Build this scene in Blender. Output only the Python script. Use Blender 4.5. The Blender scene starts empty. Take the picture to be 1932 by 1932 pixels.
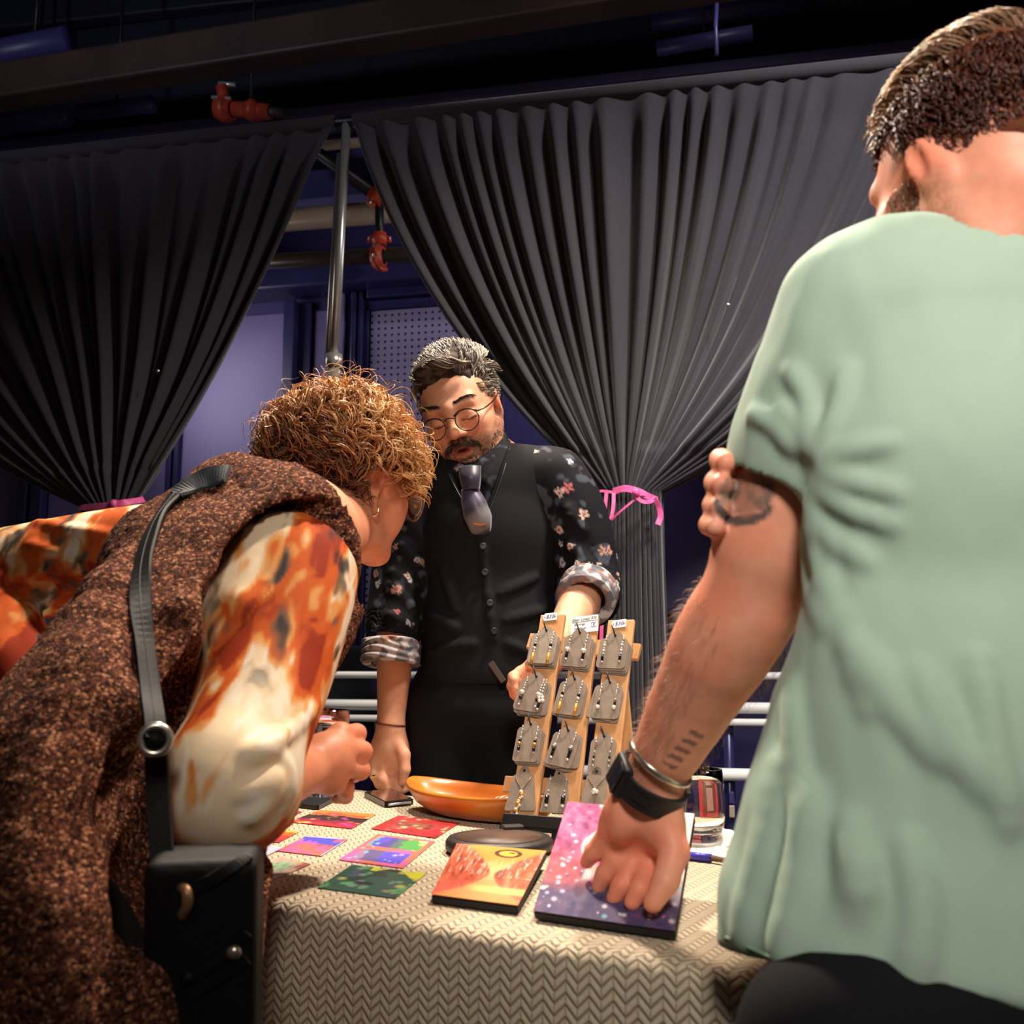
import bpy, bmesh, math, random
import numpy as np
from mathutils import Vector, Matrix

random.seed(7)
RNG = np.random.default_rng(11)
SC = bpy.context.scene
COL = SC.collection
QUAL = 1.0          # voxel size multiplier of the body surfaces

# ------------------------------------------------------------------ camera
CAM_Z, PITCH, FPX = 1.0, math.radians(8.36), 1932.0
cd = bpy.data.cameras.new('camera'); cam = bpy.data.objects.new('camera', cd); COL.objects.link(cam)
cam.location = (0, 0, CAM_Z); cam.rotation_euler = (math.pi / 2 + PITCH, 0, 0)
cd.sensor_width = 36; cd.sensor_fit = 'HORIZONTAL'; cd.lens = 36.0; cd.clip_start = 0.05
cd.dof.use_dof = True; cd.dof.focus_distance = 1.75; cd.dof.aperture_fstop = 7.0
SC.camera = cam

# ------------------------------------------------------------------ world, lamps, exposure
w = bpy.data.worlds.new('world'); SC.world = w; w.use_nodes = True
w.node_tree.nodes['Background'].inputs[0].default_value = (1.0, .87, .76, 1)
w.node_tree.nodes['Background'].inputs[1].default_value = 0.035

def area(name, loc, target, power, size, col, spread=180, shape='DISK'):
    l = bpy.data.lights.new(name, 'AREA'); l.energy = power; l.shape = shape; l.size = size; l.color = col
    l.spread = math.radians(spread)
    o = bpy.data.objects.new(name, l); COL.objects.link(o); o.location = loc
    o.rotation_euler = (Vector(target) - Vector(loc)).to_track_quat('-Z', 'Y').to_euler()
    return o

WARM = (1.0, .84, .68)
area('spot_lamp', (0.70, 1.70, 3.2), (-0.10, 1.5, .8), 33, .22, WARM, 110)          # house spot over the stall
area('spot_lamp', (-0.42, 2.38, 3.15), (.28, .9, 1.1), 36, .2, WARM, 100)          # second spot by the drapes
area('room_fill', (.12, -1.0, 2.4), (.42, .88, 1.3), 4.6, .5, (1.0, .92, .84), 48)   # soft fill for the hall's light, narrowed to the visitor's back
area('wall_fill', (-1.35, 3.42, 2.1), (-.45, 3.7, 1.75), 2.6, .5, (1.0, .93, .92), 150)    # added fill hidden behind the black drape, brightens the wall
area('wall_fill', (.42, 3.12, 2.35), (-.40, 3.7, 1.75), 3.0, .3, (1.0, .93, .92), 130)  # second added fill, hidden behind the charcoal drape, brightens the pegboard
area('drape_fill', (1.3, 1.2, 3.3), (.75, 2.6, 1.8), 15, .35, (1.0, .95, .93), 80)  # added fill out of frame, brightens the charcoal drape
area('ceiling_fill', (-1.7, 1.5, 2.5), (-1.5, 2.1, 3.6), 11, .15, (.8, .82, 1.0), 140)  # added bluish fill aimed up to brighten the dark ceiling
SC.view_settings.view_transform = 'Standard'
SC.view_settings.look = 'None'
SC.view_settings.exposure = 0.0
SC.view_settings.gamma = 1.0
SC.view_settings.use_curve_mapping = False

# ------------------------------------------------------------------ geometry helpers
cp, sp = math.cos(PITCH), math.sin(PITCH)
CAMP = np.array([0, 0, CAM_Z], float)

def ray(px, py):
    a = (px - 966) / FPX; b = (966 - py) / FPX
    return np.array([a, cp - b * sp, sp + b * cp])

def P(px, py, Y):                       # point seen at a pixel, at distance Y down the room
    d = ray(px, py); return CAMP + d * (Y / d[1])

def T(px, py, z):                       # point seen at a pixel, at height z
    d = ray(px, py); return CAMP + d * ((z - CAM_Z) / d[2])

def Wp(px, py, D, t=.2):                # point seen at a pixel, on the wall plane Y + t X = D
    d = ray(px, py); return CAMP + d * (D / (d[1] + t * d[0]))

def lin(r, g=None, b=None):
    if g is None: r, g, b = r
    f = lambda c: (c / 255 / 12.92) if c / 255 <= .04045 else ((c / 255 + .055) / 1.055) ** 2.4
    return np.array([f(r), f(g), f(b)])

def nrm(v):
    v = np.asarray(v, float); return v / np.linalg.norm(v)

def vnoise(p, freq, seed=0):            # value noise in 0..1 on (N,3)
    p = np.asarray(p, np.float64) * freq + seed * 17.31
    i = np.floor(p).astype(np.int64); f = p - i; f = f * f * (3 - 2 * f)
    def h(ix, iy, iz):
        n = (ix * 73856093) ^ (iy * 19349663) ^ (iz * 83492791) ^ (seed * 2654435)
        n = (n ^ (n >> 13)) * 1274126177 & 0x7fffffff
        n = (n ^ (n >> 16)) & 0xffff
        return n / 65535.0
    r = 0
    for dx in (0, 1):
        wx = f[:, 0] if dx else 1 - f[:, 0]
        for dy in (0, 1):
            wy = f[:, 1] if dy else 1 - f[:, 1]
            for dz in (0, 1):
                wz = f[:, 2] if dz else 1 - f[:, 2]
                r = r + wx * wy * wz * h(i[:, 0] + dx, i[:, 1] + dy, i[:, 2] + dz)
    return r

def fbm(p, freq, seed=0, oct=3):
    s = 0; a = 1; t = 0
    for o in range(oct):
        s = s + a * vnoise(p, freq * 2 ** o, seed + o); t += a; a *= .5
    return s / t

def sstep(a, b, x):
    t = np.clip((x - a) / (b - a), 0, 1); return t * t * (3 - 2 * t)

def mix(a, b, t):
    t = np.asarray(t)
    if t.ndim == 1: t = t[:, None]
    return a * (1 - t) + b * t

# ------------------------------------------------------------------ objects
def link(name, me, m=None, parent=None, smooth=True):
    o = bpy.data.objects.new(name, me); COL.objects.link(o)
    if m is not None and not me.materials: me.materials.append(m)
    if smooth and len(me.polygons): me.polygons.foreach_set('use_smooth', [True] * len(me.polygons))
    if parent is not None: put(o, parent)
    return o

def put(o, parent):                     # parent, keeping the world place
    o.parent = parent
    o.matrix_parent_inverse = parent_world(parent).inverted()

def parent_world(p):
    m = p.matrix_basis.copy()
    if p.parent is not None: m = parent_world(p.parent) @ p.matrix_parent_inverse @ m
    return m

def mesh_np(name, V, F, col=None):
    """V (n,3), F (m,k) int array or list of lists"""
    me = bpy.data.meshes.new(name)
    V = np.asarray(V, np.float32)
    if isinstance(F, np.ndarray):
        m, k = F.shape
        me.vertices.add(len(V)); me.vertices.foreach_set('co', V.ravel())
        me.loops.add(m * k); me.loops.foreach_set('vertex_index', F.astype(np.int32).ravel())
        me.polygons.add(m); me.polygons.foreach_set('loop_start', np.arange(0, m * k, k, dtype=np.int32))
        me.polygons.foreach_set('loop_total', np.full(m, k, np.int32))
        me.update(calc_edges=True); me.validate()
    else:
        me.from_pydata([tuple(map(float, v)) for v in V], [], F); me.update()
    if col is not None: paint(me, col)
    return me

def paint(me, col):
    ca = me.color_attributes.new('Col', 'FLOAT_COLOR', 'POINT')
    c = np.ones((len(me.vertices), 4), np.float32); c[:, :3] = np.clip(col, 0, 1)
    ca.data.foreach_set('color', c.ravel())

def thing(name, label, cat, loc=(0, 0, 0), group=None, rot=None):
    o = bpy.data.objects.new(name, None); COL.objects.link(o); o.location = loc
    o.empty_display_size = .05
    if rot is not None: o.rotation_euler = rot
    return tag(o, label, cat, group)

def tag(o, label, cat, group=None):
    o['label'] = label; o['category'] = cat
    if group: o['group'] = group
    return o

def struct(o):
    o['kind'] = 'structure'; return o

def bm_mesh(name, bm):
    me = bpy.data.meshes.new(name); bm.normal_update(); bm.to_mesh(me); bm.free(); return me

def box_bm(bm, c, s, R=None, bevel=0.0, seg=2):
    """axis box centre c size s, rotation R (3x3)"""
    r = bmesh.ops.create_cube(bm, size=1.0)
    vs = r['verts']
    M = Matrix.Diagonal((*s, 1))
    if R is not None: M = Matrix(np.asarray(R, float).tolist()).to_4x4() @ M
    M = Matrix.Translation(Vector(c)) @ M
    bmesh.ops.transform(bm, matrix=M, verts=vs)
    if bevel > 0:
        es = list({e for v in vs for e in v.link_edges})
        bmesh.ops.bevel(bm, geom=es, offset=bevel, segments=seg, affect='EDGES', profile=.5)
    return vs

def box(name, c, s, m, parent=None, R=None, bevel=.001, seg=2):
    bm = bmesh.new(); box_bm(bm, c, s, R, bevel, seg)
    return link(name, bm_mesh(name, bm), m, parent, smooth=False)

def tubes(S, rad, sides=5, col=None, closed=False):
    """S (n,k,3) polylines, rad (n,k) -> V, F, colours"""
    S = np.asarray(S, float); n, k, _ = S.shape
    rad = np.broadcast_to(np.asarray(rad, float), (n, k))
    if closed:
        Tn = np.roll(S, -1, 1) - np.roll(S, 1, 1)
    else:
        Tn = np.gradient(S, axis=1)
    Tn /= np.linalg.norm(Tn, axis=2, keepdims=True) + 1e-12
    ref = np.broadcast_to(np.array([.31, .22, .92]), Tn.shape)
    alt = np.broadcast_to(np.array([.9, -.3, .1]), Tn.shape)
    use = np.abs((Tn * ref).sum(2, keepdims=True)).max(1, keepdims=True) > .97
    ref = np.where(use, alt, ref)
    A = np.cross(Tn, ref); A /= np.linalg.norm(A, axis=2, keepdims=True) + 1e-12
    B = np.cross(Tn, A)
    th = np.arange(sides) * 2 * np.pi / sides
    V = S[:, :, None, :] + rad[:, :, None, None] * (np.cos(th)[None, None, :, None] * A[:, :, None, :] + np.sin(th)[None, None, :, None] * B[:, :, None, :])
    idx = np.arange(n * k * sides).reshape(n, k, sides)
    i0 = idx if closed else idx[:, :-1]
    i1 = np.roll(idx, -1, 1) if closed else idx[:, 1:]
    F = np.stack([i0, np.roll(i0, -1, 2), np.roll(i1, -1, 2), i1], -1).reshape(-1, 4)
    c = None
    if col is not None:
        col = np.asarray(col, float)
        if col.ndim == 2: col = np.broadcast_to(col[:, None, :], (n, k, 3))
        c = np.broadcast_to(col[:, :, None, :], (n, k, sides, 3)).reshape(-1, 3)
    V = V.reshape(-1, 3)
    if not closed:                       # end caps as fans of quads/tris: add centre verts
        extra = []
        Vx = [V]; Fc = []
        base = len(V)
        c0 = S[:, 0] ; c1 = S[:, -1]
        Vx += [c0, c1]
        ia = base + np.arange(n); ib = base + n + np.arange(n)
        s0 = idx[:, 0]; s1 = idx[:, -1]
        f0 = np.stack([np.repeat(ia[:, None], sides, 1), np.roll(s0, -1, 1), s0, s0], -1).reshape(-1, 4)
        f1 = np.stack([np.repeat(ib[:, None], sides, 1), s1, np.roll(s1, -1, 1), np.roll(s1, -1, 1)], -1).reshape(-1, 4)
        V = np.concatenate(Vx)
        tri = np.concatenate([f0[:, :3], f1[:, :3]])
        if c is not None: c = np.concatenate([c, col[:, 0], col[:, -1]])
        return V, F, tri, c
    return V, F, np.zeros((0, 3), int), c

def tube_mesh(name, S, rad, sides=5, col=None, closed=False):
    V, F, tri, c = tubes(S, rad, sides, col, closed)
    me = bpy.data.meshes.new(name)
    lv = np.concatenate([F.ravel(), tri.ravel()]).astype(np.int32)
    tot = np.concatenate([np.full(len(F), 4), np.full(len(tri), 3)]).astype(np.int32)
    st = np.concatenate([[0], np.cumsum(tot)[:-1]]).astype(np.int32)
    me.vertices.add(len(V)); me.vertices.foreach_set('co', V.astype(np.float32).ravel())
    me.loops.add(len(lv)); me.loops.foreach_set('vertex_index', lv)
    me.polygons.add(len(tot)); me.polygons.foreach_set('loop_start', st); me.polygons.foreach_set('loop_total', tot)
    me.update(calc_edges=True)
    if c is not None: paint(me, c)
    return me

def spline(pts, n):
    """Catmull-Rom through pts -> n points"""
    pts = np.asarray(pts, float)
    if len(pts) == 2: return pts[0] + (pts[1] - pts[0]) * np.linspace(0, 1, n)[:, None]
    q = np.concatenate([[2 * pts[0] - pts[1]], pts, [2 * pts[-1] - pts[-2]]])
    t = np.linspace(0, len(pts) - 1 - 1e-9, n); i = t.astype(int); f = (t - i)[:, None]
    a, b, c, d = q[i], q[i + 1], q[i + 2], q[i + 3]
    return .5 * ((2 * b) + (-a + c) * f + (2 * a - 5 * b + 4 * c - d) * f ** 2 + (-a + 3 * b - 3 * c + d) * f ** 3)

def tube(name, pts, rad, m, parent=None, n=None, sides=10, closed=False):
    S = spline(pts, n) if n else np.asarray(pts, float)
    return link(name, tube_mesh(name, S[None], rad, sides, None, closed), m, parent)

def ribbon(name, C, N, width, thick, m, parent=None, col=None):
    """flat strap along C (n,3) with outward normals N (n,3)"""
    C = np.asarray(C, float); N = np.asarray(N, float)
    Tn = np.gradient(C, axis=0); Tn /= np.linalg.norm(Tn, axis=1, keepdims=True)
    B = np.cross(Tn, N); B /= np.linalg.norm(B, axis=1, keepdims=True)
    N = np.cross(B, Tn)
    wd = np.broadcast_to(np.asarray(width, float), (len(C),))[:, None] / 2
    prof = [(-1, 0), (-.9, 1), (.9, 1), (1, 0), (.9, -1), (-.9, -1)]
    V = np.stack([C + B * wd * a + N * thick / 2 * b for a, b in prof], 1)
    n, k = len(C), len(prof)
    idx = np.arange(n * k).reshape(n, k)
    F = np.stack([idx[:-1], np.roll(idx[:-1], -1, 1), np.roll(idx[1:], -1, 1), idx[1:]], -1).reshape(-1, 4).tolist()
    F += [idx[0].tolist(), idx[-1][::-1].tolist()]
    return link(name, mesh_np(name, V.reshape(-1, 3), F), m, parent, smooth=False)

def lathe(name, prof, m, parent=None, seg=40, M=None):
    """prof list of (r,z) -> solid of revolution (open ends welded when r=0)"""
    V = []; F = []
    for r, z in prof:
        for s in range(seg):
            a = 2 * math.pi * s / seg; V.append((r * math.cos(a), r * math.sin(a), z))
    for i in range(len(prof) - 1):
        for s in range(seg):
            s2 = (s + 1) % seg
            F.append([i * seg + s, i * seg + s2, (i + 1) * seg + s2, (i + 1) * seg + s])
    bm = bmesh.new(); vs = [bm.verts.new(v) for v in V]
    for f in F: bm.faces.new([vs[i] for i in f])
    bmesh.ops.remove_doubles(bm, verts=bm.verts, dist=1e-6)
    if M is not None: bmesh.ops.transform(bm, matrix=M, verts=bm.verts)
    bmesh.ops.recalc_face_normals(bm, faces=bm.faces)
    return link(name, bm_mesh(name, bm), m, parent)

def frame_z(z, x=(1, 0, 0)):             # rotation with local z along z
    z = nrm(z); x = np.asarray(x, float); x = nrm(x - z * x.dot(z)); y = np.cross(z, x)
    return np.stack([x, y, z], 1)

def mat44(R, t):
    M = Matrix(np.asarray(R, float).tolist()).to_4x4(); M.translation = Vector(t); return M

# ------------------------------------------------------------------ materials
def mat(name, base=(.5, .5, .5), rough=.6, metal=0., noise=None, bump=None, attr=False, spec=.5, sss=0., sheen=0.,
        trans=0., ior=1.45, coat=0., bump2=None):
    """noise=(scale, colour, amount)  bump=(scale, strength, distance)"""
    m = bpy.data.materials.new(name); m.use_nodes = True
    nt = m.node_tree; b = nt.nodes['Principled BSDF']; L = nt.links
    b.inputs['Roughness'].default_value = rough; b.inputs['Metallic'].default_value = metal
    b.inputs['Specular IOR Level'].default_value = spec; b.inputs['IOR'].default_value = ior
    b.inputs['Transmission Weight'].default_value = trans; b.inputs['Coat Weight'].default_value = coat
    if sss: b.inputs['Subsurface Weight'].default_value = sss; b.inputs['Subsurface Radius'].default_value = (.012, .005, .003); b.inputs['Subsurface Scale'].default_value = 1.0
    if sheen: b.inputs['Sheen Weight'].default_value = sheen; b.inputs['Sheen Roughness'].default_value = .4
    src = None
    tc = nt.nodes.new('ShaderNodeTexCoord')
    if attr:
        a = nt.nodes.new('ShaderNodeAttribute'); a.attribute_name = 'Col'; src = a.outputs['Color']
    if noise:
        n = nt.nodes.new('ShaderNodeTexNoise'); n.inputs['Scale'].default_value = noise[0]; n.inputs['Detail'].default_value = 4
        L.new(tc.outputs['Object'], n.inputs['Vector'])
        mx = nt.nodes.new('ShaderNodeMix'); mx.data_type = 'RGBA'
        rp = nt.nodes.new('ShaderNodeMapRange'); rp.inputs[1].default_value = .38; rp.inputs[2].default_value = .66
        rp.inputs[4].default_value = noise[2]
        L.new(n.outputs['Fac'], rp.inputs[0]); L.new(rp.outputs[0], mx.inputs['Factor'])
        if src is not None: L.new(src, mx.inputs['A'])
        else: mx.inputs['A'].default_value = (*base, 1)
        mx.inputs['B'].default_value = (*noise[1], 1)
        src = mx.outputs['Result']
    if src is not None: L.new(src, b.inputs['Base Color'])
    else: b.inputs['Base Color'].default_value = (*base, 1)
    if bump:
        n = nt.nodes.new('ShaderNodeTexNoise'); n.inputs['Scale'].default_value = bump[0]; n.inputs['Detail'].default_value = 3
        L.new(tc.outputs['Object'], n.inputs['Vector'])
        bp = nt.nodes.new('ShaderNodeBump'); bp.inputs['Strength'].default_value = bump[1]; bp.inputs['Distance'].default_value = bump[2]
        L.new(n.outputs['Fac'], bp.inputs['Height']); L.new(bp.outputs[0], b.inputs['Normal'])
    return m

def nd(m, kind, **kw):
    n = m.node_tree.nodes.new(kind)
    for k, v in kw.items(): setattr(n, k, v)
    return n

# ------------------------------------------------------------------ implicit surfaces for bodies and clothes
def smin(a, b, k):
    if k <= 0: return np.minimum(a, b)
    h = np.maximum(k - np.abs(a - b), 0) / k
    return np.minimum(a, b) - h * h * k * .25

class Field:
    def __init__(s): s.p = []
    def copy(s):
        f = Field(); f.p = list(s.p); return f
    def add(s, fn, c, r, op='u', k=.01):
        s.p.append((fn, np.asarray(c, float), float(r), op, k)); return s
    def cap(s, a, b, ra, rb=None, k=.012, op='u'):
        a = np.asarray(a, float); b = np.asarray(b, float); rb = ra if rb is None else rb
        s.add(capfn(a, b, ra, rb), (a + b) / 2, np.linalg.norm(b - a) / 2 + max(ra, rb), op, k); return s
    def chain(s, pts, rad, k=.012, op='u', n=None):
        pts = np.asarray(pts, float); rad = np.asarray(rad, float)
        if n:
            t = np.linspace(0, len(pts) - 1, n); rad = np.interp(t, np.arange(len(pts)), rad); pts = spline(pts, n)
        for i in range(len(pts) - 1): s.cap(pts[i], pts[i + 1], rad[i], rad[i + 1], k, op)
        return s
    def ell(s, c, rad, R=None, k=.012, op='u'):
        c = np.asarray(c, float); rad = np.asarray(rad, float)
        R = np.eye(3) if R is None else np.asarray(R, float)
        s.add(ellfn(c, rad, R), c, rad.max(), op, k); return s
    def econe(s, a, b, wa, wb, xd, k=.03, op='u'):
        a = np.asarray(a, float); b = np.asarray(b, float)
        s.add(econefn(a, b, wa, wb, np.asarray(xd, float)), (a + b) / 2, np.linalg.norm(b - a) / 2 + max(*wa, *wb), op, k); return s
    def __call__(s, X, sel=None):
        d = np.full(len(X), 1.0)
        for (fn, c, r, op, k) in (s.p if sel is None else sel):
            e = fn(X)
            if op == 'u': d = smin(d, e, k)
            elif op == 's': d = -smin(-d, e, k)
            elif op == 'i': d = -smin(-d, -e, k)
            else: d = d + e          # displacement
        return d
    def hit(s, px, py, t0=.3, t1=4.5, off=0.0):
        """first point of the surface seen at a pixel, and its normal"""
        d = ray(px, py); d = d / np.linalg.norm(d); t = t0
        for _ in range(120):
            e = float(s((CAMP + d * t)[None])[0])
            if e < .0005: break
            t += min(e, .05) * .8
            if t > t1: return None, None
        q = CAMP + d * t; n = s.normal(q)
        return q + n * off, n
    def normal(s, q, e=.002):
        X = q + np.array([[e, 0, 0], [-e, 0, 0], [0, e, 0], [0, -e, 0], [0, 0, e], [0, 0, -e]])
        v = s(X); n = np.array([v[0] - v[1], v[2] - v[3], v[4] - v[5]]); return n / (np.linalg.norm(n) + 1e-12)
    def normals(s, X, e=.002):
        g = [s(X + np.eye(3)[i] * e) - s(X - np.eye(3)[i] * e) for i in range(3)]
        n = np.stack(g, 1); return n / (np.linalg.norm(n, axis=1, keepdims=True) + 1e-12)
    def trace(s, pix, off=0.0, n=None):
        q = []; N = []
        for x, y in pix:
            a, b = s.hit(x, y, off=off)
            if a is not None: q.append(a); N.append(b)
        q = np.array(q); N = np.array(N)
        if n: q = spline(q, n); N = spline(N, n)
        return q, N
    def mesh(s, name, h, B=16, slack=1.7, lo=None, hi=None, smooth=0):
        h = h * QUAL
        us = [q for q in s.p if q[3] == 'u']
        L = np.min([c - r for _, c, r, _, _ in us], 0) - 3 * h if lo is None else np.asarray(lo, float)
        H = np.max([c + r for _, c, r, _, _ in us], 0) + 3 * h if hi is None else np.asarray(hi, float)
        nb = np.ceil((H - L) / (h * B)).astype(int); n = nb * B
        cc = [L[i] + (np.arange(nb[i]) + .5) * B * h - .5 * h for i in range(3)]
        Cx = np.stack(np.meshgrid(*cc, indexing='ij'), -1).reshape(-1, 3)
        dc = s(Cx); br = B * h * .5 * 1.7321
        act = np.abs(dc) < br * slack + .012
        sg = np.where(dc < 0, -1.0, 1.0).astype(np.float32).reshape(nb)
        D = np.repeat(np.repeat(np.repeat(sg, B, 0), B, 1), B, 2)
        loc = np.stack(np.meshgrid(*[np.arange(B) * h] * 3, indexing='ij'), -1).reshape(-1, 3)
        pc = np.array([q[1] for q in s.p]); pr = np.array([q[2] for q in s.p]); pk = np.array([q[4] for q in s.p])
        glob = np.array([q[3] in 'id' for q in s.p])
        bi = np.stack(np.unravel_index(np.where(act)[0], nb), 1)
        for (i, j, k) in bi:
            o = L + np.array([i, j, k]) * B * h
            c = o + B * h * .5
            keep = (np.linalg.norm(pc - c, axis=1) - pr < br + pk + .012) | glob
            sel = [s.p[q] for q in np.where(keep)[0]]
            D[i * B:(i + 1) * B, j * B:(j + 1) * B, k * B:(k + 1) * B] = s(loc + o, sel).reshape(B, B, B)
        V, F = nets(D); V = L + V * h
        if smooth:
            V = laplace(V, F, smooth)
        return V, F

def laplace(V, F, it):
    n = len(V)
    E = np.concatenate([F[:, [0, 1]], F[:, [1, 2]], F[:, [2, 3]], F[:, [3, 0]]])
    E = np.concatenate([E, E[:, ::-1]])
    cnt = np.bincount(E[:, 0], minlength=n)[:, None]
    for _ in range(it):
        S = np.stack([np.bincount(E[:, 0], V[E[:, 1], a], n) for a in range(3)], 1)
        V = V * .5 + .5 * S / np.maximum(cnt, 1)
    return V

def nets(D):
    s = D < 0
    cnt = np.zeros(tuple(np.array(D.shape) - 1), np.uint8)
    for dx in (0, 1):
        for dy in (0, 1):
            for dz in (0, 1):
                cnt += s[dx:D.shape[0] - 1 + dx, dy:D.shape[1] - 1 + dy, dz:D.shape[2] - 1 + dz]
    cell = np.argwhere((cnt > 0) & (cnt < 8))
    idm = np.full(cnt.shape, -1, np.int32); idm[tuple(cell.T)] = np.arange(len(cell))
    corner = np.array([(a, b, c) for a in (0, 1) for b in (0, 1) for c in (0, 1)])
    val = np.stack([D[tuple((cell + q).T)] for q in corner], 1)
    acc = np.zeros((len(cell), 3)); num = np.zeros(len(cell))
    for i in range(8):
        for ax in range(3):
            if corner[i][ax] == 0:
                q = corner[i].copy(); q[ax] = 1; j = q[0] * 4 + q[1] * 2 + q[2]
                a = val[:, i]; b = val[:, j]; m = (a < 0) != (b < 0)
                t = np.where(m, a / np.where(m, a - b, 1), 0)
                pt = corner[i][None] + np.eye(3)[ax][None] * t[:, None]
                acc += pt * m[:, None]; num += m
    V = cell + acc / num[:, None]
    Fs = []
    for ax in range(3):
        o = [1, 1, 1]; sl0 = [slice(1, -1)] * 3; sl0[ax] = slice(0, -1); sl1 = list(sl0); sl1[ax] = slice(1, None)
        a = s[tuple(sl0)]; b = s[tuple(sl1)]
        e = np.argwhere(a != b)
        if len(e) == 0: continue
        inside = a[tuple(e.T)]
        base = e.copy(); off = np.ones(3, int); off[ax] = 0; base = base + off
        u, v = [(1, 2), (2, 0), (0, 1)][ax]
        eu = np.eye(3, dtype=int)[u]; ev = np.eye(3, dtype=int)[v]
        q = np.stack([idm[tuple((base - eu - ev).T)], idm[tuple((base - ev).T)], idm[tuple(base.T)], idm[tuple((base - eu).T)]], 1)
        q = np.where(inside[:, None], q, q[:, ::-1])
        Fs.append(q)
    F = np.concatenate(Fs)
    F = F[(F >= 0).all(1)]
    return V, F

def capfn(a, b, ra, rb):
    ba = b - a; L = max(ba.dot(ba), 1e-12)
    def f(X):
        q = X - a; t = np.clip(q @ ba / L, 0, 1)
        return np.sqrt(((q - t[:, None] * ba) ** 2).sum(1)) - (ra + (rb - ra) * t)
    return f

def ellfn(c, rad, R):
    Ri = R / rad[None, :]; Ri2 = R / (rad ** 2)[None, :]
    def f(X):
        q = X - c; a = q @ Ri; b = q @ Ri2
        k0 = np.sqrt((a * a).sum(1)); k1 = np.sqrt((b * b).sum(1)) + 1e-9
        return k0 * (k0 - 1) / k1
    return f

def econefn(a, b, wa, wb, xd):
    ba = b - a; L = ba.dot(ba); z = ba / math.sqrt(L); x = nrm(xd - z * xd.dot(z)); y = np.cross(z, x)
    wa = np.asarray(wa, float); wb = np.asarray(wb, float); Ln = math.sqrt(L)
    def f(X):
        q = X - a; zz = q @ z; t = np.clip(zz / Ln, 0, 1)
        W = wa[0] + (wb[0] - wa[0]) * t; Dp = wa[1] + (wb[1] - wa[1]) * t
        m = np.minimum(W, Dp)
        e = np.maximum(np.maximum(-zz, zz - Ln), 0)
        k = np.sqrt(((q @ x) / W) ** 2 + ((q @ y) / Dp) ** 2 + (e / m) ** 2)
        g = np.sqrt(((q @ x) / W ** 2) ** 2 + ((q @ y) / Dp ** 2) ** 2 + (e / m ** 2) ** 2) + 1e-9
        return np.where(k < 1e-3, -m, k * (k - 1) / g)
    return f

def planefn(p, n):
    p = np.asarray(p, float); n = nrm(n)
    return lambda X: (X - p) @ n

# ================================================================== SETTING
TW = .2                                   # the back wall and the drapes run away to the left: Y + .2 X = D
WR = np.stack([nrm([1, -TW, 0]), nrm([TW, 1, 0]), [0, 0, 1]], 1)   # local x along wall, y into the wall, z up
WZ = math.atan2(-TW, 1)
D_WALL, D_RAIL, D_DRAPE, Z_TOP = 3.62, 3.2, 2.78, 2.62

def wall_s(p, D):                         # along-wall coordinate of a world point
    return (np.asarray(p) - np.array([0, D, 0])) @ WR[:, 0] if np.ndim(p) == 1 else (np.asarray(p) - np.array([0, D, 0])) @ WR[:, 0]

def wall_pt(s, z, D, out=0.0):            # out: towards the hall
    return np.array([0, D, 0]) + s * WR[:, 0] - out * WR[:, 1] + np.array([0, 0, z])

m_floor = mat('floor_boards', lin(40, 32, 28), .5, noise=(3, lin(26, 20, 18), .8), bump=(40, .2, .002))
m_navy = mat('navy_paint', lin(62, 58, 112), .42, noise=(2.2, lin(52, 48, 100), .6), bump=(60, .08, .001))
m_panel = mat('violet_paint', lin(112, 104, 158), .5, noise=(2.5, lin(100, 92, 140), .7), bump=(90, .06, .001))
m_navydk = mat('navy_gloss_paint', lin(44, 42, 88), .3, noise=(5, lin(34, 32, 72), .5))
m_ceil = mat('dark_ceiling_paint', lin(24, 23, 44), .6, noise=(1.3, lin(14, 14, 30), .9))
m_beam = mat('dark_brown_steel', lin(64, 44, 36), .6, noise=(4, lin(40, 30, 28), .8))
m_duct = mat('beige_pipe_paint', lin(186, 168, 148), .35, noise=(9, lin(160, 142, 122), .5))
m_pipe = mat('brown_black_pipe', lin(58, 46, 40), .28, noise=(12, lin(32, 26, 24), .6))
m_black = mat('black_steel', lin(20, 20, 22), .4)
m_redcl = mat('red_coupling_paint', lin(178, 66, 40), .4, noise=(30, lin(120, 40, 28), .6), bump=(50, .2, .002))
m_chrome = mat('steel_pole', lin(196, 194, 188), .32, metal=.7)
m_rail = mat('white_rail', lin(248, 246, 242), .3, metal=.0, spec=.6, coat=.3)

struct(box('floor', (0, 2.0, -.05), (9, 9, .1), m_floor, bevel=0))
struct(box('ceiling', (0, 2.2, 3.85), (9, 8, .1), m_ceil, bevel=0))
struct(box('wall_dark_panel', wall_pt(0, 3.42, D_WALL, .015), (9, .05, .78), m_ceil, R=WR, bevel=0))  # added panel that keeps the top of the wall dark
struct(box('wall_back', wall_pt(0, 1.925, D_WALL, -.06), (9, .12, 3.85), m_navy, R=WR, bevel=0))

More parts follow.
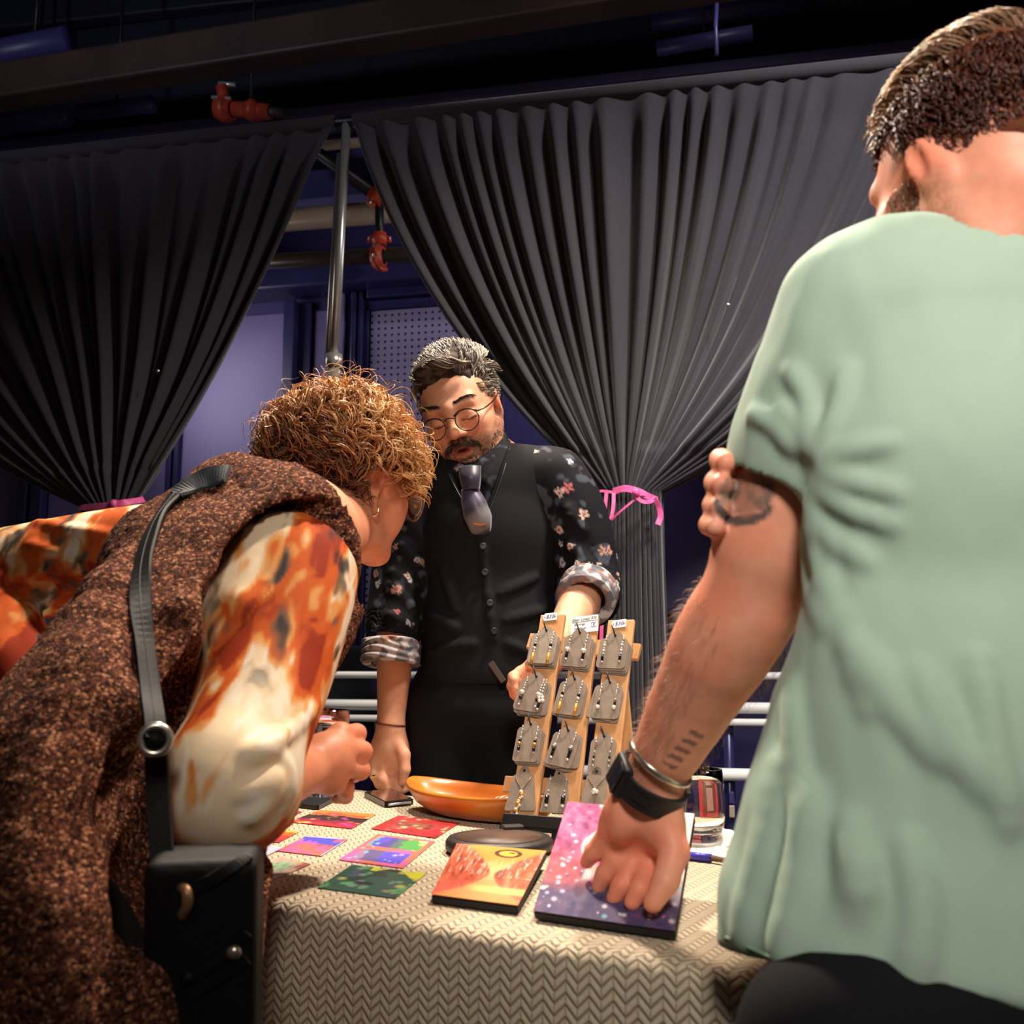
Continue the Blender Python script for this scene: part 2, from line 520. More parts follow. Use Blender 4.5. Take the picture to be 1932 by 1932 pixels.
# pegboard: a slab with its holes drawn from a regular grid of dark dots
m_peg = mat('pegboard_paint', lin(128, 122, 160), .5)
def pegboard():
    m = m_peg; nt = m.node_tree; L = nt.links; b = nt.nodes['Principled BSDF']
    tc = nd(m, 'ShaderNodeTexCoord'); sx = nd(m, 'ShaderNodeSeparateXYZ'); L.new(tc.outputs['Object'], sx.inputs[0])
    fr = []
    for o in ('X', 'Z'):
        a = nd(m, 'ShaderNodeMath', operation='MULTIPLY'); a.inputs[1].default_value = 1 / .0255; L.new(sx.outputs[o], a.inputs[0])
        f = nd(m, 'ShaderNodeMath', operation='FRACT'); L.new(a.outputs[0], f.inputs[0])
        s = nd(m, 'ShaderNodeMath', operation='SUBTRACT'); s.inputs[1].default_value = .5; L.new(f.outputs[0], s.inputs[0])
        q = nd(m, 'ShaderNodeMath', operation='POWER'); q.inputs[1].default_value = 2; L.new(s.outputs[0], q.inputs[0]); fr.append(q)
    ad = nd(m, 'ShaderNodeMath', operation='ADD'); L.new(fr[0].outputs[0], ad.inputs[0]); L.new(fr[1].outputs[0], ad.inputs[1])
    lt = nd(m, 'ShaderNodeMath', operation='LESS_THAN'); lt.inputs[1].default_value = .036; L.new(ad.outputs[0], lt.inputs[0])
    mx = nd(m, 'ShaderNodeMix', data_type='RGBA'); L.new(lt.outputs[0], mx.inputs['Factor'])
    mx.inputs['A'].default_value = (*lin(132, 126, 166), 1); mx.inputs['B'].default_value = (*lin(16, 15, 24), 1)
    L.new(mx.outputs['Result'], b.inputs['Base Color'])
    bp = nd(m, 'ShaderNodeBump'); bp.inputs['Strength'].default_value = .6; bp.inputs['Distance'].default_value = .004; bp.invert = True
    L.new(lt.outputs[0], bp.inputs['Height']); L.new(bp.outputs[0], b.inputs['Normal'])
pegboard()

def wall_box(name, px0, px1, z0, z1, depth, m, D=D_WALL, parent=None, bev=.004, py=700):
    """a board on the back wall between two pixel columns (read at row py)"""
    s0 = wall_s(Wp(px0, py, D), D); s1 = wall_s(Wp(px1, py, D), D)
    return box(name, wall_pt((s0 + s1) / 2, (z0 + z1) / 2, D, depth / 2 - .002), (s1 - s0, depth, z1 - z0), m, parent, R=WR, bevel=bev)

ZD = 2.36
wb = bpy.data.objects['wall_back']
for (a, b) in ((-140, 60), (110, 330), (352, 543), (592, 632)):
    wall_box('panel', a, b, .35, ZD - .03, .012, m_panel, parent=wb)
for (a, b, d) in ((545, 566, .07), (566, 590, .03), (330, 340, .04), (344, 352, .04), (62, 80, .05), (88, 108, .05)):
    wall_box('pilaster', a, b, .0, ZD, d, m_navydk, parent=wb)
# the pegboard door with its layered jamb
door = box('door_1', wall_pt(wall_s(Wp(800, 700, D_WALL), D_WALL), 1.19, D_WALL, .012), (.52, .03, 2.3), m_navy, R=WR, bevel=.003); struct(door)
for (a, b, d) in ((640, 650, .05), (652, 659, .075), (662, 670, .06), (673, 681, .08), (684, 692, .07), (693, 701, .045)):
    wall_box('jamb_strip', a, b, .0, ZD + .01, d, m_navydk if d != .075 else m_panel, parent=door)
for (a, b, z0, z1, d) in ((700, 930, ZD - .055, ZD - .02, .05), (700, 930, ZD - .015, ZD + .02, .07), (922, 934, 0, ZD, .06), (944, 956, 0, ZD, .05)):
    wall_box('door_frame', a, b, z0, z1, d, m_navydk, parent=door)
pg = wall_box('pegboard', 704, 922, 1.0, ZD - .058, .04, m_peg, parent=door, bev=.002)
# heavy ledge over the door
led = box('trim_1', wall_pt(-.3, ZD + .085, D_WALL, .07), (4.5, .14, .13), m_navydk, R=WR, bevel=.01); struct(led)
led2 = box('trim_2', wall_pt(-.3, ZD + .36, D_WALL, .05), (4.5, .10, .05), m_panel, R=WR, bevel=.006); struct(led2)
led3 = box('trim_3', wall_pt(-.3, ZD + .74, D_WALL, .05), (4.5, .10, .04), m_panel, R=WR, bevel=.006); struct(led3)
led4 = box('trim_4', wall_pt(1.5, 1.62 - .45, D_WALL, .012), (2.6, .03, .02), m_navydk, R=WR, bevel=.004); struct(led4)
for k, px in enumerate((1262, 1378, 1500)):
    wall_box('panel', px, px + 105, .2, 1.15, .012, m_navydk, parent=wb, py=1300)

# pipes above the door
def wall_pipe(name, label, cat, px0, py0, px1, py1, D, r, m, ext=(0, 0), **kw):
    a = Wp(px0, py0, D); b = Wp(px1, py1, D); u = nrm(b - a)
    a = a - u * ext[0]; b = b + u * ext[1]
    o = tube(name, [a, b], r, m, sides=24, **kw); tag(o, label, cat); return o, a, b
wall_pipe('overhead_pipe', 'thick beige pipe running across above the pegboard door', 'pipe', 570, 413, 755, 398, 3.4, .041, m_duct, (1.4, 1.4))
wall_pipe('overhead_pipe', 'dark brown pipe with a bright streak just above the door ledge', 'pipe', 538, 492, 800, 479, 3.34, .028, m_pipe, (1.4, 1.2))
wall_pipe('overhead_pipe', 'short pale pipe high between the two drapes', 'pipe', 632, 273, 690, 268, 3.4, .018, m_duct, (.25, .03))
o, a, b = wall_pipe('sprinkler_pipe', 'black diagonal sprinkler pipe with a red coupling at its lower end', 'pipe', 640, 318, 714, 372, 3.3, .022, m_black, (.5, 0))
def coupling(name, c, ax, r, w, parent=None):
    R = frame_z(ax)
    prof = [(r * .9, -w), (r * 1.25, -w), (r * 1.25, -w * .5), (r * 1.5, -w * .4), (r * 1.5, w * .4), (r * 1.25, w * .5), (r * 1.25, w), (r * .9, w)]
    o = lathe(name, prof, m_redcl, parent, 24, mat44(R, c))
    return o
def coupling_full(c, ax, r, w, parent):
    o = coupling('pipe_coupling', c, ax, r, w, parent); R = frame_z(ax)
    for s in (-1, 1):
        bx = box('coupling_lug', np.asarray(c) + R[:, 0] * s * r * 1.7, (r * .8, r * .7, w * 1.1), m_redcl, o, R=R, bevel=.003)
        tube('bolt', [np.asarray(c) + R[:, 0] * s * r * 1.8 - R[:, 1] * r * .7, np.asarray(c) + R[:, 0] * s * r * 1.8 + R[:, 1] * r * .7], .004, m_chrome, o, sides=8)
    return o
coupling_full(b, b - a, .022, .03, o)
drop = tube('drop_pipe', [Wp(716, 366, 3.3), Wp(716, 490, 3.34)], .016, m_black, sides=16)
tag(drop, 'short black vertical pipe joining the red couplings', 'pipe')
coupling_full(Wp(716, 452, 3.33), (0, 0, 1), .02, .022, drop)
coupling_full(Wp(714, 485, 3.30), WR[:, 0], .03, .02, drop)
hk = tube('coupling_hook', [Wp(706, 482, 3.26), Wp(708, 497, 3.26), Wp(718, 507, 3.27), Wp(728, 508, 3.3)], .009, m_redcl, drop, n=12, sides=10)

# ceiling: beams, navy ducts, red coupling over the drapes
def ceil_beam(name, p0, p1, s, m):
    p0 = np.asarray(p0, float); p1 = np.asarray(p1, float); z = nrm(p1 - p0); x = nrm(np.cross(z, [0, 0, 1])); y = np.cross(z, x)
    o = box(name, (p0 + p1) / 2, (s[0], s[1], np.linalg.norm(p1 - p0)), m, R=np.stack([x, y, z], 1), bevel=.01); return struct(o)
# the brown beam crosses the room in front of the drapes
zb = 2.98
q0 = T(0, 165, zb); q1 = T(760, 45, zb); u = nrm(q1 - q0)
ceil_beam('trim_5', q0 - u * 1.2, q1 + u * 2.0, (.10, .13), m_beam)
for k, (x0, y0, x1, y1, zz, s) in enumerate(((0, 100, 130, 75, 3.3, .1), (0, 235, 130, 218, 3.1, .08), (150, 212, 290, 196, 3.0, .06), (1230, 42, 1480, 6, 3.2, .06), (1240, 92, 1420, 62, 3.0, .05))):
    a = T(x0, y0, zz); b = T(x1, y1, zz); u = nrm(b - a)
    o = tube('ceiling_duct', [a - u * (.6 if k < 2 else 0), b], s * .5, m_navy, sides=20)
    tag(o, ('thick navy duct end at the top corner under the ceiling', 'navy duct just above the dark drape at the frame edge', 'thin navy pipe above the dark drape beside the red fitting',
            'navy pipe near the ceiling above the long grey drape', 'lower navy pipe just above the top hem of the grey drape')[k], 'pipe')
    hr = tube('hanger_rod', [(a + b) / 2 + np.array([0, 0, s * .4]), (a + b) / 2 * np.array([1, 1, 0]) + np.array([0, 0, 3.8])], .006, m_black, o, sides=8)
for k in range(5):
    y = 2.0 + k * .55
    ceil_beam('trim_%d' % (6 + k), (-3.5, y + .5, 3.7), (3.5, y - .6, 3.7), (.06, .2), m_ceil)
# red sprinkler fitting above the left drape
t = thing('sprinkler_fitting', 'orange red sprinkler pipe fitting above the dark drape', 'pipe fitting', Wp(465, 200, 2.95))
A = Wp(425, 205, 2.95); B = Wp(520, 212, 2.95); u = nrm(B - A)
lathe('tee_body', [(.0, -.07), (.026, -.07), (.026, .07), (0, .07)], m_redcl, t, 20, mat44(frame_z(u), (A + B) / 2))
cA = coupling('pipe_coupling', A, u, .03, .028, t); cB = coupling('pipe_coupling', (A * .45 + B * .55), u, .024, .022, t)
tube('outlet', [A + u * .005, A + u * .005 + np.array([-.015, -.02, .07])], .02, m_redcl, t, sides=16)
tube('bolt', [A - u * .04 + np.array([0, -.03, .02]), A + u * .03 + np.array([0, -.03, .02])], .007, m_chrome, t, sides=10)
tube('bolt', [A - u * .02 + np.array([0, -.02, .075]), A + u * .04 + np.array([0, -.02, .075])], .008, m_chrome, t, sides=10)
tube('pipe_stub', [B - u * .06, B + u * .03], .016, m_beam, t, sides=16)
tube('hanger_rod', [(A + B) / 2, (A + B) / 2 * np.array([1, 1, 0]) + np.array([0, 0, 3.8])], .005, m_black, t, sides=8)
# small white lamp and hanger tab
t = thing('ceiling_spotlight', 'tiny white spotlight housing at the very top of the ceiling', 'lamp', T(1096, 10, 3.3))
lathe('housing', [(0, 0), (.018, .0), (.02, .03), (.012, .045), (0, .045)], m_duct, t, 20, mat44(np.eye(3), T(1096, 10, 3.3)))
tube('stem', [T(1096, 10, 3.3) + np.array([0, 0, .04]), T(1096, 10, 3.3) * np.array([1, 1, 0]) + np.array([0, 0, 3.8])], .005, m_black, t, sides=8)
t = tube('hanger_strap', [Wp(1352, 104, 2.72), Wp(1350, 48, 2.72), Wp(1352, 8, 2.74)], .006, m_navy, sides=10)
tag(t, 'short navy hanger rod rising from the top of the grey drape', 'rod')

# ------------------------------------------------------------------ railing
t = thing('guard_rail', 'white metal guard rail of four horizontal bars behind the stall', 'railing', wall_pt(0, 0, D_RAIL))
for py, r in ((1274, .011), (1332, .0165), (1358, .0105), (1453, .0185)):
    z = Wp(966, py, D_RAIL)[2]
    tube('rail_bar', [wall_pt(-2.2, z, D_RAIL), wall_pt(2.2, z, D_RAIL)], r, m_rail, t, sides=20)
for px in (430, 866, 1375, 1800):
    s = wall_s(Wp(px, 1400, D_RAIL + .02), D_RAIL + .02)
    tube('rail_post', [wall_pt(s, 0, D_RAIL + .03), wall_pt(s, Wp(966, 1262, D_RAIL)[2], D_RAIL + .03)], .017, m_navydk, t, sides=16)
    for py in (1495, 1520):
        box('post_clip', wall_pt(s, Wp(966, py, D_RAIL)[2], D_RAIL + .005), (.016, .01, .035), m_duct if py == 1520 else m_navy, t, R=WR, bevel=.003)

# black padded chair behind the rail, glimpsed left of the seller
m_blackcloth = mat('black_cloth', lin(26, 26, 30), .9, noise=(300, lin(16, 16, 20), .5), bump=(200, .3, .002))
c = Wp(655, 1270, 3.42)
t = thing('stacking_chair', 'black chair back glimpsed behind the white rails beside the seller', 'chair', (c[0], c[1], 0))
f = Field(); f.econe(c + [0, 0, -.13], c + [0, 0, .075], (.1, .025), (.07, .02), (1, 0, 0), .01)
f.ell(c + [-.05, .02, -.12], (.16, .06, .1), None, .03)
V, F = f.mesh('backrest', .009); link('backrest', mesh_np('backrest', V, F), m_blackcloth, t)
box('seat', c + [-.02, -.05, -.5], (.42, .40, .05), m_blackcloth, t, bevel=.015)
for a in (-1, 1):
    for b_ in (-1, 1):
        q = c + np.array([-.02 + a * .18, -.05 + b_ * .17, 0]); tube('leg', [(q[0], q[1], c[2] - .5), (q[0] + a * .02, q[1] + b_ * .02, 0)], .012, m_black, t, sides=10)
for a in (-1, 1):
    tube('back_post', [c + [a * .1, .03, -.5], c + [a * .09, .03, -.1]], .012, m_black, t, sides=10)

# ------------------------------------------------------------------ drapes
m_drape = mat('black_drape', lin(62, 60, 66), .95, noise=(420, lin(44, 43, 49), .5), sheen=.25, bump=(700, .35, .0015), spec=.2)
m_pink = mat('pink_ribbon', lin(232, 84, 150), .4, noise=(60, lin(246, 132, 190), .6))

def drape(name, label, px_l, px_r, pxt, pyt, wid_tie, nf, seed, side, sag=.24, tail_w=.13, tail_dx=.02):
    """a pleated panel hung from the rod, drawn to a tie"""
    D = D_DRAPE
    sL = wall_s(Wp(px_l, 210, D), D); sR = wall_s(Wp(px_r, 140, D), D)
    tie = Wp(pxt, pyt, D - .02); sT = wall_s(tie, D); zT = tie[2]
    nu, nv = int(nf * 14), 130
    u = np.linspace(0, 1, nu); v = np.linspace(0, 1.55, nv)
    rg = np.random.default_rng(seed)
    warp = u + .012 * np.sin(2 * np.pi * 3 * u + seed) + .006 * np.sin(2 * np.pi * 7 * u + 2 * seed)
    amp_u = .30 + .75 * vnoise(np.stack([u, u * 0, u * 0], 1), 7, seed)
    U, Vv = np.meshgrid(u, v, indexing='ij')
    top = sL + (sR - sL) * U; tt = sT + (U - .5) * wid_tie
    dx = tt - top
    cx = (top + tt) / 2 - sag * dx; cz = (Z_TOP + zT) / 2 - .10 * np.abs(dx)
    w1 = np.clip(Vv, 0, 1)
    s = (1 - w1) ** 2 * top + 2 * w1 * (1 - w1) * cx + w1 ** 2 * tt
    z = (1 - w1) ** 2 * Z_TOP + 2 * w1 * (1 - w1) * cz + w1 ** 2 * zT
    w2 = np.clip((Vv - 1) / .55, 0, 1)
    s = s + (U - .5) * (tail_w - wid_tie) * sstep(0, .6, w2) + tail_dx * w2
    z = z - w2 * (zT - .02)
    ph = 2 * np.pi * nf * np.interp(u, u, warp)[:, None]
    ridge = np.sin(ph + .25 * np.sin(ph))
    ph2 = 2 * np.pi * nf * .5 * warp[:, None] + 1.3 + .5 * np.sin(Vv * 3 + seed)
    head = sstep(.02, .13, Vv)
    A = .012 + .026 * head * (1 - .25 * w1)
    A = np.where(Vv > 1, .016 + .01 * w2, A)
    lump = fbm(np.stack([U.ravel() * 9, Vv.ravel() * 1.2, np.zeros(U.size)], 1), 1.0, seed, 2).reshape(U.shape) - .5
    out = A * amp_u[:, None] * ridge + .02 * head * np.sin(ph2) * amp_u[::-1][:, None] + .05 * lump * (w1 < .9) * head
    # gathered roll at the tie: round section
    gath = np.exp(-((Vv - 1) / .09) ** 2)
    out = out * (1 - .35 * gath) + .045 * np.sqrt(np.clip(1 - (2 * U - 1) ** 2, 0, 1)) * np.clip(sstep(.55, 1, Vv), 0, 1)
    X = np.array([0, D, 0])[None, None] + s[..., None] * WR[:, 0] - out[..., None] * WR[:, 1]
    X[..., 2] += z
    idx = np.arange(nu * nv).reshape(nu, nv)
    F = np.stack([idx[:-1, :-1], idx[1:, :-1], idx[1:, 1:], idx[:-1, 1:]], -1).reshape(-1, 4)
    t = thing(name, label, 'curtain', wall_pt(sT, 0, D), 'stage drapes behind the stall')
    o = link('drape_panel', mesh_np(name, X.reshape(-1, 3), F), m_drape, t)
    sm = o.modifiers.new('cloth', 'SOLIDIFY'); sm.thickness = .004
    # rod pocket along the top
    tube('rod_hem', [wall_pt(sL, Z_TOP - .008, D), wall_pt(sR, Z_TOP - .008, D)], .022, m_drape, t, sides=14)
    return t, tie

dr, tieR = drape('stage_drape', 'wide charcoal stage drape tied with a pink ribbon behind the seller', 668, 2250, 1196, 930, .155, 30, 3, 1, tail_w=.19, tail_dx=-.01)
dl, tieL = drape('stage_drape', 'black stage drape gathered to a point above the orange sleeve', -560, 636, 205, 955, .17, 24, 8, -1, sag=.12, tail_w=.2)
rod = tube('drape_rod', [wall_pt(-3.0, Z_TOP - .008, D_DRAPE), wall_pt(2.4, Z_TOP - .008, D_DRAPE)], .016, m_black, sides=14); tag(rod, 'black rod carrying the tops of both drapes', 'rod')
t = thing('drape_pole', 'slim steel upright pole between the two drapes', 'pole', wall_pt(wall_s(Wp(630, 650, D_DRAPE), D_DRAPE), 0, D_DRAPE))
pA = Wp(630, 680, D_DRAPE - .0); pB = Wp(654, 226, D_DRAPE - .0)
pd = (pA - pB) / (pA[2] - pB[2])
base = pB - pd * (pB[2] - .01)
j = pB - pd * .75
tube('pole_tube', [base, j], .0195, m_chrome, t, sides=20); tube('pole_tube', [j, pB], .0135, m_chrome, t, sides=20)
tube('pole_tube', [j + np.array([-.022, .02, 0]), pB + np.array([-.022, .02, -.1])], .009, m_chrome, t, sides=16)
lathe('pole_collar', [(.0, -.02), (.024, -.02), (.024, .02), (0, .02)], m_chrome, t, 20, mat44(frame_z(pB - pA), j))
lathe('base_plate', [(0, 0), (.2, 0), (.2, .01), (0, .012)], m_black, t, 32, mat44(np.eye(3), (base[0], base[1], 0)))

# ribbons
def rib(parent, pix, D, width, n=24, nm='ribbon', face=(0, -1, .15)):
    pts = np.array([Wp(x, y, D - dd) for x, y, dd in pix]); C = spline(pts, n)
    return ribbon(nm, C, np.tile(nrm(face), (n, 1)), width, .0012, m_pink, parent)
t = thing('tie_ribbon', 'pink ribbon bow tied round the charcoal drape', 'ribbon', tieR)
rib(t, [(1098, 925, .02), (1130, 926, .04), (1158, 929, .09)], D_DRAPE, .009)
rib(t, [(1156, 928, .10), (1178, 922, .125), (1200, 926, .13), (1222, 936, .12), (1242, 944, .07)], D_DRAPE, .019)
rib(t, [(1196, 934, .135), (1212, 946, .135), (1228, 946, .12), (1232, 938, .1), (1214, 932, .13), (1198, 932, .135)], D_DRAPE, .011)
rib(t, [(1144, 928, .1), (1142, 962, .1), (1141, 1010, .09), (1138, 1066, .08), (1137, 1110, .07), (1136, 1160, .06), (1134, 1215, .06)], D_DRAPE, .0095)
rib(t, [(1158, 930, .11), (1157, 956, .12), (1153, 980, .125)], D_DRAPE, .0095)
rib(t, [(1153, 981, .126), (1174, 962, .135), (1197, 943, .135)], D_DRAPE, .006)
rib(t, [(1234, 940, .11), (1243, 956, .09), (1246, 975, .085), (1241, 990, .09)], D_DRAPE, .015)
lathe('knot', [(0, -.011), (.011, -.008), (.014, 0), (.011, .008), (0, .011)], m_pink, t, 14, mat44(frame_z(WR[:, 0]), Wp(1200, 930, D_DRAPE - .132)))
t = thing('tie_ribbon', 'pink ribbon band on the black drape just above the far orange sleeve', 'ribbon', tieL)
rib(t, [(150, 958, .06), (190, 955, .10), (230, 949, .11), (272, 942, .05)], D_DRAPE, .02)
lathe('knot', [(0, -.011), (.011, -.008), (.014, 0), (.011, .008), (0, .011)], m_pink, t, 14, mat44(frame_z(WR[:, 0]), Wp(215, 951, D_DRAPE - .11)))
# small bright pins on the drapes
m_pin = mat('pin_metal', lin(220, 220, 215), .3, metal=.8)
for (px, py, lb) in ((298, 700, 'tiny silver pin catching light on the black drape'), (1374, 575, 'tiny silver pin catching light on the charcoal drape')):
    q = Wp(px, py, D_DRAPE - .075)
    o = lathe('drape_pin', [(0, -.004), (.004, -.003), (.0055, 0), (.004, .003), (0, .004)], m_pin, None, 12, mat44(frame_z((0, -1, .2)), q)); tag(o, lb, 'pin')

# ================================================================== TABLE AND CLOTH
ZT = .75
FLp, FRp, BLp, BRp = T(480, 1690, ZT), T(1375, 1832, ZT), T(669, 1487, ZT), T(1410, 1568, ZT)
EX = nrm(FRp - FLp); EN = np.array([-EX[1], EX[0], 0])
eb = nrm(BRp - BLp)
c_fr = FRp + EX * .03
c_bl = BLp
tt_ = np.linalg.solve(np.stack([EN[:2], -eb[:2]], 1), (BLp - c_fr)[:2]); c_br = c_fr + EN * tt_[0]
tt_ = np.linalg.solve(np.stack([EX[:2], EN[:2]], 1), (c_bl - FLp)[:2]); c_fl = FLp + EX * tt_[0]
corners = [c_fl, c_fr, c_br, c_bl]

def cloth_material():
    m = mat('herringbone_cloth', lin(206, 190, 164), .92, spec=.2)
    nt = m.node_tree; L = nt.links; b = nt.nodes['Principled BSDF']
    uv = nd(m, 'ShaderNodeUVMap'); sx = nd(m, 'ShaderNodeSeparateXYZ'); L.new(uv.outputs[0], sx.inputs[0])
    def M(op, a, bv=None):
        n = nd(m, 'ShaderNodeMath', operation=op)
        for i, q in enumerate((a, bv)):
            if q is None: continue
            if isinstance(q, (int, float)): n.inputs[i].default_value = q
            else: L.new(q, n.inputs[i])
        return n.outputs[0]
    ns = nd(m, 'ShaderNodeTexNoise'); ns.inputs['Scale'].default_value = 14; L.new(uv.outputs[0], ns.inputs['Vector'])
    wob = M('MULTIPLY', M('SUBTRACT', ns.outputs['Fac'], .5), .006)
    u = M('ADD', M('DIVIDE', sx.outputs[0], .0115), 0.0); v = M('DIVIDE', M('ADD', sx.outputs[1], wob), .0105)
    fu = M('FRACT', u); tri = M('ABSOLUTE', M('SUBTRACT', M('FRACT', M('MULTIPLY', u, .5)), .5))   # 0..5 zigzag
    ph = M('FRACT', M('ADD', v, M('MULTIPLY', tri, 2.2)))
    rib = M('ABSOLUTE', M('SUBTRACT', ph, .5))              # 0 centre of a strand, .5 gap
    gap = M('ABSOLUTE', M('SUBTRACT', fu, .5))
    h = M('SUBTRACT', 1.0, M('MAXIMUM', M('POWER', M('MULTIPLY', rib, 2.0), 3.0), M('MULTIPLY', M('POWER', M('MULTIPLY', gap, 2.0), 10.0), .6)))
    mx = nd(m, 'ShaderNodeMix', data_type='RGBA'); L.new(h, mx.inputs['Factor'])
    mx.inputs['A'].default_value = (*lin(150, 128, 102), 1); mx.inputs['B'].default_value = (*lin(222, 206, 180), 1)
    n2 = nd(m, 'ShaderNodeTexNoise'); n2.inputs['Scale'].default_value = 260; L.new(uv.outputs[0], n2.inputs['Vector'])
    m2 = nd(m, 'ShaderNodeMix', data_type='RGBA', blend_type='MULTIPLY'); m2.inputs['Factor'].default_value = .35
    L.new(mx.outputs['Result'], m2.inputs['A']); L.new(n2.outputs['Color'], m2.inputs['B'])
    L.new(m2.outputs['Result'], b.inputs['Base Color'])
    bp = nd(m, 'ShaderNodeBump'); bp.inputs['Strength'].default_value = .8; bp.inputs['Distance'].default_value = .0022
    L.new(h, bp.inputs['Height']); L.new(bp.outputs[0], b.inputs['Normal'])
    return m
m_cloth = cloth_material()

def table_cloth():
    n_per = 90; pts = []; nr = []; arc = []
    tot = 0
    for i in range(4):
        a, b = corners[i], corners[(i + 1) % 4]; L = np.linalg.norm(b - a); d = nrm(b - a); o = np.array([d[1], -d[0], 0])
        for k in range(n_per):
            t = k / n_per; pts.append(a + (b - a) * t); nr.append(o); arc.append(tot + L * t)
        tot += L
    pts = np.array(pts); nr = np.array(nr); arc = np.array(arc); n = len(pts)
    nrs = nr.copy()
    for _ in range(5): nrs = (np.roll(nrs, 1, 0) + nrs + np.roll(nrs, -1, 0)) / 3
    nrs /= np.linalg.norm(nrs, axis=1, keepdims=True)
    def inset_corners(d):
        out = []
        for i in range(4):
            p, a, b = corners[i], nrm(corners[i] - corners[i - 1]), nrm(corners[(i + 1) % 4] - corners[i])
            na, nb_ = np.array([-a[1], a[0], 0]), np.array([-b[1], b[0], 0])
            out.append(p + (na + nb_) * d / (1 + na @ nb_))
        return out
    prof = [(-.06, 0), (-.03, 0), (-.014, -.0005), (-.006, -.002), (-.001, -.006), (.002, -.013), (.003, -.025)] + [(.003 + .02 * t, -.025 - .64 * t) for t in np.linspace(.04, 1, 22)]
    V = []; UV = []
    for j, (o, z) in enumerate(prof):
        t = max(0, -z / .66)
        wv = .014 * t * np.sin(arc * 16 + 1.0 * np.sin(arc * 5)) + .006 * t * np.sin(arc * 37)
        if o <= 0:
            ci_ = inset_corners(-o); q = np.concatenate([ci_[i] + (ci_[(i + 1) % 4] - ci_[i]) * (np.arange(n_per) / n_per)[:, None] for i in range(4)])
        else: q = pts + nrs * (o + wv)[:, None]
        q[:, 2] = ZT + z
        V.append(q); UV.append(np.stack([arc, np.full(n, z * 1.0 - o)], 1))
    V = np.concatenate(V); UVs = np.concatenate(UV)
    F = []; fuv = []
    for j in range(len(prof) - 1):
        for k in range(n):
            k2 = (k + 1) % n
            f = [j * n + k, (j + 1) * n + k, (j + 1) * n + k2, j * n + k2]
            F.append(f); uu = [UVs[i].copy() for i in f]
            if k2 == 0:
                uu[2][0] = tot; uu[3][0] = tot
            if j < 3:
                uu = [np.array([(V[i] - c_fl) @ EX, (V[i] - c_fl) @ EN]) for i in f]
            fuv.append(uu)
    top = list(range(n)); F.append(top); fuv.append([np.array([(V[i] - c_fl) @ EX, (V[i] - c_fl) @ EN]) for i in top])
    me = mesh_np('tablecloth', V, F)
    uvl = me.uv_layers.new(name='UVMap')
    flat = np.concatenate([np.array(q) for q in fuv]).astype(np.float32); uvl.data.foreach_set('uv', flat.ravel())
    o = link('tablecloth', me, m_cloth)
    return tag(o, 'cream herringbone tablecloth hanging to the floor over the stall table', 'tablecloth')
table_cloth()
m_plastic = mat('table_plastic', lin(200, 196, 188), .6)
tc_ = sum(corners) / 4
tb = thing('folding_table', 'folding table hidden under the cream herringbone cloth', 'table', (tc_[0], tc_[1], 0))
def tabletop():
    bm = bmesh.new(); q = []
    for c in corners:
        d = nrm(tc_ - c); q.append(c + d * .02)
    lo = [bm.verts.new((p[0], p[1], .71)) for p in q]; hi = [bm.verts.new((p[0], p[1], .744)) for p in q]
    bm.faces.new(lo[::-1]); bm.faces.new(hi)
    for i in range(4): bm.faces.new([lo[i], lo[(i + 1) % 4], hi[(i + 1) % 4], hi[i]])
    link('tabletop', bm_mesh('tabletop', bm), m_plastic, tb, smooth=False)
    for c in corners:
        p = c + nrm(tc_ - c) * .12; tube('leg', [(p[0], p[1], .712), (p[0], p[1], 0)], .014, m_black, tb, sides=12)
tabletop()

# ================================================================== FLAT PRINTS
m_print = mat('card_print', attr=True, rough=.35, noise=(900, (.5, .5, .5), .06))
m_paint = mat('acrylic_paint', attr=True, rough=.65, spec=.25, bump=(160, .5, .0015))
m_canvas = mat('canvas_edge', lin(30, 27, 28), .7, bump=(500, .3, .001))
m_paper = mat('white_paper', lin(236, 234, 228), .8)

def bil(c, u, v):
    bl, br, tr, tl = c
    u = u[:, None]; v = v[:, None]
    return bl * (1 - u) * (1 - v) + br * u * (1 - v) + tr * u * v + tl * (1 - u) * v

def sheet(name, c, nx, ny, colfn, m, parent=None, lift=0.0, thick=0.0006, bulge=None):
    """a printed sheet with real thickness: grid on the face, plain rim and back"""
    u, v = np.meshgrid(np.linspace(0, 1, nx), np.linspace(0, 1, ny), indexing='ij'); u = u.ravel(); v = v.ravel()
    c = [np.asarray(q, float) for q in c]
    N = nrm(np.cross(c[1] - c[0], c[3] - c[0]))
    V = bil(c, u, v) + N * (lift + thick)
    if bulge is not None: V = V + N * bulge(u, v)[:, None]
    col = colfn(u, v)
    idx = np.arange(nx * ny).reshape(nx, ny)
    F = np.stack([idx[:-1, :-1], idx[1:, :-1], idx[1:, 1:], idx[:-1, 1:]], -1).reshape(-1, 4).tolist()
    rim = list(idx[:-1, 0]) + list(idx[-1, :-1]) + list(idx[::-1, -1][:-1]) + list(idx[0, ::-1][:-1])
    b0 = len(V); Vb = V[rim] - N * thick
    V = np.concatenate([V, Vb]); col = np.concatenate([col, col[rim] * .8])
    k = len(rim)
    for i in range(k): F.append([rim[i], b0 + i, b0 + (i + 1) % k, rim[(i + 1) % k]])
    F.append([b0 + i for i in range(k)][::-1])
    return link(name, mesh_np(name, V, F, col), m, parent, smooth=False)

